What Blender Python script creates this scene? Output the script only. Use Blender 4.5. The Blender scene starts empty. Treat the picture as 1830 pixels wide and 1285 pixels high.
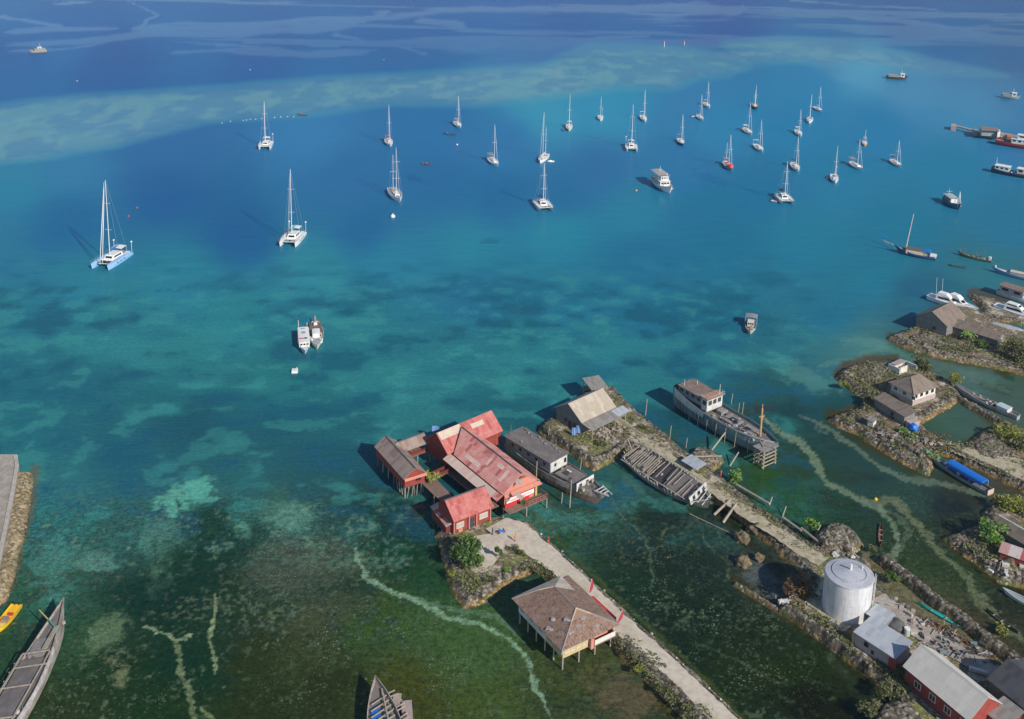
import bpy, math, random
import numpy as np
random.seed(7)
S = bpy.context.scene
COL = S.collection
# ---------------------------------------------------------------- camera
CAM_H = 135.0; FPX = 1895.0; PX0, PY0 = 915.0, 211.0
PIT = math.radians(13.67); ROL = math.radians(1.2)
CC = np.array([0, 0, CAM_H])
FW = np.array([0, math.cos(PIT), -math.sin(PIT)])
U0 = np.array([0, math.sin(PIT), math.cos(PIT)]); R0 = np.array([1.0, 0, 0])
RT = math.cos(ROL)*R0 + math.sin(ROL)*U0
UP = math.cos(ROL)*U0 - math.sin(ROL)*R0
cam = bpy.data.objects.new('camera', bpy.data.cameras.new('camera')); COL.objects.link(cam)
from mathutils import Matrix, Vector, noise as mnoise
cam.matrix_world = Matrix(((RT[0], UP[0], -FW[0], 0), (RT[1], UP[1], -FW[1], 0), (RT[2], UP[2], -FW[2], CAM_H), (0, 0, 0, 1)))
cam.data.sensor_width = 36; cam.data.lens = FPX/1830*36
cam.data.shift_y = -(642.5-PY0)/1830
cam.data.clip_start = 1; cam.data.clip_end = 200000
S.camera = cam
# ---------------------------------------------------------------- light
SUN_AZ = Vector((0.64, -0.77)).normalized(); SUN_EL = math.radians(33)
w = bpy.data.worlds.new("World"); S.world = w; w.use_nodes = True
nt = w.node_tree; bg = nt.nodes['Background']; sky = nt.nodes.new('ShaderNodeTexSky')
sky.sky_type = 'NISHITA'; sky.sun_disc = False; sky.sun_elevation = SUN_EL
sky.sun_rotation = math.atan2(SUN_AZ.x, SUN_AZ.y); sky.dust_density = 0.15; sky.ozone_density = 2.5
nt.links.new(sky.outputs[0], bg.inputs[0]); bg.inputs[1].default_value = 0.10
sd = bpy.data.lights.new('sun', 'SUN'); sd.energy = 4.7; sd.angle = math.radians(0.5); sd.color = (1, 0.93, 0.83)
so = bpy.data.objects.new('sun', sd); COL.objects.link(so)
tosun = Vector((SUN_AZ.x*math.cos(SUN_EL), SUN_AZ.y*math.cos(SUN_EL), math.sin(SUN_EL)))
so.rotation_euler = tosun.to_track_quat('Z', 'Y').to_euler()
S.view_settings.view_transform = 'Standard'; S.view_settings.look = 'None'; S.view_settings.exposure = 0; S.view_settings.gamma = 1
# ---------------------------------------------------------------- photo pixel <-> ground
def P(x, y, z=0.0):
    d = FW*FPX + RT*(x-PX0) - UP*(y-PY0)
    t = (z-CAM_H)/d[2]
    return Vector(CC + d*t)
def proj(X, Y, Z):
    dx, dy, dz = X-CC[0], Y-CC[1], Z-CC[2]
    f = dx*FW[0]+dy*FW[1]+dz*FW[2]
    return PX0+FPX*(dx*RT[0]+dy*RT[1]+dz*RT[2])/f, PY0-FPX*(dx*UP[0]+dy*UP[1]+dz*UP[2])/f
def hgt(x, y, ytop):                      # height of something standing at (x, y) whose top shows at row ytop
    b = P(x, y); lo, hi = 0.0, 60.0
    for _ in range(40):
        m = (lo+hi)/2
        if proj(b.x, b.y, m)[1] > ytop: lo = m
        else: hi = m
    return lo
def srgb(r, g, b):
    return tuple((c/255/12.92 if c/255 <= .04045 else ((c/255+.055)/1.055)**2.4) for c in (r, g, b))
# ---------------------------------------------------------------- numpy noise
def _h(ix, iy, s):
    n = (ix.astype(np.int64)*374761393 + iy.astype(np.int64)*668265263 + s*1442695041) & 0xffffffff
    n = ((n ^ (n >> 13))*1274126177) & 0xffffffff
    return ((n ^ (n >> 16)) & 0xffffff)/float(0xffffff)
def vnoise(x, y, s=0):
    ix = np.floor(x); iy = np.floor(y); fx = x-ix; fy = y-iy
    fx = fx*fx*(3-2*fx); fy = fy*fy*(3-2*fy)
    a = _h(ix, iy, s); b = _h(ix+1, iy, s); c = _h(ix, iy+1, s); d = _h(ix+1, iy+1, s)
    return (a*(1-fx)+b*fx)*(1-fy)+(c*(1-fx)+d*fx)*fy
def fbm(x, y, s=0, o=4):
    v = 0; a = .5; t = 0
    for k in range(o):
        v = v+a*vnoise(x, y, s+k); t += a; a *= .5; x = x*2.03+7.1; y = y*2.03+3.7
    return v/t
def voro(x, y, s=0):                      # distance to nearest jittered point and its random value
    ix = np.floor(x); iy = np.floor(y); best = np.full(x.shape, 9.0); val = np.zeros(x.shape)
    for i in (-1, 0, 1):
        for j in (-1, 0, 1):
            cx = ix+i; cy = iy+j
            d = np.hypot(cx+_h(cx, cy, s)-x, cy+_h(cx, cy, s+5)-y)
            m = d < best; best = np.where(m, d, best); val = np.where(m, _h(cx, cy, s+9), val)
    return best, val
def segdist(x, y, pts, closed=False):
    d = np.full(x.shape, 1e9); tt = np.zeros(x.shape); n = len(pts); k = n if closed else n-1
    for i in range(k):
        ax, ay = pts[i][:2]; bx, by = pts[(i+1) % n][:2]
        vx, vy = bx-ax, by-ay; L = vx*vx+vy*vy+1e-9
        t = np.clip(((x-ax)*vx+(y-ay)*vy)/L, 0, 1)
        dd = np.hypot(x-ax-t*vx, y-ay-t*vy); m = dd < d
        d = np.where(m, dd, d); tt = np.where(m, (i+t)/k, tt)
    return d, tt
def inpoly(x, y, pts):
    c = np.zeros(x.shape, bool); n = len(pts)
    for i in range(n):
        ax, ay = pts[i][:2]; bx, by = pts[(i+1) % n][:2]
        m = ((ay > y) != (by > y)) & (x < (bx-ax)*(y-ay)/(by-ay+1e-12)+ax)
        c ^= m
    return c
def sstep(a, b, x):
    t = np.clip((x-a)/(b-a), 0, 1); return t*t*(3-2*t)
# ---------------------------------------------------------------- objects
def thing(name, label, cat, loc=(0, 0, 0), rz=0, group=None):
    o = bpy.data.objects.new(name, None); COL.objects.link(o); o.empty_display_size = .5
    o.location = loc; o.rotation_euler = (0, 0, rz); o['label'] = label; o['category'] = cat
    if group: o['group'] = group
    return o
def tag(o, label, cat, group=None):
    o['label'] = label; o['category'] = cat
    if group: o['group'] = group
    return o
def struct(o): o['kind'] = 'structure'; return o
class MB:
    def __init__(s): s.v = []; s.f = []; s.m = []; s.u = []
    def add(s, vs, fs, mi=0, uv=None):
        b = len(s.v); s.v += [tuple(p) for p in vs]
        for k, f in enumerate(fs):
            s.f.append(tuple(b+i for i in f)); s.m.append(mi)
            s.u.append(uv[k] if uv else None)
        return s
    def box(s, x, y, z, sx, sy, sz, rz=0, mi=0, taper=1.0):
        c, n = math.cos(rz), math.sin(rz); vs = []
        for zz, k in ((z, 1), (z+sz, taper)):
            for a, b in ((-1, -1), (1, -1), (1, 1), (-1, 1)):
                px, py = a*sx/2*k, b*sy/2*k; vs.append((x+px*c-py*n, y+px*n+py*c, zz))
        uv = lambda a, b: [(0, 0), (a, 0), (a, b), (0, b)]
        return s.add(vs, [(3, 2, 1, 0), (4, 5, 6, 7), (0, 1, 5, 4), (1, 2, 6, 5), (2, 3, 7, 6), (3, 0, 4, 7)], mi,
                     [uv(sx, sy), uv(sx, sy), uv(sx, sz), uv(sy, sz), uv(sx, sz), uv(sy, sz)])
    def tube(s, p, q, r, r2=None, n=6, mi=0):
        p = Vector(p); q = Vector(q); r2 = r if r2 is None else r2; d = (q-p)
        if d.length < 1e-6: return s
        d.normalize(); a = d.orthogonal().normalized(); b = d.cross(a); vs = []
        for c, rr in ((p, r), (q, r2)):
            for i in range(n):
                t = 2*math.pi*i/n; vs.append(c+a*math.cos(t)*rr+b*math.sin(t)*rr)
        fs = [(i, (i+1) % n, n+(i+1) % n, n+i) for i in range(n)]+[tuple(range(n))[::-1], tuple(range(n, 2*n))]
        return s.add(vs, fs, mi)
    def slab(s, a, b, c, d, t=.08, mi=0, mi2=None):      # a-b ridge, d-c eave; uv in metres
        a, b, c, d = map(Vector, (a, b, c, d)); n = (b-a).cross(d-a).normalized()
        if n.z < 0: n = -n
        lo = [p-n*t for p in (a, b, c, d)]; U = (b-a).length; V = (d-a).length
        ux = (b-a).normalized()
        uv = [((p-a).dot(ux), ((p-a)-(ux*(p-a).dot(ux))).length) for p in (a, b, c, d)]
        z4 = [(0, 0)]*4; m2 = mi if mi2 is None else mi2
        s.add([a, b, c, d]+lo, [(0, 1, 2, 3)], mi, [uv])
        s.add([a, b, c, d]+lo, [(7, 6, 5, 4), (0, 4, 5, 1), (1, 5, 6, 2), (2, 6, 7, 3), (3, 7, 4, 0)], m2, [uv, z4, z4, z4, z4]); return s
    def poly(s, pts, t=.08, mi=0):                        # planar polygon with thickness downward
        pts = [Vector(p) for p in pts]; n = len(pts); a = pts[0]; ux = (pts[1]-a).normalized()
        uv = [((p-a).dot(ux), ((p-a)-(ux*(p-a).dot(ux))).length) for p in pts]
        lo = [p-Vector((0, 0, t)) for p in pts]
        s.add(pts+lo, [tuple(range(n)), tuple(range(2*n-1, n-1, -1))]+[(i, n+i, n+(i+1) % n, (i+1) % n) for i in range(n)], mi,
              [uv, uv[::-1]]+[[(0, 0)]*4]*n); return s
    def loft(s, rings, mi=0, closed=False, caps=False):
        n = len(rings[0]); b = []; vs = [p for r in rings for p in r]; k = n if closed else n-1
        fs = [(i*n+j, i*n+(j+1) % n, (i+1)*n+(j+1) % n, (i+1)*n+j) for i in range(len(rings)-1) for j in range(k)]
        if caps: fs += [tuple(range(n))[::-1], tuple(range((len(rings)-1)*n, len(rings)*n))]
        return s.add(vs, fs, mi)
    def rock(s, c, r, sq=.7, seed=0, mi=0, n=2, amp=.35):
        import bmesh
        bm = bmesh.new(); bmesh.ops.create_icosphere(bm, subdivisions=n, radius=1)
        vs = []
        for v in bm.verts:
            p = v.co; k = 1+amp*mnoise.noise(p*1.6+Vector((seed*3.1, seed, 0)))*1.6+amp*.5*mnoise.noise(p*4+Vector((seed, 0, 9)))
            vs.append((c[0]+p.x*k*r, c[1]+p.y*k*r, c[2]+p.z*k*r*sq))
        fs = [tuple(v.index for v in f.verts) for f in bm.faces]; bm.free()
        return s.add(vs, fs, mi)
    def parts(s, name, mats, parent=None, **k):          # every separate piece becomes an object of its own
        n = len(s.v); up = list(range(n))
        def find(i):
            while up[i] != i: up[i] = up[up[i]]; i = up[i]
            return i
        for f in s.f:
            a = find(f[0])
            for i in f[1:]: up[find(i)] = a
        gr = {}
        for q, f in enumerate(s.f): gr.setdefault(find(f[0]), []).append(q)
        for g in gr.values():
            mb = MB(); ids = sorted({i for q in g for i in s.f[q]}); mp = {i: j for j, i in enumerate(ids)}
            mb.v = [s.v[i] for i in ids]; mb.f = [tuple(mp[i] for i in s.f[q]) for q in g]; mb.m = [s.m[q] for q in g]; mb.u = [s.u[q] for q in g]
            o = mb.obj(name, mats, parent, **k)
        return o
    def obj(s, name, mats, parent=None, smooth=False, loc=None, rz=0):
        me = bpy.data.meshes.new(name); me.from_pydata(s.v, [], s.f)
        if not isinstance(mats, (list, tuple)): mats = [mats]
        for m in mats: me.materials.append(m)
        me.polygons.foreach_set('material_index', s.m)
        if any(u is not None for u in s.u):
            uvl = me.uv_layers.new(name='UVMap'); data = []
            for f, u in zip(s.f, s.u):
                data += [c for p in (u if u else [(0, 0)]*len(f)) for c in p]
            uvl.data.foreach_set('uv', data)
        if smooth: me.polygons.foreach_set('use_smooth', [True]*len(s.f))
        me.update(); o = bpy.data.objects.new(name, me); COL.objects.link(o)
        if parent is not None: o.parent = parent
        if loc is not None: o.location = loc
        if rz: o.rotation_euler = (0, 0, rz)
        return o
# ---------------------------------------------------------------- materials
MATS = {}
def newmat(name):
    m = bpy.data.materials.new(name); m.use_nodes = True; t = m.node_tree
    return m, t, t.nodes['Principled BSDF'], t.nodes, t.links
def mix(t, fac, a, b, mode='MIX'):
    n = t.nodes.new('ShaderNodeMix'); n.data_type = 'RGBA'; n.blend_type = mode; n.clamp_result = False
    for i, v in ((0, fac), (6, a), (7, b)):
        if isinstance(v, bpy.types.NodeSocket): t.links.new(v, n.inputs[i])
        elif i == 0: n.inputs[0].default_value = v
        else: n.inputs[i].default_value = (*v, 1) if len(v) == 3 else v
    return n.outputs[2]
def noi(t, vec, scale, detail=3, rough=.55, dist=0):
    n = t.nodes.new('ShaderNodeTexNoise'); n.inputs['Scale'].default_value = scale; n.inputs['Detail'].default_value = detail
    n.inputs['Roughness'].default_value = rough; n.inputs['Distortion'].default_value = dist
    if vec is not None: t.links.new(vec, n.inputs['Vector'])
    return n.outputs[0]
def rng(t, v, a, b, c=0, d=1, smooth=False):
    n = t.nodes.new('ShaderNodeMapRange'); t.links.new(v, n.inputs[0])
    if smooth: n.interpolation_type = 'SMOOTHSTEP'
    for i, k in enumerate((a, b, c, d)): n.inputs[i+1].default_value = k
    return n.outputs[0]
def mul(t, a, b, op='MULTIPLY'):
    n = t.nodes.new('ShaderNodeMath'); n.operation = op
    for i, v in ((0, a), (1, b)):
        if isinstance(v, bpy.types.NodeSocket): t.links.new(v, n.inputs[i])
        else: n.inputs[i].default_value = v
    return n.outputs[0]
def mapping(t, vec, sc):
    n = t.nodes.new('ShaderNodeMapping'); n.inputs['Scale'].default_value = sc; t.links.new(vec, n.inputs[0]); return n.outputs[0]
def bump(t, bs, h, st, dist=.1):
    n = t.nodes.new('ShaderNodeBump'); n.inputs['Strength'].default_value = st; n.inputs['Distance'].default_value = dist
    t.links.new(h, n.inputs['Height']); t.links.new(n.outputs[0], bs.inputs['Normal']); return n
def weath(name, c, c2=None, k=.5, sc=1.2, rough=.75, bst=.3, metal=0, thr=(.42, .62), c3=None, dirt=.35):
    if name in MATS: return MATS[name]
    m, t, bs, N, L = newmat(name); tc = N.new('ShaderNodeTexCoord').outputs['Object']
    if c2 is None: c2 = tuple(v*.6 for v in c)
    oi = N.new('ShaderNodeObjectInfo')
    v = N.new('ShaderNodeVectorMath'); v.operation = 'ADD'; L.new(tc, v.inputs[0])
    cb = N.new('ShaderNodeCombineXYZ'); r = mul(t, oi.outputs['Random'], 50.0); L.new(r, cb.inputs[0]); L.new(cb.outputs[0], v.inputs[1]); vec = v.outputs[0]
    f = mul(t, rng(t, noi(t, vec, sc, 5, .65), thr[0], thr[1]), k)
    col = mix(t, f, c, c2)
    f2 = mul(t, rng(t, noi(t, vec, sc*5, 3), .45, .75), dirt)
    col = mix(t, f2, col, c3 if c3 else tuple(x*.45 for x in c))
    L.new(col, bs.inputs['Base Color']); bs.inputs['Roughness'].default_value = rough; bs.inputs['Metallic'].default_value = metal
    if bst: bump(t, bs, noi(t, vec, sc*8, 3), bst, .05)
    MATS[name] = m; return m
def roofm(name, c, c2, c3=None, su=.8, sv=2.4, var=.5, rust=None, rk=.3, rough=.6, metal=0.0, stripe=.35, spec=.4):
    """sheets laid down the slope: uv x runs along the ridge, y down the slope, in metres"""
    if name in MATS: return MATS[name]
    m, t, bs, N, L = newmat(name); uv = N.new('ShaderNodeTexCoord').outputs['UV']
    br = N.new('ShaderNodeTexVoronoi'); br.distance = 'CHEBYCHEV'; br.inputs['Randomness'].default_value = .35; br.inputs['Scale'].default_value = 1
    L.new(mapping(t, uv, (1/su, 1/sv, 1)), br.inputs['Vector'])
    sep = N.new('ShaderNodeSeparateColor'); L.new(br.outputs['Color'], sep.inputs[0])
    col = mix(t, mul(t, sep.outputs[0], var), c, c2)
    col = mix(t, mul(t, rng(t, sep.outputs[1], .8, .82), .8), col, c3 if c3 else c2)
    st = noi(t, mapping(t, uv, (3.3, .25, 1)), 2.2, 4, .6)
    col = mix(t, mul(t, rng(t, st, .45, .75), stripe), col, rust if rust else tuple(x*.5 for x in c))
    bl = noi(t, uv, .55, 5, .7)
    col = mix(t, mul(t, rng(t, bl, .48, .66), rk), col, rust if rust else tuple(x*.45 for x in c))
    sx = N.new('ShaderNodeSeparateXYZ'); L.new(uv, sx.inputs[0])
    wv = mul(t, mul(t, sx.outputs[0], 24.0), 0, 'SINE')
    seam = rng(t, mul(t, mul(t, mul(t, sx.outputs[1], 1/sv), 0, 'FRACT'), .5, 'SUBTRACT'), .47, .5, 0, .35)
    col = mix(t, seam, col, tuple(x*.4 for x in c))
    col = mix(t, rng(t, wv, -1, 1, 0, .16), col, (0, 0, 0))
    L.new(col, bs.inputs['Base Color']); bs.inputs['Roughness'].default_value = rough; bs.inputs['Metallic'].default_value = metal
    bs.inputs['Specular IOR Level'].default_value = spec
    bump(t, bs, wv, .35, .03)
    MATS[name] = m; return m
def plankm(name, c, c2, w=.22, vert=True, var=.6, gap=.5, rough=.8, dirt=.4, dc=None):
    """boards; uv in metres; on faces without uv falls back to object z"""
    if name in MATS: return MATS[name]
    m, t, bs, N, L = newmat(name); uv = N.new('ShaderNodeTexCoord').outputs['UV']; ob = N.new('ShaderNodeTexCoord').outputs['Object']
    sx = N.new('ShaderNodeSeparateXYZ'); L.new(uv, sx.inputs[0]); a = sx.outputs[0 if vert else 1]
    a = mul(t, a, 1/w); fr = mul(t, a, 0, 'FRACT'); fl = mul(t, a, 0, 'FLOOR')
    wn = N.new('ShaderNodeTexWhiteNoise'); wn.noise_dimensions = '1D'; L.new(fl, wn.inputs['W'])
    col = mix(t, mul(t, wn.outputs[0], var), c, c2)
    g = rng(t, fr, 0, .12, gap, 0)
    col = mix(t, g, col, tuple(x*.15 for x in c))
    col = mix(t, mul(t, rng(t, noi(t, ob, .9, 5, .7), .45, .65), dirt), col, dc if dc else tuple(x*.4 for x in c))
    L.new(col, bs.inputs['Base Color']); bs.inputs['Roughness'].default_value = rough; MATS[name] = m; return m
def foliage(name, c, c2, c3):
    if name in MATS: return MATS[name]
    m, t, bs, N, L = newmat(name); g = N.new('ShaderNodeNewGeometry')
    tc = N.new('ShaderNodeTexCoord').outputs['Object']
    r = N.new('ShaderNodeObjectInfo')
    col = mix(t, g.outputs['Random Per Island'], c, c2)
    col = mix(t, rng(t, noi(t, tc, .9, 2), .5, .62), col, c3)
    L.new(col, bs.inputs['Base Color']); bs.inputs['Roughness'].default_value = .6
    tr = N.new('ShaderNodeBsdfTranslucent'); L.new(col, tr.inputs[0]); ms = N.new('ShaderNodeMixShader'); ms.inputs[0].default_value = .25
    L.new(bs.outputs[0], ms.inputs[1]); L.new(tr.outputs[0], ms.inputs[2]); L.new(ms.outputs[0], N['Material Output'].inputs[0])
    MATS[name] = m; return m
def paint(name, c, rough=.35, k=.12):
    return weath(name, c, tuple(v*.8 for v in c), k, 2.0, rough, 0, dirt=k)
def groundmat():
    m, t, bs, N, L = newmat('ground_mix')
    at = N.new('ShaderNodeAttribute'); at.attribute_name = 'Col'; tc = N.new('ShaderNodeTexCoord').outputs['Object']
    f = rng(t, noi(t, tc, 1.1, 6, .75), .3, .7, .55, 1.4)
    cb = N.new('ShaderNodeCombineXYZ'); [L.new(f, cb.inputs[i]) for i in range(3)]
    col = mix(t, 1.0, at.outputs[0], cb.outputs[0], 'MULTIPLY')
    vo = N.new('ShaderNodeTexVoronoi'); vo.inputs['Scale'].default_value = 2.6; L.new(tc, vo.inputs[0])
    sep = N.new('ShaderNodeSeparateColor'); L.new(vo.outputs['Color'], sep.inputs[0])
    col = mix(t, rng(t, sep.outputs[0], .84, .9, 0, .5), col, (.55, .5, .42))
    col = mix(t, rng(t, sep.outputs[1], .78, .85, 0, .5), col, (.04, .04, .03))
    L.new(col, bs.inputs['Base Color']); bs.inputs['Roughness'].default_value = .9; bs.inputs['Specular IOR Level'].default_value = .2
    bump(t, bs, noi(t, tc, 3.0, 5, .7), .8, .25); return m
M_ground = groundmat()
# ================================================================ WATER
def water():
    f1 = lambda a, b, st: list(np.arange(a, b, st))
    ys = [-246, -243, -238, -230, -218, -200, -180, -160, -135, -110, -85, -60, -45]+f1(-30, 1310, 2.6)+f1(1310, 1500, 14)+f1(1500, 3200, 100)
    xs = f1(-3000, -700, 120)+f1(-700, -30, 14)+f1(-30, 1860, 3.0)+f1(1860, 2530, 14)+f1(2530, 4900, 120)
    X, Y = np.meshgrid(np.array(xs), np.array(ys))
    d = [FW[i]*FPX + R0[i]*(X-PX0) - U0[i]*(Y-PY0) for i in range(3)]
    t = -CAM_H/d[2]; wx = d[0]*t; wy = d[1]*t
    ny, nx = X.shape
    px, py = proj(wx, wy, 0.0)
    qx = np.clip(px, -60, 1890); qy = np.clip(py, -30, 1330)
    # domain warp so that edges are ragged
    def warp(a, sc, s): return (fbm(wx/sc, wy/sc, s)-.5)*a, (fbm(wx/sc, wy/sc, s+31)-.5)*a
    dist = np.clip((py+250)/1100, .05, 1.4)           # picture metres shrink with distance
    w1x, w1y = warp(70, 22, 3); w2x, w2y = warp(26, 4, 8); w3x, w3y = warp(150, 90, 3)
    ux = qx+(w1x+w2x)*dist**1.3+w3x*.5*(1-dist); uy = qy+(w1y*.5+w2y*.5)*dist**2
    C = CTRL
    num = np.zeros(X.shape+(3,)); den = np.zeros(X.shape)
    for (cx, cy, col) in C:
        D = ((ux-cx)/1.25)**2+(uy-cy)**2
        W = 1/(D+700)**1.9
        num += W[..., None]*np.array(srgb(*col)); den += W
    base = num/den[..., None]
    spk = np.zeros(X.shape); mot = np.zeros(X.shape); slick = np.zeros(X.shape)
    def lay(mask, col, k=1.0):
        nonlocal base
        m = np.clip(mask*k, 0, 1)[..., None]; base = base*(1-m)+np.array(srgb(*col))*m
    N1 = fbm(wx/14, wy/14, 21, 5); N2 = fbm(wx/2.4, wy/2.4, 22, 4); N3 = fbm(wx/45, wy/45, 23, 5); N4 = fbm(wx/.9, wy/.9, 24, 3)
    N5 = fbm(wx/.55, wy/.55, 25, 2)
    # ---- reef band across the lagoon (mottled coral and sand)
    NR = fbm(wx/50, wy/45, 41, 5); NR2 = fbm(wx/9, wy/14, 42, 4)
    for poly, k in REEF:
        ins = inpoly(ux, uy, poly); dd, _ = segdist(ux, uy, poly, True)
        sd_ = np.where(ins, dd, -dd)
        m = sstep(-3, 16, sd_)
        lay(sstep(-10, 26, sd_), (98, 154, 180), .78*k)
        lay(m*sstep(.46, .56, NR*.35+NR2*.65), (76, 128, 172), .34*k); lay(m*sstep(.5, .56, fbm(wx/4.5, wy/8, 45, 4)), (82, 132, 164), .35*k)
        lay(m*sstep(.48, .66, 1-NR2), (124, 170, 176), .3*k)
        lay(m*sstep(.6, .7, 1-NR), (104, 160, 176), .4*k)
        lay(sstep(-9, 0, sd_)*(1-sstep(0, 10, sd_)), (78, 160, 178), .22*k)
    # ---- mid depth mottles
    mid = sstep(430, 560, qy)*(1-sstep(900, 1010, qy))*(1-sstep(1380, 1500, qx)*.8)
    NM = fbm(wx/22, wy/16, 71, 5); NF = fbm(wx/7, wy/6, 72, 4)
    lay(mid*sstep(.49, .63, N3*.3+NM*.4+NF*.3), (28, 90, 118), .48)
    lay(mid*sstep(.5, .64, 1-(N3*.35+NM*.35+NF*.3)), (56, 142, 148), .4)
    lay(mid*sstep(.58, .68, NF*.75+NM*.25), (30, 88, 114), .5)
    lay(mid*sstep(.6, .7, 1-NF)*(N3 > .4), (66, 150, 150), .3)
    # ---- speckled coral / seagrass flats near the shore
    for (cx, cy, rx, ry, am) in SPECK:
        spk = np.maximum(spk, am*np.exp(-(((ux-cx)/rx)**2+((uy-cy)/ry)**2)))
    near = sstep(840, 960, qy)
    mot = .25*mid+near*.75
    tr = near*(1-sstep(1100, 1200, qy))*(1-sstep(700, 800, qx))
    lay(tr*sstep(.46, .62, N2*.55+N4*.45), (40, 58, 62), .5)
    tp = tr*(1-sstep(985, 1040, qy)); lay(tp*sstep(.5, .66, N1*.3+N2*.3+N4*.4), (104, 158, 140), .5); lay(tr*sstep(990, 1040, qy)*sstep(.58, .7, N2*.4+N4*.6), (84, 104, 80), .35)
    lay(sstep(900, 1000, qy)*sstep(.54, .62, N5*.5+N4*.3+N1*.2), (24, 40, 30), .4); lay(sstep(880, 960, qy)*sstep(.62, .68, N5*.45+N4*.2+N1*.35), (116, 132, 104), .42*np.ones(X.shape)*sstep(.42, .6, N3*.5+N1*.5))
    rt = sstep(820, 900, qy)*sstep(930, 1000, qx)
    lay(rt*sstep(.48, .66, N2*.5+N1*.3+N4*.2), (22, 38, 30), .5)
    lay(near*sstep(.6, .74, N2*.4+N4*.6), (92, 116, 88), .3)
    # ---- sand patches, weed patches
    for (cx, cy, rx, ry, ang, col, k) in BLOBS:
        a = math.radians(ang); dx = ux-cx+w2x*.5; dy = uy-cy+w2y*.4
        e = np.hypot((dx*math.cos(a)+dy*math.sin(a))/rx, (-dx*math.sin(a)+dy*math.cos(a))/ry)
        lay(1-sstep(.6, 1.2, e+(N2-.5)*1.3+(N4-.5)*.7+(N5-.5)*.5*(wx*0+1)), col, k)
    # ---- pale runnels
    for pts, wd, col, k in STREAMS:
        dd, tt = segdist(qx+w2x*.55*dist, qy+w2y*.4*dist, pts)
        wv = wd*(.5 if wd < 9 or pts[0][0] < 1000 else .8)*(.3+1.3*fbm(tt*16, tt*0+wd, 5))*np.clip(np.minimum(tt, 1-tt)*9+.25, 0, 1)
        lay(sstep(.42, .78, (1-sstep(.0, 1.5, dd/wv))*1.05+(N2-.5)*.5+(N4-.5)*.7+(N5-.5)*.9)*(.45+.8*N5)*(1-sstep(1.2, 1.7, dd/wv)), col, k)
    # ---- slicks: calm water far out
    NS2_ = .5*fbm(wx/90, wy/45, 63, 4)+.5*fbm(wx/26, wy/30, 64, 4)
    for pts, wd in SLICKS:
        dd, tt = segdist(px+w3x*.5+w1x*.3, py+w3y*.1+w1y*.05, pts)
        wv = wd*(.4+1.2*fbm(tt*7, tt*0+wd, 9))*np.clip(np.minimum(tt, 1-tt)*8+.2, 0, 1)
        slick = np.maximum(slick, 1-sstep(.35, 1.15, dd/wv+(NS2_-.5)*1.6))
    NS = fbm(wx/330+5, wy/60, 61, 5); NS2 = fbm(wx/120, wy/30, 62, 4)
    slick = np.maximum(slick, .85*sstep(.54, .6, NS*.55+NS2*.45)*(1-sstep(70, 125, qy)))
    slick = np.maximum(slick, .32*sstep(.5, .6, fbm(wx/95+3, wy/120, 81, 4))*sstep(150, 260, qy)*(1-sstep(480, 640, qy)))
    slick = np.maximum(slick, sstep(700, 880, qy)*.95)
    for poly in CALM:
        ins = inpoly(ux, uy, poly); dd, _ = segdist(ux, uy, poly, True)
        slick = np.maximum(slick, .6*sstep(-4, 14, np.where(ins, dd, -dd)))
    # ---- weed and rubble fringe lying in the shallows round the stone banks
    for pts, wd, col, k in FRINGE:
        dd, tt = segdist(qx+w2x*.3, qy+w2y*.3, pts); lay((1-sstep(.2, 1.1, dd/wd+(N2-.5)*.8)), col, k)
    me = bpy.data.meshes.new('water')
    V = np.stack([wx, wy, np.zeros_like(wx)], -1).reshape(-1, 3)
    idx = np.arange(ny*nx).reshape(ny, nx)
    F = np.stack([idx[1:, :-1], idx[1:, 1:], idx[:-1, 1:], idx[:-1, :-1]], -1).reshape(-1, 4)
    me.vertices.add(len(V)); me.vertices.foreach_set('co', V.ravel().astype(np.float32))
    me.loops.add(F.size); me.loops.foreach_set('vertex_index', F.ravel().astype(np.int32))
    me.polygons.add(len(F)); me.polygons.foreach_set('loop_start', (np.arange(len(F))*4).astype(np.int32)); me.polygons.foreach_set('loop_total', np.full(len(F), 4, np.int32))
    me.update()
    # display colour -> albedo
    g = GLOSS(qy)
    alb = np.clip((base-g)/WEF(qy), .002, .8)
    at = me.color_attributes.new('Col', 'FLOAT_COLOR', 'POINT')
    at.data.foreach_set('color', np.concatenate([alb.reshape(-1, 3), np.ones((len(V), 1))], 1).ravel().astype(np.float32))
    a2 = me.color_attributes.new('Kind', 'FLOAT_COLOR', 'POINT')
    a2.data.foreach_set('color', np.stack([spk, mot, slick, np.ones_like(spk)], -1).reshape(-1).astype(np.float32))
    o = bpy.data.objects.new('water', me); COL.objects.link(o); struct(o)
    m, t, bs, N, L = newmat('sea_water')
    a = N.new('ShaderNodeAttribute'); a.attribute_name = 'Col'; b = N.new('ShaderNodeAttribute'); b.attribute_name = 'Kind'
    sp = N.new('ShaderNodeSeparateColor'); L.new(b.outputs['Color'], sp.inputs[0])
    tc = N.new('ShaderNodeTexCoord').outputs['Object']
    n1 = rng(t, noi(t, tc, .9, 5, .7), .35, .68, -.5, .5)
    k = mul(t, mul(t, mul(t, n1, mul(t, rng(t, noi(t, tc, 2.6, 3, .7), .35, .65, -.35, .35), 1.0, 'MULTIPLY'), 'ADD'), sp.outputs[1]), 1.05); k = mul(t, k, 1.0, 'ADD')
    cb = N.new('ShaderNodeCombineXYZ'); [L.new(k, cb.inputs[i]) for i in range(3)]
    col = mix(t, 1.0, a.outputs['Color'], cb.outputs[0], 'MULTIPLY')
    vo = N.new('ShaderNodeTexVoronoi'); vo.inputs['Scale'].default_value = 1.9
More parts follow.
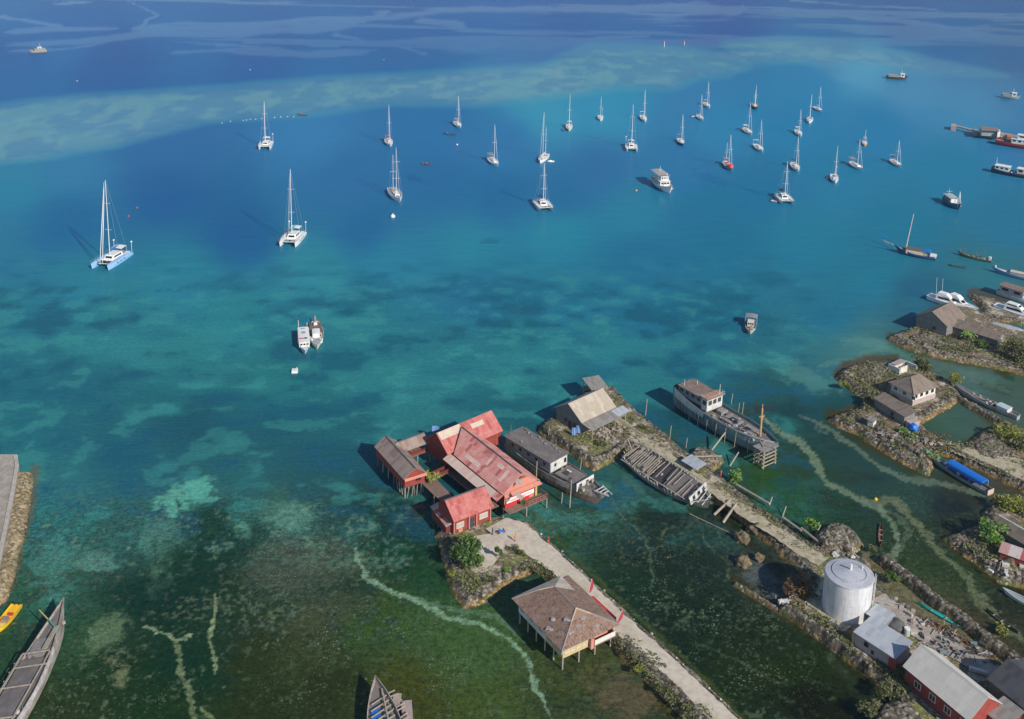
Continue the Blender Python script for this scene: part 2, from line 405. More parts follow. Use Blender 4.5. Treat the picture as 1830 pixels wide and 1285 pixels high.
    ds = N.new('ShaderNodeVectorMath'); ds.operation = 'ADD'; L.new(tc, ds.inputs[0])
    nn = N.new('ShaderNodeTexNoise'); nn.inputs['Scale'].default_value = 2; L.new(tc, nn.inputs[0]); L.new(nn.outputs['Color'], ds.inputs[1]); L.new(ds.outputs[0], vo.inputs[0])
    s2 = N.new('ShaderNodeSeparateColor'); L.new(vo.outputs['Color'], s2.inputs[0])
    near_ = rng(t, vo.outputs['Distance'], .18, .42, 1, 0)
    clus = rng(t, noi(t, tc, .12, 4, .65), .42, .62)
    spm = mul(t, mul(t, rng(t, s2.outputs[0], .55, .75), near_), mul(t, sp.outputs[0], clus))
    col = mix(t, spm, col, (.30, .36, .22))
    dk = mul(t, mul(t, rng(t, s2.outputs[1], .6, .8), near_), mul(t, sp.outputs[1], .35))
    col = mix(t, dk, col, (.01, .02, .015))
    # diffuse body of the water under a wave-averaged mirror of the sky
    df = N.new('ShaderNodeBsdfDiffuse'); L.new(col, df.inputs[0]); gl = N.new('ShaderNodeBsdfGlossy')
    L.new(rng(t, sp.outputs[2], 0, 1, .17, .08), gl.inputs['Roughness'])
    wv = noi(t, mapping(t, tc, (.55, 1.3, 1)), 1.1, 3, .55); wv2 = noi(t, mapping(t, tc, (.5, 1.2, 1)), .22, 2, .5)
    bp = N.new('ShaderNodeBump'); bp.inputs['Distance'].default_value = .12
    L.new(mul(t, wv, mul(t, wv2, 1.6), 'ADD'), bp.inputs['Height']); L.new(bp.outputs[0], gl.inputs['Normal'])
    L.new(rng(t, sp.outputs[2], 0, 1, .8, .25), bp.inputs['Strength'])
    b2 = N.new('ShaderNodeBump'); b2.inputs['Distance'].default_value = .22; b2.inputs['Strength'].default_value = .5
    L.new(mul(t, noi(t, mapping(t, tc, (.35, 1.0, 1)), 1.6, 3, .6), mul(t, noi(t, mapping(t, tc, (.25, .8, 1)), .28, 3, .55), 3.0), 'ADD'), b2.inputs['Height']); L.new(b2.outputs[0], df.inputs['Normal'])
    fr = N.new('ShaderNodeFresnel'); fr.inputs[0].default_value = 1.33
    fac = mul(t, fr.outputs[0], rng(t, sp.outputs[2], 0, 1, .5, .88))
    ms = N.new('ShaderNodeMixShader'); L.new(fac, ms.inputs[0]); L.new(df.outputs[0], ms.inputs[1]); L.new(gl.outputs[0], ms.inputs[2])
    L.new(ms.outputs[0], N['Material Output'].inputs[0]); N.remove(bs)
    me.materials.append(m)
    return o
# measured response of this light: radiance = albedo * WE + sky mirrored in the surface
GY = [0, 36, 71, 107, 160, 214, 285, 392, 535, 714, 928, 1250]
GV = np.array([[.045, .063, .078], [.039, .055, .069], [.036, .052, .07], [.0284, .041, .056], [.0212, .032, .045], [.0152, .024, .034], [.011, .0176, .026], [.007, .011, .0176], [.004, .0065, .011], [.0021, .0033, .006], [.0012, .0018, .0037], [.0006, .0012, .0021]])*1.56
EV = np.array([[.645, .679, .745], [.65, .679, .75], [.65, .68, .75], [.66, .697, .77], [.673, .712, .79], [.69, .727, .8], [.70, .737, .814], [.71, .745, .829], [.73, .76, .838], [.737, .77, .85], [.74, .775, .85], [.742, .778, .854]])
def GLOSS(qy): return np.stack([np.interp(qy, GY, GV[:, i]) for i in range(3)], -1)
WK = np.array([1.27, 1.255, 1.24])
def WEF(qy): return WK* np.stack([np.interp(qy, GY, EV[:, i]) for i in range(3)], -1)
CTRL = [
 # y ~ 0..120 open sea
 (0, 0, (74, 124, 180)), (300, 0, (70, 120, 178)), (600, 0, (68, 118, 176)), (900, 0, (68, 116, 176)), (1200, 10, (66, 112, 172)), (1500, 5, (70, 112, 168)), (1830, 0, (72, 110, 164)),
 (100, 60, (64, 116, 176)), (400, 60, (64, 116, 174)), (700, 60, (60, 112, 172)), (1000, 60, (58, 108, 170)), (1300, 50, (58, 104, 166)), (1600, 40, (62, 106, 164)), (1830, 70, (66, 108, 160)),
 (0, 120, (54, 108, 168)), (200, 130, (48, 102, 164)), (450, 120, (50, 104, 166)), (700, 105, (54, 110, 168)), (1000, 90, (62, 116, 174)), (1500, 70, (68, 120, 172)), (1700, 90, (64, 112, 166)), (1830, 110, (68, 110, 158)),
 # lagoon
 (30, 330, (46, 128, 164)), (120, 300, (50, 123, 168)), (300, 260, (46, 107, 164)), (300, 340, (38, 96, 154)), (420, 420, (36, 96, 150)), (120, 400, (38, 104, 154)),
 (560, 240, (56, 125, 178)), (620, 320, (48, 111, 164)), (780, 230, (48, 115, 170)), (780, 330, (44, 108, 160)), (660, 410, (38, 104, 154)), (900, 260, (50, 119, 172)), (900, 350, (40, 106, 158)),
 (980, 205, (62, 149, 184)), (1080, 195, (56, 145, 184)), (1250, 170, (58, 127, 178)), (1060, 300, (48, 111, 164)), (1220, 300, (46, 117, 168)), (1300, 230, (46, 131, 178)), (1450, 160, (50, 131, 180)), (1420, 220, (42, 127, 174)),
 (1550, 120, (80, 156, 196)), (1650, 160, (70, 139, 184)), (1560, 230, (44, 125, 174)), (1740, 200, (68, 137, 182)), (1830, 260, (56, 123, 172)), (1700, 300, (40, 123, 162)), (1500, 320, (42, 123, 164)), (1600, 400, (36, 118, 152)), (1800, 400, (42, 116, 152)), (1830, 180, (66, 127, 174)),
 (1130, 380, (44, 126, 160)), (1250, 370, (38, 114, 154)), (1350, 330, (36, 114, 158)), (1000, 410, (42, 132, 160)), (1150, 460, (38, 112, 150)), (1300, 440, (36, 112, 148)), (1440, 430, (38, 122, 154)), (1000, 350, (40, 108, 158)),
 # teal belt
 (0, 460, (44, 118, 152)), (150, 500, (44, 124, 150)), (330, 490, (44, 126, 152)), (560, 490, (50, 134, 156)), (700, 460, (44, 126, 158)), (850, 440, (44, 130, 158)), (0, 560, (42, 118, 140)), (200, 580, (44, 122, 138)), (420, 570, (44, 126, 142)), (650, 560, (42, 118, 138)), (850, 520, (40, 112, 146)), (1000, 540, (40, 116, 146)), (1150, 560, (36, 112, 142)), (1300, 560, (38, 116, 144)), (1480, 560, (38, 114, 144)), (1560, 500, (38, 118, 148)),
 (0, 660, (40, 112, 130)), (150, 680, (38, 106, 124)), (320, 660, (40, 112, 126)), (500, 690, (42, 118, 126)), (650, 680, (46, 124, 134)), (800, 640, (42, 116, 132)), (950, 620, (44, 122, 136)), (1080, 640, (38, 110, 134)), (1250, 640, (36, 106, 130)), (1400, 620, (46, 116, 134)), (1450, 670, (58, 116, 126)),
 (60, 780, (42, 116, 126)), (200, 770, (36, 98, 114)), (330, 760, (32, 86, 104)), (480, 770, (34, 92, 108)), (620, 760, (36, 100, 114)), (620, 820, (32, 88, 106)), (960, 710, (36, 104, 120)), (1150, 690, (34, 98, 118)),
 (100, 860, (44, 110, 120)), (250, 850, (36, 96, 112)), (420, 850, (40, 98, 106)), (560, 860, (38, 88, 96)), (650, 880, (29, 65, 66)),
 (90, 950, (51, 114, 110)), (180, 960, (48, 93, 88)), (270, 930, (56, 104, 95)), (370, 950, (24, 60, 47)), (480, 930, (55, 100, 88)), (560, 920, (44, 77, 71)), (700, 930, (25, 56, 51)),
 (40, 1060, (45, 92, 72)), (110, 1040, (49, 95, 80)), (190, 1050, (35, 69, 54)), (250, 1060, (14, 48, 36)), (340, 1020, (17, 50, 36)), (420, 1060, (29, 54, 32)), (500, 1020, (45, 67, 49)), (600, 1060, (39, 62, 41)), (700, 1000, (17, 58, 34)), (760, 1040, (31, 69, 42)),
 (20, 1160, (42, 73, 50)), (160, 1130, (46, 80, 54)), (220, 1180, (26, 52, 27)), (330, 1190, (15, 48, 32)), (280, 1090, (15, 48, 32)), (450, 1160, (41, 54, 24)), (560, 1150, (56, 67, 37)), (680, 1120, (56, 82, 36)), (780, 1120, (59, 88, 47)), (880, 1150, (63, 92, 50)),
 (130, 1260, (39, 56, 29)), (300, 1270, (26, 52, 24)), (480, 1260, (39, 51, 22)), (600, 1240, (41, 52, 24)), (760, 1240, (63, 70, 26)), (900, 1240, (63, 83, 37)), (1000, 1250, (56, 71, 40)), (1110, 1250, (67, 71, 47)), (1060, 1200, (68, 78, 48)),
 # between the piers
 (980, 930, (60, 97, 80)), (1030, 970, (49, 89, 72)), (1060, 920, (60, 102, 89)), (1120, 900, (61, 100, 87)), (1180, 940, (34, 48, 34)), (1240, 920, (35, 58, 54)), (1100, 1010, (34, 54, 40)), (1170, 1010, (26, 39, 34)), (1250, 1010, (28, 43, 37)), (1110, 1070, (22, 50, 37)), (1200, 1090, (22, 39, 30)), (1290, 1080, (23, 41, 29)), (1370, 1120, (25, 41, 19)), (1230, 1180, (23, 39, 27)), (1340, 1200, (31, 45, 22)), (1300, 1270, (25, 45, 22)), (1440, 1200, (29, 45, 15)), (1460, 1270, (22, 26, 13)), (1370, 1000, (56, 63, 57)), (1390, 1040, (60, 66, 61)),
 (950, 760, (32, 92, 104)), (1120, 850, (44, 92, 84)), (1080, 870, (52, 96, 84)), (1010, 850, (40, 78, 70)), (1150, 860, (36, 58, 52)), (1190, 740, (30, 72, 84)), (1190, 790, (44, 88, 82)), (1150, 720, (40, 110, 118)),
 (1420, 740, (30, 62, 66)), (1400, 690, (38, 84, 90)), (1480, 730, (32, 72, 72)), (1500, 800, (33, 53, 53)), (1420, 860, (41, 67, 47)), (1380, 860, (43, 73, 39)), (1460, 880, (36, 61, 48)), (1560, 850, (35, 53, 51)), (1520, 930, (32, 57, 43)), (1600, 900, (37, 55, 43)), (1420, 900, (36, 72, 33)),
 (1640, 960, (43, 61, 39)), (1560, 960, (37, 61, 43)), (1700, 940, (39, 49, 41)), (1640, 1020, (46, 65, 39)), (1720, 1030, (43, 61, 35)), (1700, 900, (36, 41, 43)), (1760, 880, (60, 61, 44)), (1790, 1080, (41, 45, 33)), (1600, 1060, (79, 90, 63)), (1660, 1090, (79, 80, 57)), (1740, 1140, (74, 68, 50)), (1550, 780, (47, 51, 29)),
 (1700, 640, (72, 96, 86)), (1790, 690, (66, 88, 78)), (1740, 670, (80, 108, 104)), (1700, 750, (62, 92, 84)), (1670, 770, (56, 84, 66)), (1550, 620, (70, 124, 128)), (1620, 630, (58, 96, 86)), (1830, 720, (70, 90, 84)), (1800, 840, (81, 69, 49)),
 (1760, 490, (50, 116, 134)), (1830, 510, (62, 110, 124)), (1650, 540, (40, 98, 130)), (1720, 575, (44, 92, 110)),
]
REEF = [([(-80, 195), (150, 170), (350, 158), (560, 140), (760, 130), (900, 120), (1010, 112), (1060, 140), (1040, 165), (960, 182), (850, 190), (700, 188), (560, 205), (420, 215), (330, 228), (200, 262), (60, 285), (-80, 300)], 1.0),
        ([(960, 128), (1000, 100), (1060, 80), (1180, 84), (1260, 92), (1340, 118), (1310, 135), (1250, 140), (1200, 160), (1100, 160), (1020, 172), (930, 170)], .95),
        ([(1300, 76), (1400, 66), (1520, 78), (1620, 92), (1740, 122), (1800, 136), (1680, 132), (1540, 118), (1400, 112), (1330, 108)], .8), ([(1180, 84), (1300, 84), (1400, 84), (1480, 100), (1420, 112), (1340, 124), (1250, 118)], .5)]
CALM = [[(840, 120), (980, 82), (1030, 140), (1020, 165), (900, 180), (780, 180), (700, 160)], [(940, 82), (1000, 100), (950, 115), (780, 128), (860, 100)],
        [(1330, 75), (1540, 70), (1830, 130), (1830, 240), (1700, 200), (1540, 160), (1400, 110)], [(1500, 140), (1640, 150), (1780, 200), (1620, 195)]]
SLICKS = [([(240, 0), (262, 30), (235, 50), (300, 44), (480, 42), (600, 36), (780, 20), (960, 15), (1150, 14), (1310, 20)], 6), ([(225, 50), (330, 52), (450, 50), (560, 55), (620, 44)], 8),
          ([(480, 44), (560, 36), (640, 30), (700, 20)], 3), ([(740, 32), (800, 42), (830, 44)], 5), ([(590, 60), (640, 66), (640, 82)], 4), ([(790, 80), (850, 88), (900, 76)], 6), ([(700, 85), (760, 100)], 3), ([(90, 5), (130, 2), (160, 0)], 4), ([(0, 30), (60, 40), (120, 50)], 4),
          ([(1240, 18), (1330, 22), (1330, 10)], 8), ([(1430, 22), (1540, 36), (1600, 40)], 5), ([(1560, 32), (1680, 45), (1760, 58)], 5), ([(1640, 66), (1760, 60), (1830, 72)], 6), ([(1420, 4), (1600, 12), (1700, 20)], 4), ([(300, 95), (420, 90), (560, 100), (640, 98)], 4), ([(420, 78), (520, 76), (600, 84)], 3),
          ([(0, 78), (120, 72), (250, 64), (420, 62), (560, 48), (640, 38)], 6), ([(1120, 14), (1200, 10), (1290, 18), (1210, 26), (1110, 18)], 8), ([(0, 55), (80, 48), (200, 50)], 5),
          ([(370, 80), (470, 88), (560, 96), (660, 92)], 4), ([(520, 46), (570, 50), (600, 44)], 7), ([(930, 88), (1010, 78), (1070, 72), (1170, 68)], 4), ([(0, 88), (100, 84), (200, 70)], 3)]
SPECK = [(1300, 1160, 170, 130, 1.0), (1180, 1050, 90, 90, .8), (640, 1170, 160, 120, .8), (540, 1000, 120, 80, .7), (820, 1180, 130, 110, .6), (1640, 1000, 90, 60, .7), (1620, 900, 60, 40, .45), (180, 1250, 160, 50, .6), (300, 920, 160, 60, .5), (1450, 900, 90, 40, .4), (1040, 930, 70, 50, .6), (170, 1120, 60, 40, .7), (222, 1200, 30, 30, .9), (900, 1230, 120, 60, .5)]
BLOBS = [(330, 895, 62, 26, -10, (92, 168, 152), .8), (355, 878, 26, 18, 0, (86, 166, 156), .7), (155, 995, 34, 18, 0, (92, 142, 132), .6), (75, 1010, 34, 60, 20, (78, 138, 130), .5), (270, 1030, 22, 34, 10, (106, 148, 126), .6),
         (275, 960, 34, 40, 0, (88, 138, 126), .45), (510, 925, 50, 24, -12, (92, 146, 130), .6), (420, 950, 14, 18, 0, (96, 156, 140), .7), (300, 1000, 40, 30, 0, (30, 62, 42), .5),
         (365, 945, 26, 30, 10, (24, 60, 44), .8), (250, 1060, 60, 34, 0, (16, 50, 42), .7), (340, 1030, 90, 50, 0, (18, 52, 40), .6), (430, 975, 50, 30, -30, (22, 54, 40), .6), (360, 1150, 60, 90, 0, (20, 52, 38), .5), (320, 905, 6, 8, 0, (24, 70, 66), .9), (346, 902, 14, 4, -10, (34, 84, 78), .6),
         (222, 1205, 20, 24, 0, (112, 122, 92), .7), (190, 1130, 42, 26, -45, (104, 130, 98), .55), (540, 1010, 90, 52, -10, (78, 86, 76), .5), (580, 1100, 60, 40, 0, (76, 82, 64), .4), (157, 1260, 6, 4, 0, (20, 30, 26), .8), (157, 1199, 6, 4, 0, (14, 28, 22), .8),
         (1110, 1250, 70, 40, 20, (96, 88, 68), .6), (1180, 925, 50, 22, 10, (26, 40, 20), .7), (1010, 965, 28, 14, 0, (36, 68, 40), .7), (1362, 740, 32, 9, -12, (66, 56, 58), .6), (1362, 1026, 46, 28, 35, (84, 92, 98), .85),
         (1390, 868, 46, 18, 32, (36, 78, 34), .45), (1425, 905, 45, 14, 32, (34, 72, 34), .45), (1690, 905, 42, 16, 10, (22, 30, 46), .5), (1610, 905, 30, 10, 20, (86, 96, 78), .2),
         (1320, 740, 40, 16, 0, (48, 52, 54), .4), (1130, 872, 40, 10, 20, (78, 116, 96), .4), (885, 428, 20, 6, 0, (34, 96, 136), .5), (1260, 320, 40, 8, 15, (36, 96, 150), .4),
         (740, 318, 18, 5, 20, (34, 92, 148), .6), (1440, 675, 60, 22, 20, (86, 140, 138), .45), (1560, 615, 50, 12, 10, (92, 140, 138), .5), (930, 690, 40, 12, 0, (50, 140, 144), .5),
         (1790, 665, 30, 8, 25, (34, 60, 40), .7), (1770, 690, 34, 10, 20, (40, 62, 36), .5), (1150, 1240, 30, 30, 0, (92, 84, 66), .4)]
FRINGE = [([(1502, 752), (1487, 744), (1522, 734), (1545, 726), (1550, 706), (1525, 692), (1498, 670), (1512, 652), (1555, 640), (1600, 643)], 11, (84, 58, 28), .75), ([(1487, 744), (1540, 772), (1600, 812), (1655, 842)], 22, (60, 56, 22), .7), ([(1592, 602), (1625, 618), (1665, 632), (1720, 643), (1800, 660)], 14, (70, 58, 26), .7),
          ([(1735, 522), (1765, 527), (1800, 540)], 10, (84, 62, 34), .7), ([(62, 842), (48, 930), (26, 1015), (0, 1075)], 13, (104, 92, 60), .6), ([(1312, 1036), (1345, 1062), (1394, 1090), (1470, 1136), (1534, 1190), (1600, 1244)], 14, (62, 56, 26), .7), ([(964, 766), (1000, 792), (1060, 834), (1106, 810)], 9, (76, 62, 30), .7),
          ([(795, 990), (812, 1045), (838, 1080), (872, 1066)], 10, (66, 70, 36), .6), ([(1690, 960), (1730, 992), (1790, 1036), (1840, 1050)], 16, (58, 48, 24), .7), ([(1110, 1150), (1160, 1205), (1230, 1290)], 26, (84, 78, 46), .6), ([(1200, 790), (1290, 855), (1400, 940)], 12, (52, 66, 30), .5), ([(1262, 900), (1330, 960), (1390, 1020)], 16, (34, 34, 22), .7), ([(960, 925), (1030, 1000), (1130, 1092), (1230, 1185), (1330, 1285)], 6, (70, 84, 46), .6), ([(1640, 760), (1700, 800), (1720, 796), (1780, 762), (1715, 712)], 8, (66, 62, 30), .6), ([(1560, 1000), (1600, 1050), (1650, 1105), (1740, 1160)], 10, (96, 88, 68), .5)]
STREAMS = [([(632, 972), (640, 1005), (655, 1035), (700, 1060), (760, 1080), (800, 1105), (860, 1120), (910, 1145), (945, 1180), (960, 1230), (985, 1290)], 12, (132, 168, 142), .8),
           ([(740, 1070), (820, 1092), (890, 1105), (940, 1150)], 16, (112, 150, 124), .45), ([(250, 1120), (290, 1128), (318, 1142), (345, 1132)], 10, (150, 172, 140), .8), ([(312, 1140), (318, 1180), (335, 1220), (345, 1260), (352, 1290)], 16, (122, 140, 104), .7),
           ([(382, 1062), (385, 1090), (375, 1130), (380, 1180), (385, 1205)], 9, (142, 160, 122), .75), ([(362, 1260), (375, 1275), (380, 1290)], 8, (132, 148, 108), .7), ([(384, 965), (385, 1000)], 6, (120, 150, 120), .6),
           ([(1362, 748), (1400, 775), (1440, 800), (1465, 840), (1480, 865), (1530, 890), (1570, 905), (1600, 940), (1605, 965), (1590, 1000), (1600, 1040), (1640, 1080)], 10, (118, 138, 116), .75),
           ([(1430, 745), (1470, 762), (1530, 800), (1570, 835), (1620, 855), (1680, 862), (1730, 875), (1760, 890), (1800, 930), (1840, 950)], 9, (104, 124, 108), .7), ([(1560, 895), (1600, 895), (1640, 935), (1680, 985), (1730, 1030), (1740, 1060), (1790, 1110), (1840, 1150)], 13, (112, 122, 96), .7), ([(1570, 905), (1610, 925), (1630, 950), (1600, 990)], 9, (108, 126, 106), .4),
           ([(1360, 750), (1388, 758)], 6, (130, 150, 128), .5), ([(1545, 985), (1590, 1040), (1650, 1090), (1720, 1132), (1800, 1185)], 34, (112, 110, 88), 1.0), ([(1455, 765), (1480, 778)], 4, (110, 130, 114), .5),
           ([(1085, 885), (1110, 920), (1150, 960), (1160, 985), (1165, 1040), (1160, 1060)], 5, (92, 122, 100), .5), ([(1130, 1095), (1155, 1105), (1165, 1130), (1215, 1190)], 4, (112, 136, 108), .6), ([(1255, 940), (1262, 970), (1300, 1010), (1300, 1040)], 4, (98, 116, 98), .5), ([(1285, 945), (1295, 975), (1300, 1010)], 3, (98, 116, 98), .4),
           ([(1190, 890), (1240, 925), (1310, 955)], 3, (96, 110, 88), .5), ([(700, 1090), (780, 1130), (850, 1200), (880, 1280)], 5, (96, 124, 84), .25), ([(1460, 655), (1530, 640), (1580, 622), (1640, 645)], 9, (104, 142, 134), .35), ([(1640, 640), (1720, 665), (1800, 700)], 14, (98, 124, 116), .35),
           ([(480, 960), (520, 935), (560, 905)], 12, (110, 150, 130), .4), ([(800, 1230), (830, 1200), (850, 1160)], 4, (104, 124, 80), .3), ([(1240, 1150), (1330, 1180), (1400, 1230)], 5, (110, 130, 100), .25)]
# ================================================================ LAND: stone banks, causeways, walls
SAND = (.50, .44, .34); GRASS = (.20, .21, .07); ROCKC = (.20, .172, .135); DARKR = (.038, .032, .024); ALG = (.25, .155, .055); SOIL = (.21, .165, .11); MOSS = (.12, .14, .04)
def field(name, pts, top, skirt=1.6, res=.27, seed=1, rough=.5, inner=.06, mix_=(.5, .3, .2), rocky=1.0, edge=.5, px=True, crest=0.0, algae=1.0, lumps=None, open_path=None, rockw=1.15, tint=None):
    """height field of a rubble bank; pts are the outline of its top"""
    Q = [P(x, y, top) for x, y in pts] if px else [Vector((x, y, 0)) for x, y in pts]
    Q = [(q.x, q.y) for q in Q]; xs = [q[0] for q in Q]; ys = [q[1] for q in Q]
    m = skirt+1.2
    gx = np.arange(min(xs)-m, max(xs)+m, res); gy = np.arange(min(ys)-m, max(ys)+m, res)
    X, Y = np.meshgrid(gx, gy); X = X+(vnoise(X*9, Y*9, 5)-.5)*res*.5; Y = Y+(vnoise(X*9, Y*9, 6)-.5)*res*.5
    wx = (fbm(X/2.2, Y/2.2, seed+1, 3)-.5)*1.3*rocky; wy = (fbm(X/2.2, Y/2.2, seed+2, 3)-.5)*1.3*rocky
    ins = inpoly(X+wx, Y+wy, Q); dd, _ = segdist(X+wx, Y+wy, Q, True); d = np.where(ins, dd, -dd)
    v1, r1 = voro(X/.68, Y/.68, seed); v2, r2 = voro(X/.34, Y/.34, seed+3)
    t = np.clip((d+skirt)/(skirt+edge), 0, 1)
    Z = -.75+(top+.75)*(t**.75)
    ez = np.exp(-(np.clip(np.abs(d-.2)-.3, 0, 9)/rockw)**2)          # rocky belt along the rim
    Z += rough*.75*ez*((.5-v1)*.8*(.4+r1)+(.4-v2)*.5)*np.clip(t*1.6, .2, 1)
    Z += crest*np.exp(-((d-.6)/.6)**2)
    Z += inner*(fbm(X/1.1, Y/1.1, seed+7, 4)-.5)*4*(1-ez)*np.clip(d, 0, 1)
    n = fbm(X/2.6, Y/2.6, seed+11, 5); n2 = fbm(X/.8, Y/.8, seed+12, 3)
    if lumps is not None: Z += lumps*np.clip(d/1.5, 0, 1)*((.6-v1)*(.4+r1)+n*.5)
    g, s_, k = mix_
    base = np.zeros(X.shape+(3,))
    cols = [(np.array(GRASS), g), (np.array(SOIL), s_), (np.array(SAND), k)]
    acc = np.zeros(X.shape)
    sel = np.clip((n-.3)/.4, 0, .999)*.7+.3*n2; lo = 0
    for i, (c, wgt) in enumerate(cols):
        hi = lo+wgt; mk = sstep(lo-.06, lo+.06, sel)*(1-sstep(hi-.06, hi+.06, sel)) if i < 2 else sstep(lo-.06, lo+.06, sel)
        base += mk[..., None]*c; acc += mk; lo = hi
    base /= np.maximum(acc, .01)[..., None]
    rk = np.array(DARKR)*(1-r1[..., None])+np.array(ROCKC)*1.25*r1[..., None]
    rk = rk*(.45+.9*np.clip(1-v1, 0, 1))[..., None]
    if tint is not None: rk = rk*.35+np.array(tint)*(.5+.7*r1[..., None])*.75
    e = sstep(.2, .6, ez*(.5+.9*n2))[..., None]
    if lumps is not None: e = np.maximum(e, .85)
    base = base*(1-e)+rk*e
    low = (1-sstep(.1+.5*n, max(.7, top*.75)*(.6+.7*n), Z))[..., None]*algae
    al = np.array(ALG)*(.55+.9*r2[..., None]); al = al*(1-sstep(.5, .7, n)[..., None])+np.array(MOSS)*sstep(.5, .7, n)[..., None]
    base = base*(1-low)+al*low
    wet = (1-sstep(-.05, .22, Z))[..., None]*.75; base = base*(1-wet)+np.array((.035, .03, .02))*wet
    ny, nx = X.shape; idx = np.arange(ny*nx).reshape(ny, nx)
    F = np.stack([idx[:-1, :-1], idx[:-1, 1:], idx[1:, 1:], idx[1:, :-1]], -1).reshape(-1, 4)
    zf = Z.ravel()[F]; F = F[(zf.max(1) > -.25)]
    used = np.unique(F); rem = -np.ones(ny*nx, np.int64); rem[used] = np.arange(len(used))
    V = np.stack([X, Y, Z], -1).reshape(-1, 3)[used]; F = rem[F]
    me = bpy.data.meshes.new(name); me.vertices.add(len(V)); me.vertices.foreach_set('co', V.ravel().astype(np.float32))
    me.loops.add(F.size); me.loops.foreach_set('vertex_index', F.ravel().astype(np.int32))
    me.polygons.add(len(F)); me.polygons.foreach_set('loop_start', (np.arange(len(F))*4).astype(np.int32)); me.polygons.foreach_set('loop_total', np.full(len(F), 4, np.int32))
    me.update(); at = me.color_attributes.new('Col', 'FLOAT_COLOR', 'POINT')
    c = np.concatenate([base.reshape(-1, 3)[used], np.ones((len(V), 1))], 1); at.data.foreach_set('color', c.ravel().astype(np.float32))
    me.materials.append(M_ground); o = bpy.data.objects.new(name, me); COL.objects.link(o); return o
def wall_line(name, label, pts, width, top, seed, **kw):
    """a dry stone wall following pixel points"""
    C = [P(x, y, top) for x, y in pts]; L = []; R = []
    for i, c in enumerate(C):
        a = C[max(0, i-1)]; b = C[min(len(C)-1, i+1)]; d = (b-a); d.z = 0; d.normalize(); n = Vector((-d.y, d.x, 0))*width/2
        L.append((c.x+n.x, c.y+n.y)); R.append((c.x-n.x, c.y-n.y))
    o = field(name, L+R[::-1], top, skirt=kw.pop('skirt', .7), seed=seed, px=False, rocky=kw.pop('rocky', .5), rough=kw.pop('rough', .6), edge=.25, mix_=(.1, .4, .5), **kw)
    return tag(o, label, 'stone wall')
def strip(name, px_l, px_r, z, m, jag=.25, seed=0, st=1.2):
    """a road: left and right edge given as pixel polylines at height z"""
    def res(pts):
        Q = [P(x, y, z) for x, y in pts]; out = [Q[0]]
        n = 70; seg = [(Q[i+1]-Q[i]).length for i in range(len(Q)-1)]; T = sum(seg); out = []
        for k in range(n+1):
            s = T*k/n; i = 0
            while i < len(seg)-1 and s > seg[i]: s -= seg[i]; i += 1
            out.append(Q[i].lerp(Q[i+1], s/seg[i]))
        return out
    A, B = res(px_l), res(px_r); rnd = random.Random(seed); mb = MB(); rings = []
    for i, (a, b) in enumerate(zip(A, B)):
        d = (b-a).normalized(); ja = rnd.uniform(-jag, jag); jb = rnd.uniform(-jag, jag)
        a2 = a+d*ja; b2 = b+d*jb; rings.append([a2.lerp(b2, k/6)+Vector((0, 0, .04*math.sin(k/6*math.pi))) for k in range(7)])
    mb.loft(rings); return struct(mb.obj(name, m))
M_road = weath('crushed_coral_road', (.60, .53, .43), (.40, .33, .25), .7, .22, .95, .5, dirt=.5, c3=(.34, .28, .2), thr=(.45, .7))
M_path = weath('sandy_path', (.50, .43, .32), (.27, .24, .13), .8, .9, .95, .4, dirt=.5, c3=(.2, .2, .09))
M_conc = weath('old_concrete', (.42, .37, .32), (.26, .22, .19), .7, .35, .95, .6, dirt=.6, c3=(.2, .17, .14))
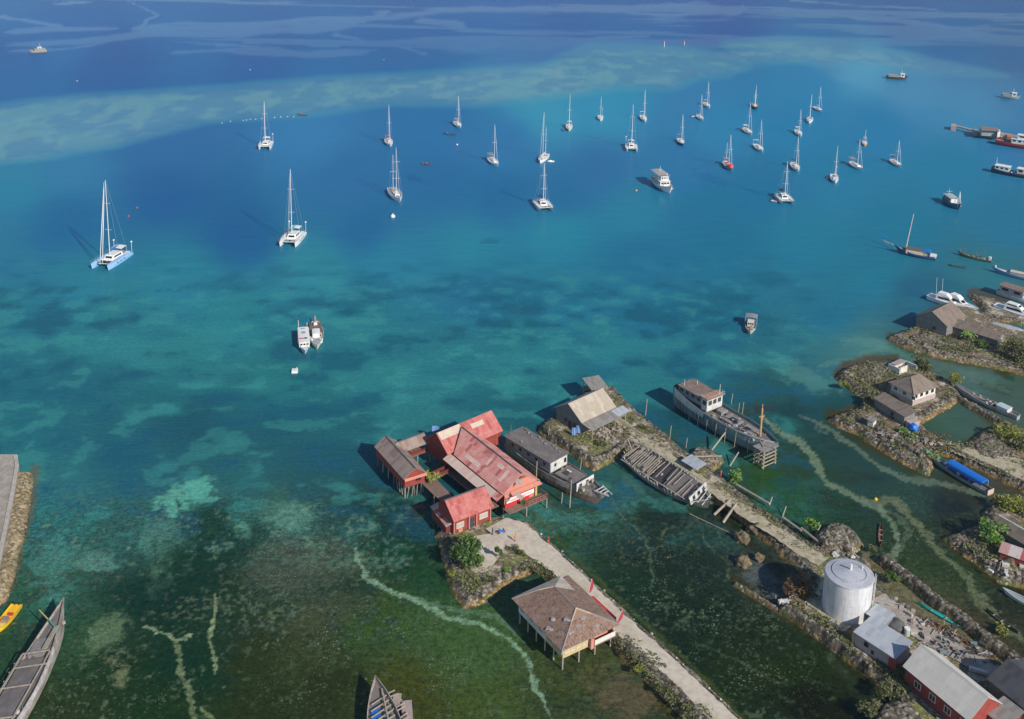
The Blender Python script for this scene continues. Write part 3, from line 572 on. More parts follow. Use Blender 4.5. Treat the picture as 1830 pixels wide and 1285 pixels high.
def land():
    s = struct
    s(field('ground', [(786, 948), (797, 968), (801, 1000), (812, 1036), (836, 1070), (868, 1058), (892, 1036), (925, 1017), (957, 1002), (990, 1024), (1040, 1076), (1098, 1136), (1150, 1188), (1215, 1248), (1250, 1290), (1290, 1345), (1440, 1345),
        (1330, 1285), (1228, 1188), (1122, 1094), (1025, 1003), (968, 955), (945, 932), (900, 920), (850, 925), (800, 935)], 1.45, 1.5, .27, 11, .5, .03, (.45, .3, .25), .7))
    s(field('ground', [(967, 762), (985, 746), (1010, 735), (1040, 700), (1062, 688), (1095, 688), (1118, 713), (1152, 743), (1200, 783), (1240, 815), (1290, 848), (1340, 892), (1400, 933), (1455, 972), (1500, 980), (1545, 992), (1562, 1035), (1600, 1073), (1642, 1096), (1702, 1123), (1752, 1156), (1802, 1188), (1870, 1235),
        (1870, 1330), (1640, 1340), (1600, 1228), (1534, 1178), (1470, 1124), (1394, 1075), (1412, 1058), (1440, 1050), (1450, 1035), (1436, 1008), (1400, 978), (1360, 943), (1318, 908), (1290, 888), (1262, 880), (1240, 852), (1205, 818), (1150, 802), (1122, 790), (1103, 803), (1062, 826), (1040, 812), (1002, 787)],
        1.7, 1.2, .27, 23, .5, .05, (.34, .28, .38), .9))
    s(field('ground', [(1500, 668), (1515, 654), (1555, 644), (1598, 648), (1650, 655), (1700, 680), (1713, 703), (1662, 735), (1640, 748), (1652, 766), (1700, 789), (1725, 797), (1738, 785), (1762, 769), (1787, 755), (1880, 790), (1880, 890), (1770, 838), (1700, 806), (1672, 800), (1655, 836),
        (1600, 808), (1545, 772), (1502, 752), (1487, 743), (1522, 733), (1545, 725), (1553, 703), (1528, 690)], 1.4, 1.6, .27, 37, .7, .06, (.3, .5, .2), .9))
    s(field('ground', [(1594, 599), (1620, 588), (1642, 581), (1650, 566), (1690, 546), (1720, 546), (1760, 558), (1800, 578), (1880, 602), (1880, 672), (1800, 652), (1720, 637), (1660, 626), (1620, 613)], 1.4, 2.0, .4, 41, .8, .06, (.15, .6, .25), .8))
    s(field('ground', [(1735, 525), (1765, 529), (1800, 541), (1880, 560), (1880, 584), (1815, 572), (1780, 566), (1756, 572), (1745, 566), (1762, 552), (1752, 540)], 1.0, 1.8, .42, 43, .8, .05, (.1, .6, .3), .8))
    s(field('ground', [(1693, 956), (1735, 946), (1758, 936), (1768, 912), (1785, 890), (1880, 880), (1880, 1060), (1828, 1036), (1792, 1028), (1752, 1000), (1726, 980)], 1.3, 1.8, .27, 47, 1.0, .08, (.3, .6, .1), 1.1))
    s(field('ground', [(20, 840), (50, 842), (42, 900), (30, 960), (16, 1020), (2, 1062), (-40, 1090), (-90, 1090), (-90, 835)], 1.1, 1.9, .27, 53, .45, .05, (.05, .3, .65), .6, algae=.5, rockw=3, tint=(.46, .35, .19)))
    strip('road', [(868, 945), (905, 975), (932, 986), (989, 1024), (1102, 1131), (1220, 1243), (1275, 1300)], [(905, 925), (940, 935), (962, 955), (1017, 1004), (1113, 1095), (1218, 1190), (1335, 1300)], 1.56, M_road, .2, 3)
    strip('path', [(846, 958), (850, 978), (856, 996), (863, 1014), (874, 1012)], [(905, 950), (908, 962), (897, 985), (888, 1000), (880, 1010)], 1.55, M_road, .3, 5)
    strip('path', [(1098, 752), (1145, 790), (1195, 826), (1250, 868), (1330, 925), (1400, 972), (1462, 1012)], [(1108, 745), (1155, 781), (1208, 817), (1266, 858), (1345, 912), (1415, 958), (1480, 998)], 1.86, M_path, .35, 6)
    strip('path', [(1438, 1075), (1475, 1103), (1510, 1128)], [(1450, 1066), (1490, 1095), (1525, 1118)], 1.86, M_path, .3, 8)
    strip('path', [(1560, 1070), (1600, 1108), (1650, 1150), (1720, 1185), (1810, 1240)], [(1580, 1060), (1640, 1102), (1690, 1128), (1750, 1165), (1830, 1215)], 1.86, M_conc, .3, 9)
    strip('path', [(1672, 795), (1720, 815), (1790, 843), (1860, 875)], [(1692, 787), (1740, 802), (1800, 815), (1880, 830)], 1.5, M_path, .4, 10)
    wall_line('stone_wall', 'long dark dry stone wall along the muddy channel right of the silver tank', [(1576, 990), (1600, 1008), (1640, 1038), (1680, 1070), (1720, 1098), (1760, 1130), (1800, 1160), (1860, 1205)], 2.0, 1.7, 61)
    wall_line('stone_wall', 'stone wall between the square fish pond and the long derelict boat', [(1710, 706), (1740, 722), (1775, 742), (1812, 760), (1850, 785)], 1.6, 1.2, 62)
    wall_line('stone_wall', 'pale rubble wall on the outer edge of the mole below the lean-to roof', [(1517, 737), (1545, 748), (1580, 770), (1615, 790), (1650, 812)], 1.6, 2.2, 63)
    wall_line('stone_wall', 'low yellowish stone wall enclosing the grey pool below the causeway', [(1312, 1038), (1335, 1052), (1360, 1068), (1385, 1082), (1400, 1090)], 1.1, .7, 64, skirt=.5)
    wall_line('stone_wall', 'grey stone retaining wall in front of the silver tank and pink shed', [(1400, 1076), (1440, 1100), (1475, 1126), (1520, 1160), (1560, 1190)], 1.2, 2.1, 65)
    wall_line('stone_wall', 'pale stone edge wall between the sandy path and the mooring of the blue canopy boat', [(1690, 795), (1730, 812), (1780, 835), (1850, 870)], 1.1, 1.8, 66)
    wall_line('stone_wall', 'rubble wall on the seaward side of the islet holding the tan roofed house', [(972, 762), (1000, 780), (1035, 803), (1060, 818), (1090, 806), (1118, 790)], 1.3, 2.0, 67)
    wall_line('stone_wall', 'mossy stone wall beside the road below the brown roofed house', [(1112, 1140), (1150, 1176), (1195, 1216), (1240, 1262), (1270, 1300)], 1.5, 1.8, 68, skirt=1.6)
    # slab on top of the left pier
    mb = MB(); q = [(-120, 812), (31, 812), (34, 832), (24, 890), (10, 960), (-6, 1040), (-120, 1050)]
    mb.poly([P(x, y, 1.9) for x, y in q], 1.6)
    r = thing('pier', 'grey concrete pier slab at the left edge of the photo', 'pier', P(0, 900, 0)); o = mb.obj('slab', M_conc, None); o.parent = r; o.matrix_parent_inverse = Matrix.Translation(-r.location)
    mb = MB(); q = [(24, 815), (31, 812), (34, 832), (24, 890), (10, 960), (-6, 1040), (-14, 1040), (3, 955), (17, 885), (27, 832)]
    a = [P(x, y, 2.15) for x, y in q]; mb.loft([a[:0]+[p for p in a]+[a[0]], [p-Vector((0, 0, .3)) for p in a]+[a[0]-Vector((0, 0, .3))]]); mb.poly(a, .05)
    o = mb.obj('kerb', weath('pale_kerb', (.5, .46, .4), k=.6), None); o.parent = r; o.matrix_parent_inverse = Matrix.Translation(-r.location)
    # heaps and boulders
    def heap(pts, top, label, seed, **kw):
        return tag(field('rubble_heap', pts, top, skirt=1.2, res=.3, seed=seed, rough=.6, lumps=kw.pop('lumps', .7)*.55, mix_=(.1, .3, .6), **kw), label, 'rubble heap')
    heap([(1463, 972), (1462, 950), (1480, 934), (1505, 932), (1528, 945), (1540, 968), (1520, 978)], 1.6, 'round heap of dark coral stone beyond the silver tank', 71, lumps=1.4)
    heap([(1532, 660), (1560, 652), (1585, 655), (1588, 672), (1555, 684), (1534, 680)], 1.5, 'grey coral rubble heap inside the crescent shaped islet', 72, lumps=1.1)
    heap([(1738, 792), (1770, 778), (1810, 792), (1815, 815), (1780, 822), (1745, 812)], 1.6, 'dark gravel heap beside the square fish pond', 73, lumps=.5)
    heap([(1568, 1268), (1590, 1250), (1625, 1252), (1650, 1275), (1655, 1310), (1560, 1310)], 2.6, 'pale rubble mound at the bottom edge beside the red walled building', 74, lumps=1.0, algae=0)
    heap([(1622, 603), (1650, 592), (1680, 604), (1688, 618), (1650, 618)], 1.7, 'rough grey rock pile below the gabled house at the upper right shore', 75, lumps=1.0)
    heap([(1233, 808), (1250, 798), (1275, 802), (1290, 818), (1270, 832), (1248, 830)], 1.2, 'brown stone and wood heap beside the propped blue ship', 76, lumps=.8)
    for (x, y, r_, lab, sd) in [(1326, 966, 1.35, 'squat brown boulder with a pale top standing in the water below the causeway', 3), (1328, 1008, 1.45, 'brown boulder at the corner of the grey pool, nearest the camera of two', 4),
                                (1350, 950, 1.5, 'tall dark rock leaning against the causeway wall', 5), (1387, 973, 1.2, 'yellowish rock at the foot of the causeway wall above the grey pool', 6), (1355, 1000, 1.0, 'dark weedy rock in the middle of the grey pool', 7),
                                (1804, 1020, 1.7, 'big brown boulder on the right hand rocky shore', 8), (1765, 975, 1.8, 'dark boulder below the green tree on the right hand shore', 9), (1742, 965, 1.5, 'brown shore rock left of the green tree', 12)]:
        c = P(x, y, 0); mb = MB(); mb.rock((0, 0, .35), r_, .95, sd, 0, 3, .45)
        m = weath('boulder_stone', (.22, .155, .08), (.06, .05, .035), .85, .9, .95, 1.0, thr=(.4, .55), c3=(.32, .28, .22), dirt=.5)
        tag(mb.obj('boulder', m, None, True, c, sd), lab, 'boulder')

def scatter(label, pts, top, n, m, seed, s0=.16, name='scrub', h=.45, edge=None, clus=4.0):
    Q = [P(x, y, top) for x, y in pts]; Q = [(q.x, q.y) for q in Q]; rd = np.random.RandomState(seed)
    xs = [q[0] for q in Q]; ys = [q[1] for q in Q]; X = rd.uniform(min(xs), max(xs), n*12); Y = rd.uniform(min(ys), max(ys), n*12)
    d, _ = segdist(X, Y, Q, True); k = inpoly(X, Y, Q) & (fbm(X/clus, Y/clus, seed, 3) > .52)
    if edge: k &= d < edge
    X, Y = X[k][:n], Y[k][:n]; mb = MB(); R = random.Random(seed)
    for x, y in zip(X, Y):
        for _ in range(5):
            p = Vector((x+R.gauss(0, .25), y+R.gauss(0, .25), top+R.uniform(-.1, h))); u = Vector((R.gauss(0, 1), R.gauss(0, 1), R.gauss(0, .7))).normalized(); v = u.orthogonal(); s = s0*R.uniform(.6, 1.5)
            mb.add([p-u*s, p+v*s*.5, p+u*s, p-v*s*.5], [(0, 1, 2, 3)])
    o = mb.obj(name, m); o['kind'] = 'stuff'; return o
# ================================================================ BOATS
WHITE = paint('white_gelcoat', (.80, .79, .76)); CREAM = paint('cream_paint', (.72, .64, .48)); LBLUE = paint('light_blue_paint', (.32, .55, .85)); NAVY = paint('navy_canvas', (.03, .06, .20)); DARKH = paint('dark_blue_hull', (.03, .10, .22))
RED = paint('red_canvas', (.62, .04, .04)); TEALC = paint('teal_canvas', (.05, .42, .45)); ALU = paint('mast_alloy', (.72, .72, .70), .4); GLASS = paint('tinted_window', (.02, .025, .03), .15, 0); TEAK = weath('teak_deck', (.42, .33, .24), (.3, .24, .18)); ROPE = paint('rigging_wire', (.5, .5, .5))
ORANGE = paint('orange_hull_paint', (.8, .42, .05)); GREYP = paint('grey_paint', (.30, .31, .33)); NETB = paint('dark_netting', (.05, .05, .06), .9); GREENP = paint('green_paint', (.10, .45, .16)); BLUEC = paint('blue_tarpaulin', (.01, .16, .62), .5, .25); YEL = paint('yellow_paint', (.85, .52, .02)); PINKW = paint('faded_pink', (.55, .33, .30)); BLACKR = paint('black_rubber', (.02, .02, .02), .7)
def turn(h, px, py):                  # heading noted along the picture's own axes at (px, py) -> heading on the water
    n = math.hypot(*h); s = .0072*(py+250); k = .9716*(py+250)/FPX
    d = P(px+h[0]/n*s*3, py-h[1]/n*s*k*3)-P(px, py); return math.atan2(d.y, d.x)
def hull(root, L, B, free, mh, md, sheer=.35, stern=.1, bw=.25, transom=.75, rake=.9, draft=.35, pw=2.2, mb2=None, n=15, names=('hull', 'deck'), stripe=None, fine=.9, crown=.0):
    """lofted hull, bow at +x, waterline at z=0. Returns gunwale height and half beam as functions of x"""
    def hb(t):
        k = 1-max(0, (t-.42)/.58)**pw
        a = transom+(1-transom)*math.sin(min(1, t/.42)*math.pi/2)
        return max(.03, B/2*k*a)
    def gz(t): return free+sheer*max(0, (t-.35)/.65)**2+stern*max(0, (.4-t)/.4)**2
    R = []; I = []
    for i in range(n+1):
        t = (i/n)**.92; x0 = -L/2+L*t; b = hb(t); g = gz(t); ring = []
        for (kb, kz) in ((1, 1), (.97, .55), (.9*fine, .12), (.72*fine, -.35), (.04, -1)):
            z = g*kz if kz > 0 else draft*kz*(1-.85*max(0, (t-.8)/.2))
            ring.append((x0-rake*(1-(z+draft)/(g+draft))*t**6+0*kb, b*kb, z))
        R.append([(x, y, z) for x, y, z in ring]+[(x, -y, z) for x, y, z in ring[::-1]])
        I.append([(x0-.05*t, max(.01, b-.1), g-.0), (x0-.05*t, max(.01, b-.1), g-bw+crown*0), (x0-.05*t, -max(.01, b-.1), g-bw), (x0-.05*t, -max(.01, b-.1), g)])
    h = MB(); h.loft(R); h.add(R[0], [tuple(range(len(R[0])))[::-1]])
    nr = len(R[0])
    for i in range(n):               # gunwale cap and inside of the bulwark
        a, b_ = R[i], R[i+1]; c, d = I[i], I[i+1]
        h.add([a[0], b_[0], d[0], c[0]], [(0, 3, 2, 1)]); h.add([a[-1], b_[-1], d[3], c[3]], [(0, 1, 2, 3)])
        h.add([c[0], d[0], d[1], c[1]], [(0, 3, 2, 1)]); h.add([c[3], d[3], d[2], c[2]], [(0, 1, 2, 3)])
    h.add([I[0][0], I[0][1], I[0][2], I[0][3]], [(0, 1, 2, 3)])
    if stripe is not None:           # second material below or above a level
        h.m = [1 if sum(h.v[k][2] for k in f)/len(f) < stripe else 0 for f in h.f]
    ho = h.obj(names[0], [mh, mb2 or mh], root, False)
    d = MB(); d.loft([[r[1], (r[1][0], 0, r[1][2]+.04), r[2]] for r in I]); d.obj(names[1], md, root)
    T = lambda x: (x+L/2)/L
    return (lambda x: gz(T(x))), (lambda x: hb(T(x))), ho
def cabin(root, name, x0, x1, w0, w1, z, h, m, mg=None, slope=.35, win=True, top=None, side=True):
    """trunk cabin between x0 (aft) and x1 (fore); windows are its sub-parts"""
    mb = MB(); sl = min(slope*h, (x1-x0)*.3); k = .86
    lo = [(x0, -w0/2, z), (x1, -w1/2, z), (x1, w1/2, z), (x0, w0/2, z)]; hi = [(x0+sl*.3, -w0/2*k, z+h), (x1-sl*1.6, -w1/2*k, z+h), (x1-sl*1.6, w1/2*k, z+h), (x0+sl*.3, w0/2*k, z+h)]
    mb.add(lo+hi, [(4, 5, 6, 7), (0, 1, 5, 4), (1, 2, 6, 5), (2, 3, 7, 6), (3, 0, 4, 7)])
    o = mb.obj(name, m, root)
    if win:
        wm = MB(); V = Vector
        def strip_(a, b, c, d, u0=.12, u1=.88, v0=.35, v1=.75):
            a, b, c, d = V(a), V(b), V(c), V(d); n = (b-a).cross(d-a).normalized()*.02
            f = lambda u, v: (a.lerp(b, u)).lerp(d.lerp(c, u), v)+n
            wm.add([f(u0, v0), f(u1, v0), f(u1, v1), f(u0, v1)], [(0, 1, 2, 3)])
        strip_(lo[0], lo[1], hi[1], hi[0]); strip_(lo[2], lo[3], hi[3], hi[2]); strip_(lo[1], lo[2], hi[2], hi[1]); strip_(lo[3], lo[0], hi[0], hi[3])
        wm.parts('window', GLASS, o)
    return o
def mast(root, x, z0, h, r=.11, rake=.0, y=0, spread=1.3, nsp=1, m=None, name='mast'):
    mb = MB(); tip = (x-rake*h, y, z0+h); mb.tube((x, y, z0), tip, r, r*.7, 6)
    for k in range(nsp):
        q = (k+1)/(nsp+1)*1.05; c = (x-rake*h*q, y, z0+h*q); mb.tube((c[0], y-spread, c[2]), (c[0], y+spread, c[2]), .05, n=4)
    mb.tube((tip[0]-.25, y, tip[2]+.1), (tip[0]+.25, y, tip[2]+.1), .03, n=4)
    return mb.obj(name, m or ALU, root), tip
def stays(root, tip, pts, r=.014):
    mb = MB()
    for p in pts: mb.tube(tip, p, r, n=4)
    mb.obj('rigging', ROPE, root)
def boom(root, x, z, l, mc, r=.2):
    b = MB(); b.tube((x, 0, z), (x-l, 0, z+.15), .08, n=6); o = b.obj('boom', ALU, root)
    c = MB(); c.loft([[(x-l*t, r*k*math.cos(a), z+.15+.15*t+r*1.3*k*math.sin(a)) for a in [i*math.pi/3 for i in range(6)]] for t, k in ((.02, .5), (.2, 1.1), (.6, .9), (.97, .4))], closed=True, caps=True); c.obj('sail_cover', mc, o)
def bimini(root, x0, x1, w, z0, z1, mc, name='bimini', post=.03):
    b = MB(); n = 6; top = []
    for k in range(n+1):
        y = -w/2+w*k/n; zz = z1+.18*math.sin(math.pi*k/n); top.append(((x0, y, zz-.03), ((x0+x1)/2, y, zz+.03), (x1, y, zz-.03)))
    b.loft(top); b.loft([tuple((p[0], p[1], p[2]-.05) for p in r) for r in top]); o = b.obj(name, mc, root)
    f = MB()
    for x in (x0, x1):
        for s in (-1, 1): f.tube((x*.7+(x0+x1)/2*.3, s*w/2, z0), (x, s*w/2, z1), post, n=4)
    f.parts('frame_leg', ALU, o)
def jib(root, a, b, m=None, r=.13):
    mb = MB(); a = Vector(a); b = Vector(b); mb.tube(a, a.lerp(b, .5), r*.6, r, 6); mb.tube(a.lerp(b, .5), b, r, r*.4, 6); mb.obj('furled_jib', m or WHITE, root)
def outboard(root, x, y, z):
    mb = MB(); mb.box(x, y, z, .35, .25, .4, taper=.8); mb.tube((x, y, z), (x-.1, y, z-.7), .07); mb.obj('outboard_motor', BLACKR, root)
def monohull(px, py, ytop, head, L, label, mh=None, cover=None, bim=None, ketch=0, deck=None, sp=1, arch=False, dark_bottom=None, dodger=None, jb=True, gen=False):
    root = thing('sailing_yacht', label, 'sailing yacht', P(px, py), turn(head, px, py), 'sailing boats anchored in the lagoon')
    B = L*.3; fr = L*.088
    g, hb, _ = hull(root, L, B, fr, mh or WHITE, deck or WHITE, L*.035, .05, .1, .7, L*.07, mb2=dark_bottom, stripe=.18)
    c = cabin(root, 'coachroof', -L*.08, L*.24, B*.58, B*.38, fr-.08, L*.045, WHITE)
    H = hgt(px, py, ytop)-fr; mx = L*.1
    _, tip = mast(root, mx, fr, H, .12, .012, 0, B*.32, sp)
    stays(root, tip, [(L*.49, 0, fr+L*.035), (-L*.49, 0, fr), (mx-.3, B*.46, fr), (mx-.3, -B*.46, fr)])
    boom(root, mx-.1, fr+1.5, L*.34, cover or WHITE, .17)
    if jb: jib(root, (L*.48, 0, fr+L*.035+.3), (tip[0]+.3, 0, tip[2]*.95), None, .06)
    if label.startswith('grey ketch'):
        ck = MB(); ck.rock((L*.27, 0, fr+.5), 1.7, .55, 3, 0, 2, .15); ck.obj('foredeck_cover', RED, root)
    ck = MB(); ck.box(-L*.27, 0, fr-.09, L*.24, B*.42, .05); ck.obj('cockpit', TEAK, root)
    if dodger: 
        d = MB(); d.loft([[(-L*.1+.0, y, fr+z) for y, z in ((-B*.26, .1), (-B*.2, .85), (0, 1.0), (B*.2, .85), (B*.26, .1))], [(-L*.1+L*.09, y, fr+z*.55) for y, z in ((-B*.26, .5), (-B*.2, .7), (0, .8), (B*.2, .7), (B*.26, .5))]]); d.obj('sprayhood', dodger, root)
    if bim: bimini(root, -L*.4, -L*.2, B*.62, fr, fr+2.0, bim)
    if ketch:
        _, t2 = mast(root, -L*.28, fr, H*ketch, .1, .012, 0, B*.25, 1, name='mizzen_mast'); stays(root, t2, [(-L*.3, B*.36, fr), (-L*.3, -B*.36, fr), (tip[0], 0, tip[2]*.8)])
    if arch:
        a = MB(); 
        for s in (-1, 1): a.tube((-L*.45, s*B*.34, fr), (-L*.46, s*B*.34, fr+2.2), .04, n=4)
        a.box(-L*.46, 0, fr+2.2, .9, B*.72, .05); a.obj('solar_arch', GREYP if arch == 1 else WHITE, root)
    if gen: 
        a = MB(); a.tube((-L*.46, B*.3, fr), (-L*.46, B*.3, fr+3.6), .045, n=4); a.rock((-L*.46, B*.3, fr+3.7), .3, .8, 1, 0, 1, .1); a.obj('wind_generator', WHITE, root)
    rl = MB()
    for s in (-1, 1):
        q = [(x, s*(hb(x)-.06), g(x)+.55) for x in (-L*.46, -L*.2, 0, L*.2, L*.36, L*.47)]
        for a, b in zip(q, q[1:]): rl.tube(a, b, .022, n=4)
        for a in q: rl.tube((a[0], a[1], a[2]-.55), a, .02, n=4)
    rl.obj('guard_rail', ALU, root)
    ru = MB(); ru.box(-L*.46, 0, -.5, .35, .08, .8+fr*.5); ru.obj('rudder', WHITE, root)
    return root
def catamaran(px, py, ytop, head, L, label, mh=None, cover=None, bim=None, gens=(1,), jb2=False, bimc=None):
    root = thing('catamaran', label, 'catamaran', P(px, py), turn(head, px, py), 'sailing boats anchored in the lagoon')
    W = L*.49; hbm = L*.11; fr = L*.105; mh = mh or WHITE
    for s in (-1, 1):
        m = MB(); n = 12; R = []
        for i in range(n+1):
            t = (i/n); x0 = -L/2+L*t; k = (1-max(0, (t-.5)/.5)**2.6)*(.72+.28*min(1, t/.3)); b = max(.03, hbm/2*k); gg = fr+L*.02*t
            if t < .12: gg *= .45+.55*t/.12
            ring = [(b*.92, gg), (b, gg*.5), (b*.8, .05), (b*.45, -.3), (.02, -.5)]
            ring = [(x0-.6*(1-z/gg)*t**8, y, z) for y, z in ring]
            R.append([(x, s*(W/2-hbm/2)+y, z) for x, y, z in ring]+[(x, s*(W/2-hbm/2)-y, z) for x, y, z in ring[::-1]])
        m.loft(R); m.add(R[0], [tuple(range(10))[::-1]]); m.add([r[0] for r in R]+[r[-1] for r in R[::-1]], [tuple(range(2*n+2))[::-1]])
        m.obj('hull', mh, root)
        wl = MB()
        for k in range(3): wl.box(-L*.1+k*L*.13, s*(W/2-hbm*.0+.0), fr*.62, L*.08, .06, .22)
        wl.parts('hull_window', GLASS, root)
    d = MB(); z = fr-.32; d.box(-L*.13, 0, z, L*.62, W-hbm*1.1, .3); d.obj('bridge_deck', WHITE, root)
    c = MB(); c.tube((L*.36, -W/2+hbm/2, fr-.1), (L*.36, W/2-hbm/2, fr-.1), .12, n=6); c.obj('crossbeam', ALU, root)
    for s in (-1, 1):
        c = MB(); c.box(L*.27, s*(W/4-hbm*.28), fr-.16, L*.17, W/2-hbm*1.0, .04); c.obj('trampoline', NETB if mh is not WHITE else GREYP, root)
    cb = cabin(root, 'saloon', -L*.24, L*.16, W*.56, W*.44, fr-.04, 1.25, WHITE, slope=.75)
    H = hgt(px, py, ytop)-fr; mx = L*.06; _, tip = mast(root, mx, fr+1.0, H-1.0, .15, .02, 0, 1.3, 2)
    stays(root, tip, [(L*.36, 0, fr), (-L*.3, W*.45, fr), (-L*.3, -W*.45, fr), (mx-.6, W*.42, fr), (mx-.6, -W*.42, fr)], .018)
    boom(root, mx-.1, fr+2.6, L*.38, cover or WHITE, .24)
    jib(root, (L*.36, 0, fr+.2), (mx+.5, 0, fr+H*.93), None, .13 if jb2 else .05)
    if jb2: jib(root, (L*.46, 0, fr+.2), (mx+.3, 0, fr+H*.99), None, .13)
    bimini(root, -L*.42, -L*.2, W*.5, fr, fr+2.1, bimc or bim or WHITE, 'hard_top')
    ck = MB(); ck.box(-L*.33, 0, fr-.01, L*.2, W*.46, .03); ck.box(-L*.31, 0, fr+.02, L*.06, W*.3, .4); ck.obj('cockpit', GREYP, root)
    for s in gens:
        a = MB(); a.tube((-L*.47, s*(W/2-.5), fr*.6), (-L*.47, s*(W/2-.5), fr+3.2), .06, n=5)
        a.rock((-L*.47, s*(W/2-.5), fr+3.3), .38, .8, 1, 0, 1, .1); a.obj('wind_generator', WHITE, root)
    rl = MB()
    for s in (-1, 1):
        q = [(x, s*(W/2-.12), fr+L*.01+.6) for x in (-L*.36, -L*.15, L*.05, L*.25, L*.42)]
        for a, b in zip(q, q[1:]): rl.tube(a, b, .022, n=4)
        for a in q: rl.tube((a[0], a[1], a[2]-.6), a, .02, n=4)
    rl.obj('guard_rail', ALU, root)
    return root
def dinghy(px, py, head, label, m=None, L=3.2, mo=True, name='dinghy', cat='dinghy'):
    root = thing(name, label, cat, P(px, py), turn(head, px, py))
    t = MB(); w = L*.24
    pts = [(-L/2, w), (L*.2, w), (L*.42, w*.6), (L/2, 0), (L*.42, -w*.6), (L*.2, -w), (-L/2, -w)]
    for a, b in zip(pts, pts[1:]): t.tube((*a, .25), (*b, .25), .24, n=8)
    t.obj('tube', m or GREYP, root, True); f = MB(); f.box(-.1, 0, .1, L*.85, w*1.9, .06); f.box(-L*.2, 0, .16, .3, w*1.8, .2); f.obj('floor', WHITE, root)
    if mo: outboard(root, -L/2-.1, 0, .45)
    return root
def canoe(px, py, head, L, label, m, B=None, name='canoe', people=0, z=0):
    c = P(px, py, z); root = thing(name, label, 'canoe', c, turn(head, px, py)); B = B or L*.14
    mb = MB(); R = []; n = 12
    for i in range(n+1):
        t = i/n; k = max(.02, math.sin(math.pi*t)**.7); x = -L/2+L*t; g = .35+.3*abs(2*t-1)**3; b = B/2*k
        R.append([(x, b, g), (x, b*.8, .1), (x, 0, -.15), (x, -b*.8, .1), (x, -b, g), (x, -b*.8, g-.02), (x, -b*.6, .1+.05), (x, 0, .02), (x, b*.6, .15), (x, b*.8, g-.02)])
    mb.loft(R, closed=True); mb.obj('hull', m, root); th = MB()
    for x in (-L*.25, 0, L*.22): th.box(x, 0, .28, .22, B*.86, .05)
    th.obj('thwart', TEAK, root); return root
def rail(mb, pts, h=.7, r=.04, posts=True, mid=False):
    for a, b in zip(pts, pts[1:]):
        mb.tube((a[0], a[1], a[2]+h), (b[0], b[1], b[2]+h), r, n=4)
        if mid: mb.tube((a[0], a[1], a[2]+h*.5), (b[0], b[1], b[2]+h*.5), r*.8, n=4)
    for a in pts: mb.tube(a, (a[0], a[1], a[2]+h), r, n=4)
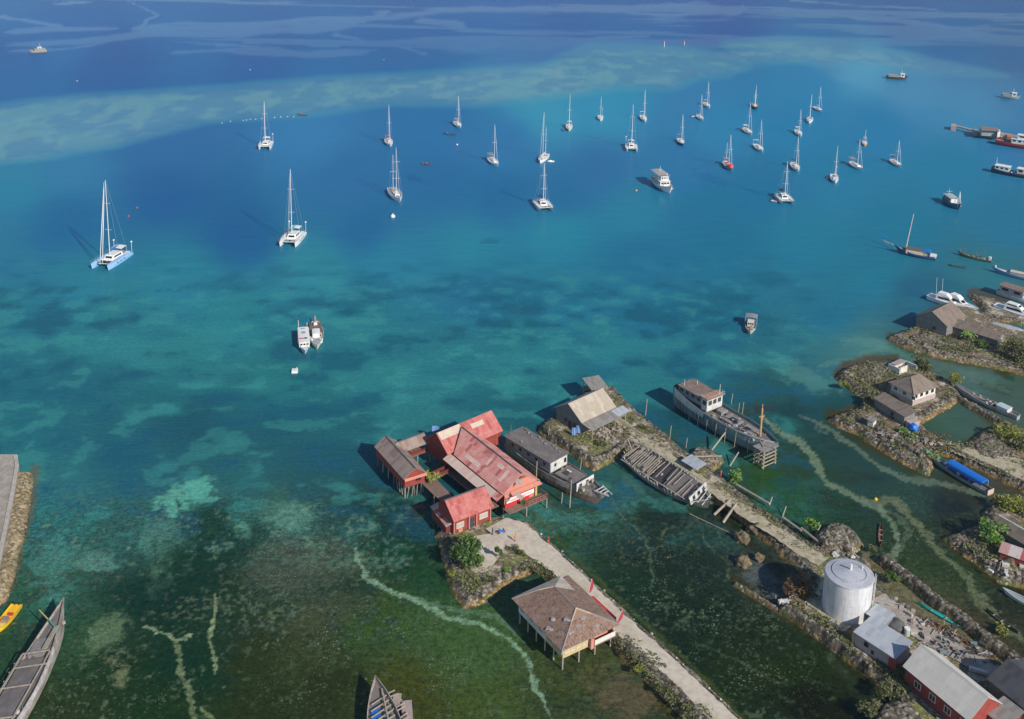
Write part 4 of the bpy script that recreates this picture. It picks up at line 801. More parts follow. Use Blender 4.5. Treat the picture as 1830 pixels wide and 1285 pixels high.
def sea_fleet():
    mono = monohull; CR = CREAM
    # -- catamarans
    catamaran(200, 468, 322, (-9.2, -16.5), 15.5, 'light blue hulled catamaran with twin furled headsails, leftmost boat of the lagoon', LBLUE, BLUEC, BLUEC, (-1, 1), True, WHITE)
    catamaran(523, 430, 302, (-3.6, -13), 14.5, 'white catamaran with teal canopy, between the light blue catamaran and the two masted ketch', WHITE, TEALC, TEALC, (-1, 1), False, WHITE)
    catamaran(475, 262, 181, (-1.6, -13), 13, 'white catamaran with pale bare mast close to the line of white floats', WHITE, WHITE, None, (1,))
    catamaran(970, 370, 292, (3.2, -13), 13, 'white catamaran with dark sprayhood right below the moored white yacht in mid lagoon', WHITE, NAVY, NAVY, ())
    catamaran(1128, 266, 187, (.6, -13), 12, 'white catamaran with one tall mast in the far middle of the lagoon', WHITE, WHITE, None, (-1,))
    catamaran(1401, 358, 288, (3, -11), 12, 'white catamaran with black canopy and a grey dinghy behind it', WHITE, NAVY, BLACKR, ())
    # -- single hulls
    mono(707, 352, 262, (3, -14), 17, 'large white two masted ketch with grey deck left of mid lagoon', WHITE, WHITE, None, .76, GREYP, 2)
    mono(695, 257, 187, (1.5, -13), 13, 'white sloop with blue striped sail cover just beyond the two masted ketch', WHITE, NAVY, RED)
    mono(818, 225, 170, (3, -13), 12, 'white sloop with brown cockpit cover furthest out on the dark water left of centre', WHITE, WHITE, PINKW)
    mono(882, 292, 222, (3.5, -12), 13, 'white sloop with cluttered solar arch alone between the ketch and the central white yacht', WHITE, WHITE, GREYP, arch=1)
    mono(971, 286, 200, (-3, -12), 14, 'white ketch with low mizzen directly above the catamaran with dark sprayhood', WHITE, WHITE, None, .62)
    mono(1017, 230, 168, (-.3, -12), 12, 'cream coloured sloop with round stern hood near the reef edge', CREAM, CREAM, CREAM)
    mono(1073, 213, 172, (0, -12), 10.5, 'small white sloop with orange deck cover at the reef edge', WHITE, RED, None, gen=True)
    mono(1150, 214, 160, (1.6, -12), 12, 'white sloop with open cockpit frame just beyond the mid lagoon catamaran', WHITE, WHITE, None, arch=2)
    mono(1217, 256, 203, (1.8, -12), 12, 'dark hulled sloop with white bow right of the mid lagoon catamaran', DARKH, NAVY, None, deck=WHITE, arch=1)
    mono(1251, 212, 168, (3, -11), 10.5, 'small white sloop towing a white dinghy on its left', WHITE, WHITE, NAVY)
    mono(1263, 190, 145, (2.5, -11), 11.5, 'white sloop with reddish canvas furthest toward the reef', WHITE, RED, PINKW)
    mono(1349, 192, 152, (.5, -11), 12, 'dark hulled ketch with orange brown deck at the far side of the fleet', BLACKR, CREAM, None, .68, TEAK)
    mono(1336, 237, 182, (3.5, -10.5), 12.5, 'white sloop with a red sail cover and white stern canopy', WHITE, RED, WHITE)
    mono(1356, 267, 213, (3, -10.5), 12.5, 'white sloop with a thick furled headsail below the red covered sloop', WHITE, NAVY, None, arch=2)
    mono(1301, 299, 240, (2.8, -11), 13.5, 'grey ketch with a bright red foredeck cover', GREYP, RED, GREYP, .66, WHITE, dodger=RED)
    mono(1427, 240, 195, (2.2, -11), 11.5, 'white sloop with a white stern canopy right behind another sloop bow', WHITE, WHITE, WHITE)
    mono(1447, 217, 168, (-.8, -11), 11.5, 'plump white sloop with its bow toward the shore, second from right of the far row', WHITE, WHITE, None, dodger=NAVY)
    mono(1462, 197, 155, (4, -10), 10.5, 'small white sloop lying sideways, furthest of the right hand cluster', WHITE, WHITE, None)
    mono(1421, 301, 242, (2.4, -11), 13, 'white sloop with dark canopy just beyond the catamaran with black canopy', WHITE, NAVY, NAVY)
    mono(1491, 322, 260, (.8, -11), 12, 'white sloop with dark cockpit cover and a raised outboard, bow toward the shore', WHITE, WHITE, None, dodger=NAVY, gen=True)
    mono(1530, 299, 248, (4.5, -10), 12.5, 'grey white sloop with twin furled headsails and a cluttered stern', WHITE, NAVY, GREYP, arch=1)
    mono(1601, 294, 250, (4, -10), 11.5, 'white sloop with a red stripe, rightmost sailing yacht of the fleet', WHITE, RED, NAVY, arch=1)
    mono(1545, 258, 232, (0, -9), 8.5, 'small sloop with an orange yellow hull', ORANGE, CREAM, CREAM, jb=False)
    g = 'small boats towed or resting beside yachts'
    for a in [(1382, 360, (6, -6), 'grey dinghy floating left of the catamaran with black canopy', GREYP), (1240, 209, (8, -4), 'white dinghy left of the small sloop near the reef', WHITE), (984, 289, (9, -2), 'white dinghy at the stern of the central white ketch', WHITE), (1482, 319, (9, -1), 'grey dinghy behind the sloop with dark cockpit cover', GREYP), (1009, 233, (8, 1), 'dark dinghy beside the cream coloured sloop', NAVY)]:
        d = dinghy(*a[:4], m=a[4]); d['group'] = g
# ================================================================ WORKING BOATS AND WRECKS
OLDW = weath('weathered_hull_planks', (.46, .44, .41), (.20, .18, .16), .8, .5, .9, .6, thr=(.4, .6), c3=(.30, .12, .05), dirt=.7)
GREYW = plankm('grey_deck_boards', (.34, .31, .29), (.18, .16, .15), .25, dirt=.6)
DARKW = weath('dark_roof_felt', (.14, .125, .12), (.24, .21, .20), .6, .6, .95, .5, dirt=.5, c3=(.2, .18, .17))
RUSTW = weath('rusty_hull', (.20, .17, .14), (.30, .14, .07), .8, .4, .9, .5, thr=(.45, .6), c3=(.1, .08, .07), dirt=.6)
POLEM = weath('bleached_timber', (.42, .36, .29), (.26, .21, .16), .6, 1.5, .9, .3)
BLUEH = weath('faded_blue_hull', (.11, .23, .26), (.30, .34, .34), .8, .35, .8, .3, thr=(.35, .6), c3=(.07, .10, .10), dirt=.6)
WHITEH = weath('faded_white_paint', (.66, .66, .64), (.42, .40, .37), .6, .7, .8, .3, dirt=.45, c3=(.25, .2, .16))
BROWNR = weath('rusty_brown_roof', (.20, .14, .12), (.30, .24, .2), .6, .7, .9, .3)
def house(root, name, x0, x1, w, z, h, m, roof=None, rm=None, win=0, ov=.3, rh=.08, wm=None):
    mb = MB(); mb.box((x0+x1)/2, 0, z, x1-x0, w, h); o = mb.obj(name, m, root)
    if win:
        wb = MB(); n = win
        for s in (-1, 1):
            for k in range(n): wb.box(x0+(x1-x0)*(k+.5)/n, s*w/2, z+h*.45, (x1-x0)/n*.55, .06, h*.35)
        for k in range(3): wb.box(x1, (k-1)*w*.3, z+h*.45, .06, w*.22, h*.35)
        wb.parts('window', wm or GLASS, o)
    if rm is not None:
        rb = MB(); a, b = x0-ov, x1+ov; W = w/2+ov
        rb.loft([[(x, y, z+h+.02+rh+.14*(1-(y/W)**2)) for y in (-W, -W/2, 0, W/2, W)] for x in (a, b)]); rb.loft([[(x, y, z+h+.02) for y in (-W, 0, W)] for x in (a, b)])
        for x in (a, b): rb.add([(x, -W, z+h+.02), (x, W, z+h+.02), (x, W, z+h+.02+rh), (x, 0, z+h+.02+rh+.14), (x, -W, z+h+.02+rh)], [(0, 1, 2, 3, 4)])
        for s in (-1, 1): rb.add([(a, s*W, z+h+.02), (b, s*W, z+h+.02), (b, s*W, z+h+.02+rh), (a, s*W, z+h+.02+rh)], [(0, 1, 2, 3)])
        rb.obj('roof', rm, root)
    return o
def clutter(root, x0, x1, w, z, seed, mats, n=8, name='deck_gear'):
    rd = random.Random(seed); mb = MB()
    for k in range(n):
        x = rd.uniform(x0, x1); y = rd.uniform(-w/2, w/2); t = rd.random(); mi = rd.randrange(len(mats))
        if t < .45: mb.box(x, y, z, rd.uniform(.3, 1.0), rd.uniform(.3, .8), rd.uniform(.2, .7), rd.uniform(0, 3), mi)
        elif t < .7: mb.tube((x, y, z+.1), (x+rd.uniform(-1.5, 1.5), y+rd.uniform(-.5, .5), z+.15), .07, n=5, mi=mi)
        else: mb.rock((x, y, z+.15), rd.uniform(.25, .5), .6, k, mi, 1)
    mb.parts(name, mats, root)
def boat(name, label, px, py, head, L, B, free, mh, md, cat='boat', world=False, **k):
    root = thing(name, label, cat, P(px, py), math.atan2(head[1], head[0]) if world else turn(head, px, py)); g, hb, ho = hull(root, L, B, free, mh, md, **k); return root, g, hb, ho
def prop(root, mb, *a): mb.tube(*a)
def wrecks():
    # A: grey wooden ship with a black felt roof, beside the red restaurant
    L = 30; r, g, hb, ho = boat('wooden_ship', 'derelict grey wooden ship with a long black roof moored beside the red roofed building', 997, 858, (21, -22.4), L, 6.6, 3.0, OLDW, GREYW, 'ship', sheer=1.0, stern=.8, bw=.55, rake=3.6, transom=.8, mb2=RUSTW, stripe=1.4, pw=2.4, draft=.6)
    r.rotation_euler.x = math.radians(1.5)
    house(r, 'deckhouse', -14.4, .2, 5.4, 3.0, 2.7, plankm('grey_white_boards', (.42, .41, .40), (.27, .26, .26), .3, False, dirt=.5), rm=DARKW, win=0, ov=.35)
    f = MB(); f.box(.25, 0, 3.2, .1, 5.0, 2.3); f.obj('front_wall', WHITEH, r); w = MB(); w.box(.33, 1.9, 3.9, .06, .7, 1.1); w.box(.33, -1.2, 4.2, .06, .6, .7); w.parts('window', GLASS, r)
    w = MB()
    for k in range(5): w.box(-12+k*2.6, -2.72, 4.2, .8, .05, .7); w.box(-12+k*2.6, 2.72, 4.2, .8, .05, .7)
    w.parts('side_window', NETB, r)
    t = MB(); t.box(4.4, 0, 2.5, 6.4, 4.6, .9); t.obj('hatch', weath('grey_hatch_boards', (.17, .145, .14), (.26, .23, .21), .6, .8, .9, .4), r); clutter(r, .8, 12, 4.6, 3.0, 41, [POLEM, WHITEH, GREYW, NETB], 22); t = MB(); t.box(3.1, -.6, 3.52, 1.4, 1.0, .06); t.parts('hatch_opening', NETB, r)
    t = MB(); t.box(3.0, .4, 3.6, 1.2, .5, .1); t.box(8.3, 0, 2.4, .15, 5.4, 1.9); t.parts('bulkhead', WHITEH, r); t = MB(); t.box(8.42, -1.5, 2.5, .05, .8, 1.4); t.box(8.42, .6, 2.5, .05, .8, 1.4); t.parts('doorway', NETB, r)
    t = MB()
    for s in (-1, 1): t.box(13.9, s*.9, 3.9, 3.6, .16, .22, -s*.22)
    for k in range(3): t.box(12.7+k*.9, 0, 4.1, .14, 2.5-k*.5, .14)
    t.obj('bow_rail', WHITEH, r)
    t = MB(); rail(t, [(x, s*(hb(x)-.1), g(x)) for s in (1,) for x in (2, 5, 8)], .7); rail(t, [(x, -(hb(x)-.1), g(x)) for x in (1, 4, 7)], .7)
    for x, h in ((-13.8, 2.6), (-12.5, 1.0), (-11.8, .8)): t.tube((x, 2.2 if x > -13 else -1.6, 5.7), (x, 2.2 if x > -13 else -1.6, 5.9+h), .06)
    for k in range(9): t.box(-13+k*1.5, 2.4-.5*(k % 3), 5.95, .5, .4, .15+.1*(k % 2), k)
    t.parts('roof_fitting', GREYW, r)
    rb = MB(); rq = random.Random(2)
    for k in range(22):
        x = -14+k*1.2+rq.uniform(-.4, .4); zt = g(x)-rq.uniform(.5, 1.3)
        for s in (-1, 1): rb.box(x, s*(hb(x)+.0), zt-rq.uniform(.7, 1.5), rq.uniform(.06, .2), .06, rq.uniform(.6, 1.3))
    rb.parts('rust_streak', weath('rust_streak', (.26, .10, .045), (.2, .14, .1), .8), r)
    for (x, y, h) in ((930, 833, 6.5), (957, 868, 6.0), (1018, 907, 6.5), (1003, 899, 2.5)):
        mb = MB(); mb.tube((0, 0, -1), (.2, .1, h), .13, .1); tag(mb.obj('mooring_post', POLEM, None, loc=P(x, y)), 'bleached post standing against the black roofed grey ship, ' + {930: 'nearest its stern', 957: 'amidships', 1018: 'nearest its bow', 1003: 'the short one'}[x], 'post', 'posts round the black roofed ship')
    # B: open ribbed wreck leaning toward the water
    L = 25; r, g, hb, ho = boat('ship_wreck', 'roofless leaning ship wreck with bare pale ribs beside the causeway', 1199, 866, (18, -19.5), L, 7.0, 2.9, weath('wreck_side', (.28, .27, .25), (.11, .12, .12), .8, .6, .9, .6, dirt=.6, c3=(.4, .38, .33)), DARKW, 'ship wreck', sheer=.7, stern=.7, bw=.5, rake=2.0, transom=.62, pw=2.6)
    r.rotation_euler.x = math.radians(20); r.location.z = -.5
    rb = MB(); rd = random.Random(4)
    for k in range(15):
        x = -11.6+k*.62; w = hb(x)-.15; z = 4.0
        rb.box(x+rd.uniform(-.12, .12), rd.uniform(-.8, .6), z+rd.uniform(-.15, .1), .17, 2*w*rd.uniform(.6, 1), .12, rd.uniform(-.07, .07))
    for k in range(9):
        x = -1.5+k*1.15
        if k in (1, 5): continue
        rb.box(x, rd.uniform(-.8, .8), 4.0+rd.uniform(-.3, .1), .17, 5.6*rd.uniform(.6, 1), .12, rd.uniform(-.07, .07))
    for s in (-1, 1): rb.box(-2, s*3.1, 3.85, 19.5, .2, .16)
    rb.parts('roof_beam', POLEM, r)
    clutter(r, -6, 2, 4.6, 2.7, 31, [POLEM, NETB, OLDW], 12)
    hs = MB(); hs.box(4.6, 0, 2.5, 7.6, 5.4, 1.0); hs.obj('hold_cover', DARKW, r)
    rf = MB(); rf.box(-2.2, .3, 2.45, 4.4, 5.6, .5); rf.obj('hold_opening', NETB, r)
    wl = MB()
    for k in range(22):
        x = -11.5+k*.95
        for s in (-1, 1):
            if (k*7+s) % 5: wl.box(x, s*(hb(x)-.08), 2.4, .3, .14, 1.7-(.5 if k % 3 else 0))
    wl.parts('rib', WHITEH, r)
    fw = MB(); fw.box(8.9, 0, 2.5, .18, 5.4, .5); fw.box(8.9, -2.3, 3.0, .18, .8, 1.3); fw.box(8.9, -.7, 3.0, .18, .7, 1.3); fw.box(8.9, .9, 3.0, .18, .7, 1.3); fw.box(8.9, 2.4, 3.0, .18, .7, 1.3); fw.box(8.9, 0, 4.3, .2, 5.6, .35); fw.obj('front_wall', WHITEH, r)
    br = MB(); 
    for s in (-1, 1): br.tube((8.9, s*2.8, 3.4), (12.3, s*.4, 4.4), .1)
    for x in (10, 11.2): br.tube((x, -1.6, 3.0), (x, 1.6, 3.7), .09)
    br.obj('bow_rail', WHITEH, r)
    p = MB(); p.tube((-12.2, .9, 2), (-12.9, 1.1, 6.2), .14); p.tube((-12.1, -1.2, 2), (-12.3, -1.3, 4.6), .12); p.obj('stern_post', POLEM, r)
    # C: tall blue and white ship standing on props
    L = 32; r, g, hb, ho = boat('wooden_ship', 'tall blue and white wooden ship standing on timber props with one orange mast', 1298, 772, (20.5, -23), L, 7.2, 4.3, BLUEH, GREYW, 'ship', sheer=.7, stern=2.0, bw=.8, rake=2.6, transom=.8, pw=3.0, draft=.8, mb2=weath('bare_bottom', (.10, .09, .09), (.2, .15, .12), .6), stripe=.9)
    uh = MB()
    for s in (-1, 1):
        q = [(x, s*(hb(x)+.04), g(x)) for x in np.linspace(-15.4, -4.6, 9)]
        uh.loft([[p, (p[0], p[1]*.995+s*.03, p[2]-2.4+.12*i)] for i, p in enumerate(q)])
        q = [(x, s*(hb(x)+.04), g(x)) for x in np.linspace(-4.6, 15, 14)]; uh.loft([[p, (p[0], p[1]+s*.01, p[2]-.3)] for p in q])
    uh.obj('upper_strake', WHITEH, r)
    house(r, 'deckhouse', -14.2, -6.4, 5.2, 4.8, 2.3, weath('grey_blue_wall', (.20, .25, .27), (.34, .36, .36), .6), rm=BROWNR, win=4, wm=NETB)
    house(r, 'bridge', -6.3, -4.4, 5.4, 4.2, 3.3, WHITEH, win=1, wm=NETB); t = MB(); t.box(-5.2, 0, 7.55, 2.8, 6.0, .1); t.obj('bridge_roof', weath('orange_rust', (.42, .2, .12), (.4, .36, .32), .7), r)
    t = MB(); rail(t, [(-4.0, -2.9, 7.6), (-4.0, 0, 7.6), (-4.0, 2.9, 7.6)], .7); rail(t, [(-6.4, -2.9, 7.6), (-4.0, -2.9, 7.6)], .7)
    for x, y, h in ((-13, -2, 1.6), (-11.5, 1, 1.2), (-4.4, 1.5, 1.8), (-5.5, 2.8, 2.2)): t.tube((x, y, 7.3), (x, y, 7.4+h), .07)
    t.obj('railing', WHITEH, r)
    t = MB(); t.box(1.5, 0, 3.55, 4.2, 3.6, .6); t.box(7.2, 0, 3.55, 4.0, 3.2, .6); t.box(-2.6, .8, 3.55, 1.6, 2.2, 1.0); t.parts('hatch', GREYW, r)
    t = MB(); t.box(1.8, .2, 4.17, 2.0, 1.6, .08); t.box(6.6, -.4, 4.17, 1.4, 1.6, .08); t.parts('hatch_opening', NETB, r)
    clutter(r, -3.5, 10.5, 5.0, 3.6, 11, [WHITEH, DARKW, POLEM, BROWNR], 44)
    t = MB(); t.tube((10.4, 0, 3.4), (10.4, 0, 11.2), .28, .2, 8); t.box(10.4, 0, 8.9, .7, 1.5, .3, .2); t.tube((10.4, 0, 11), (10.4, 0, 12.3), .1); t.obj('mast', weath('ochre_mast', (.55, .38, .18), (.34, .17, .08), .7, .6), r)
    t = MB(); 
    for k in range(13): t.box(-14+k*1.2, -(hb(-14+k*1.2)+.03), .8, .12, .08, 2.6)
    t.parts('frame_strake', weath('stain', (.16, .09, .06), (.1, .14, .14), .8), r)
    pr = MB()
    for x in (-9, -6, -3, 0, 3, 6, 9.5):
        for s in (-1, 1): pr.tube((x, s*(hb(x)+.15), 3.4+.6*math.sin(x*2.3)), (x+.3*math.sin(x), s*(hb(x)+.5), -1.5), .085, n=5)
    q = thing('timber_props', 'row of upright timber props along both sides of the tall blue ship', 'props', r.location, turn((20.5, -23), 1298, 772)); pr.parts('prop', POLEM, q)
    pr = MB(); a, b = P(1266, 812, 0), P(1296, 773, 3.4); pr.tube(a, b, .22, .18); o = pr.obj('timber_beam', POLEM); tag(o, 'thick slanting beam shoring the side of the tall blue ship', 'beam')
    pr = MB(); a, b = P(1304, 833, 0), P(1320, 808, 2.2); pr.tube(a, b, .16); tag(pr.obj('timber_beam', POLEM), 'short slanting beam under the bow of the tall blue ship', 'beam')
    # scaffold at the bow of C
    sc = thing('timber_scaffold', 'timber trestle tower with cross rungs under the bow of the tall blue ship', 'scaffold', P(1366, 828), turn((20.5, -23), 1298, 772))
    mb = MB()
    for x in (-1.2, 1.2):
        for y in (-1.9, 1.9): mb.tube((x*1.25, y*1.1, -1), (x, y, 4.4), .17, n=5)
    for y in (-1, 1): mb.tube((-.9, y, -1), (-.9, y, 4.2), .12, n=5)
    mb.obj('post', POLEM, sc)
    for k in range(5):
        mb = MB(); z = .3+k*.95
        for x in (-1.3, 1.3): mb.box(x, 0, z, .16, 5.0, .2)
        for y in (-2, 2): mb.box(0, y, z+.2, 3.2, .16, .18)
        mb.parts('rung', POLEM, sc)
    mb = MB(); mb.box(0, 0, 4.4, 3.4, 5.2, .12); mb.box(.9, .3, 4.55, 2.2, .5, .2, .4); mb.box(-.9, -.3, 4.55, 2.6, .4, .2, -.5); mb.obj('platform', GREYW, sc)
    # D: long grey ship bottom left
    bt = P(124, 1112); hd = (bt-P(22, 1296)).normalized(); L = 34; c = bt-hd*(L/2-.6); pxy = proj(c.x, c.y, 0)
    r, g, hb, ho = boat('wooden_ship', 'long grey wooden ship with a sharp raised bow in the bottom left corner', pxy[0], pxy[1], (hd.x, hd.y), L, 5.8, 3.0, OLDW, DARKW, 'ship', True, sheer=1.9, stern=.6, bw=.5, rake=3.2, transom=.7, pw=1.7, mb2=weath('green_bottom', (.18, .25, .20), (.3, .27, .22), .6), stripe=.9)
    r.rotation_euler.x = math.radians(-10)
    t = MB()
    for s in (-1, 1):
        q = [(x, s*(hb(x)+.05), g(x)) for x in np.linspace(-16, 6, 12)]; t.loft([[p, (p[0], p[1], p[2]-.9)] for p in q])
    t.obj('upper_strake', weath('white_flaking_paint', (.60, .58, .58), (.33, .3, .3), .8, .8, .9, .4, thr=(.4, .6), dirt=.6), r)
    t = MB(); t.box(-3.2, .3, 2.2, 13.4, 3.8, 1.3); t.obj('hold_cover', DARKW, r); t = MB(); t.box(6.3, .3, 2.2, 3.8, 2.6, 1.4); t.obj('fore_hatch', GREYW, r)
    t = MB()
    for (a, b) in (((-10, -2.4, 3.6), (4.5, -2.2, 3.8)), ((-10, 2.7, 3.6), (4.6, 2.4, 3.8)), ((4.5, -2.3, 3.8), (4.6, 2.4, 3.8)), ((-3, -2.4, 3.7), (-3, 2.7, 3.7)), ((5, -1.6, 3.9), (10.4, -.8, 3.9)), ((-9.5, -2.6, 3.6), (-9.5, 2.8, 3.6)), ((1.4, 2.5, 3.8), (1.2, -3.2, 3.8))): t.box((a[0]+b[0])/2, (a[1]+b[1])/2, a[2], max(.2, abs(a[0]-b[0])), max(.2, abs(a[1]-b[1])), .16)
    for k in range(7): t.box(-9+k*2.0, 3.1, 2.9, .2, .3, .6)
    t.parts('beam', POLEM, r); clutter(r, 3, 13, 3.2, 2.7, 5, [DARKW, POLEM, GREYW], 26); clutter(r, -14, -1, 5.6, 2.6, 6, [WHITEH, POLEM, BLUEH, DARKW], 26)
    a, b = P(106, 1128, 4.0), P(70, 1090, 4.5); mb = MB(); mb.tube(a, a.lerp(b, .55), .16, .13, 6, 0); mb.tube(a.lerp(b, .55), b, .13, .1, 6, 1)
    o = mb.obj('boom_pole', [weath('green_pole', (.08, .32, .24), k=.3), weath('yellow_pole', (.5, .42, .16), k=.3)], r); o.matrix_parent_inverse = (Matrix.Translation(r.location) @ r.rotation_euler.to_matrix().to_4x4()).inverted()
    # E: wreck with broken ribs, bottom centre
    bt = P(672, 1240); hd = (bt-P(694, 1350)).normalized(); L = 20; c = bt-hd*(L/2-.5); pxy = proj(c.x, c.y, 0)
    r, g, hb, ho = boat('ship_wreck', 'broken boat with splayed ribs and blue tarpaulin at the bottom edge', pxy[0], pxy[1], (hd.x, hd.y), L, 5.6, 2.4, OLDW, GREYW, 'ship wreck', True, sheer=.9, bw=.9, rake=1.6, transom=.6, pw=2.0)
    t = MB(); rd = random.Random(3)
    for k in range(12):
        x = 7-k*1.05; t.box(x, -(hb(x)+.7), 2.1+rd.uniform(-.3, .4), .16, 1.7+rd.uniform(-.5, .6), .14, .4+rd.uniform(-.2, .2))
    for k in range(8): t.box(5.5-k*1.2, .1, 2.3, .16, 2*hb(5.5-k*1.2)*.85, .14, .5)
    t.box(1, -.7, 2.5, 13, .22, .18); t.parts('rib', POLEM, r)
    t = MB(); t.box(1.5, -3.9, 1.4, 7.5, 1.7, .12, -.12); t.box(5.4, -2.8, 1.8, 2.6, 1.3, .12, -.3); t.parts('loose_planking', weath('pinkish_planks', (.42, .33, .30), (.3, .25, .22), .7), r)
    t = MB()
    for k in range(5): t.box(3.6-k*1.1, 1.0, 2.05, .5, 1.5, .08, .5)
    t.parts('tarpaulin', BLUEC, r)
    # F: derelict long boat beside the pond
    r, g, hb, ho = boat('long_boat', 'long narrow derelict white and blue boat lying beside the pond wall', 1758, 722, (-14, 13), 19, 3.0, 1.2, weath('pale_hull', (.42, .45, .50), (.2, .2, .22), .7, .6, dirt=.6), GREYW, 'boat', sheer=1.0, bw=.4, rake=2.2, pw=1.8, transom=.5)
    house(r, 'cabin', -7, -4.0, 2.2, .9, 1.0, WHITEH, rm=weath('pale_blue_roof', (.5, .58, .62), k=.3), win=0, ov=.1); t = MB(); t.box(0, 0, 1.2, 5.5, .25, .2); t.box(1.2, .5, 1.2, 4.6, .2, .2, .25); t.box(-2.6, 0, .9, .2, 2.4, .5); t.parts('timber', POLEM, r); clutter(r, -3, 5, 2, .85, 8, [POLEM, GREYW, WHITEH], 10)
    # G: green prowed boat with a blue canopy
    r, g, hb, ho = boat('long_boat', 'wooden boat with a green prow and bright blue canopy at the right shore', 1707, 848, (-13, 13.6), 18.5, 3.0, 1.0, weath('grey_blue_hull', (.22, .30, .36), (.12, .16, .2), .5), DARKW, 'boat', sheer=1.1, bw=.5, rake=2.6, pw=1.5, transom=.72)
    t = MB(); q = [(x, hb(x)-.05, g(x)+.03) for x in (4.6, 6, 7.4, 8.6, 9.2)]; t.loft([[p, (p[0], 0, p[2]+.06), (p[0], -p[1], p[2])] for p in q]); t.obj('foredeck', GREENP, r)
    t = MB(); n = 8; rings = [[(x, 1.25*math.cos(a), 2.35+.5*math.sin(a)) for a in [math.pi*i/n for i in range(n+1)]] for x in (-7.6, 1.6)]; t.loft(rings)
    for rg in rings: t.add(rg, [tuple(range(n+1))])
    for s in (-1, 1): t.add([(-7.6, s*1.25, 2.35), (1.6, s*1.25, 2.35), (1.6, s*1.28, 1.75), (-7.6, s*1.28, 1.75)], [(0, 1, 2, 3)])
    t.obj('canopy', BLUEC, r); t = MB()
    for x in (-7.5, -4.5, -1.5, 1.5):
        for s in (-1, 1): t.tube((x, s*1.2, .6), (x, s*1.2, 2.3), .05, n=4)
    t.parts('canopy_post', WHITE, r); t = MB(); t.box(-9.2, 0, .3, .12, 2.1, 1.1); t.obj('transom_board', weath('peach_board', (.75, .5, .35), k=.3), r)
    t = MB(); t.tube((9.2, 0, 1.8), (9.9, 0, 3.0), .1); t.obj('prow_post', RUSTW, r); clutter(r, -7, 4, 1.6, .55, 9, [POLEM, WHITE, RED], 9)
def workfleet():
    # H liveaboard
    r, g, hb, ho = boat('motor_vessel', 'large white wooden passenger vessel with a long stern canopy in mid lagoon', 1185, 337, (5.2, -14), 18, 6.0, 2.1, weath('white_hull', (.72, .73, .74), (.6, .6, .6), .3), WHITEH, 'motor vessel', sheer=1.5, stern=.5, bw=.7, rake=2.0, pw=2.4, mb2=weath('pale_blue_bottom', (.35, .45, .55), k=.3), stripe=.9)
    house(r, 'saloon', -7.5, 2.0, 4.4, 1.6, 2.1, WHITE, rm=WHITE, win=5); house(r, 'wheelhouse', -2.2, 1.2, 3.4, 3.95, 1.7, WHITE, win=2); bimini(r, -9.2, .8, 5.0, 3.9, 6.0, weath('grey_canvas', (.42, .40, .39), k=.4), 'canopy', .06)
    mast(r, 3.6, 1.6, 6.4, .17, .0, 0, .6, 1, WHITE); mast(r, -4.5, 5.9, 2.8, .1, 0, 0, .4, 1, WHITE, 'aerial'); clutter(r, 3.4, 7.4, 3.0, 1.9, 2, [weath('orange_gear', (.6, .2, .08)), WHITE, BROWNR], 14)
    # I, J the pair rafted together
    r, g, hb, ho = boat('motor_boat', 'white motor boat with a long flat roof, left one of two boats tied together', 543.5, 617, (1.2, -30), 14, 3.6, 1.1, paint('white_blue_hull', (.62, .66, .78)), WHITE, 'motor boat', sheer=.7, bw=.1, rake=1.4, pw=1.8, transom=.85)
    house(r, 'cabin', -6.4, 3.4, 2.8, .95, 1.5, WHITE, rm=WHITE, win=4, ov=.15); t = MB(); t.box(1.2, .5, 2.75, .7, .9, .03, 0, 0); t.box(1.2, -.6, 2.75, .5, 1.3, .03, 0, 1); t.obj('roof_hatch', [GLASS, RED], r)
    t = MB(); t.box(-5.3, -.1, 2.75, .5, 1.1, .05); t.box(-2.6, 0, 2.75, 1.2, 1.0, .03); t.obj('roof_vent', GREYP, r)
    t = MB(); t.tube((-6.9, -1.2, .8), (-7.3, -1.3, 4.6), .06); t.tube((-6.9, 1.1, .8), (-7.2, 1.2, 3.6), .06); t.obj('pole', WHITE, r); rl = MB(); rail(rl, [(x, s*(hb(x)-.15), g(x)) for s in (1,) for x in (3.6, 5, 6.4)], .5); rail(rl, [(x, -(hb(x)-.15), g(x)) for x in (3.6, 5, 6.4)], .5); rl.obj('railing', WHITE, r)
    r, g, hb, ho = boat('motor_boat', 'cream decked wooden boat with a brown stern deck, right one of two boats tied together', 565, 604, (.8, -30), 18, 4.3, 1.1, paint('cream_hull', (.70, .66, .60)), weath('cream_deck', (.62, .54, .44)), 'motor boat', sheer=.9, bw=.35, rake=1.4, pw=2.0, transom=.45)
    t = MB(); t.box(-4.6, 0, .95, 6.4, 3.5, .3); t.obj('stern_deck', weath('brown_deck', (.20, .13, .11), k=.5), r); house(r, 'cabin', -1.6, 1.6, 2.0, .8, 1.2, WHITE, rm=WHITE, ov=.1); clutter(r, -1.5, 5.5, 3.2, .8, 14, [WHITE, weath('wood_box', (.45, .3, .16)), WHITE, BLUEC, GLASS], 18)
    t = MB(); t.box(6.0, 0, 1.0, 1.0, .9, .3); t.obj('locker', TEALC, r); t = MB(); t.loft([[(-7.4, .45, 1.3), (-7.4, -.45, 1.3)], [(-11.6, .1, 1.9), (-11.6, -.1, 1.9)]]); t.box(-8.6, 0, 1.3, 1.6, .5, .35); t.obj('stern_platform', weath('salmon_paint', (.6, .3, .22), k=.3), r); t = MB(); t.box(-6.3, 0, 1.3, .9, 1.0, .7); t.obj('tank', WHITE, r)
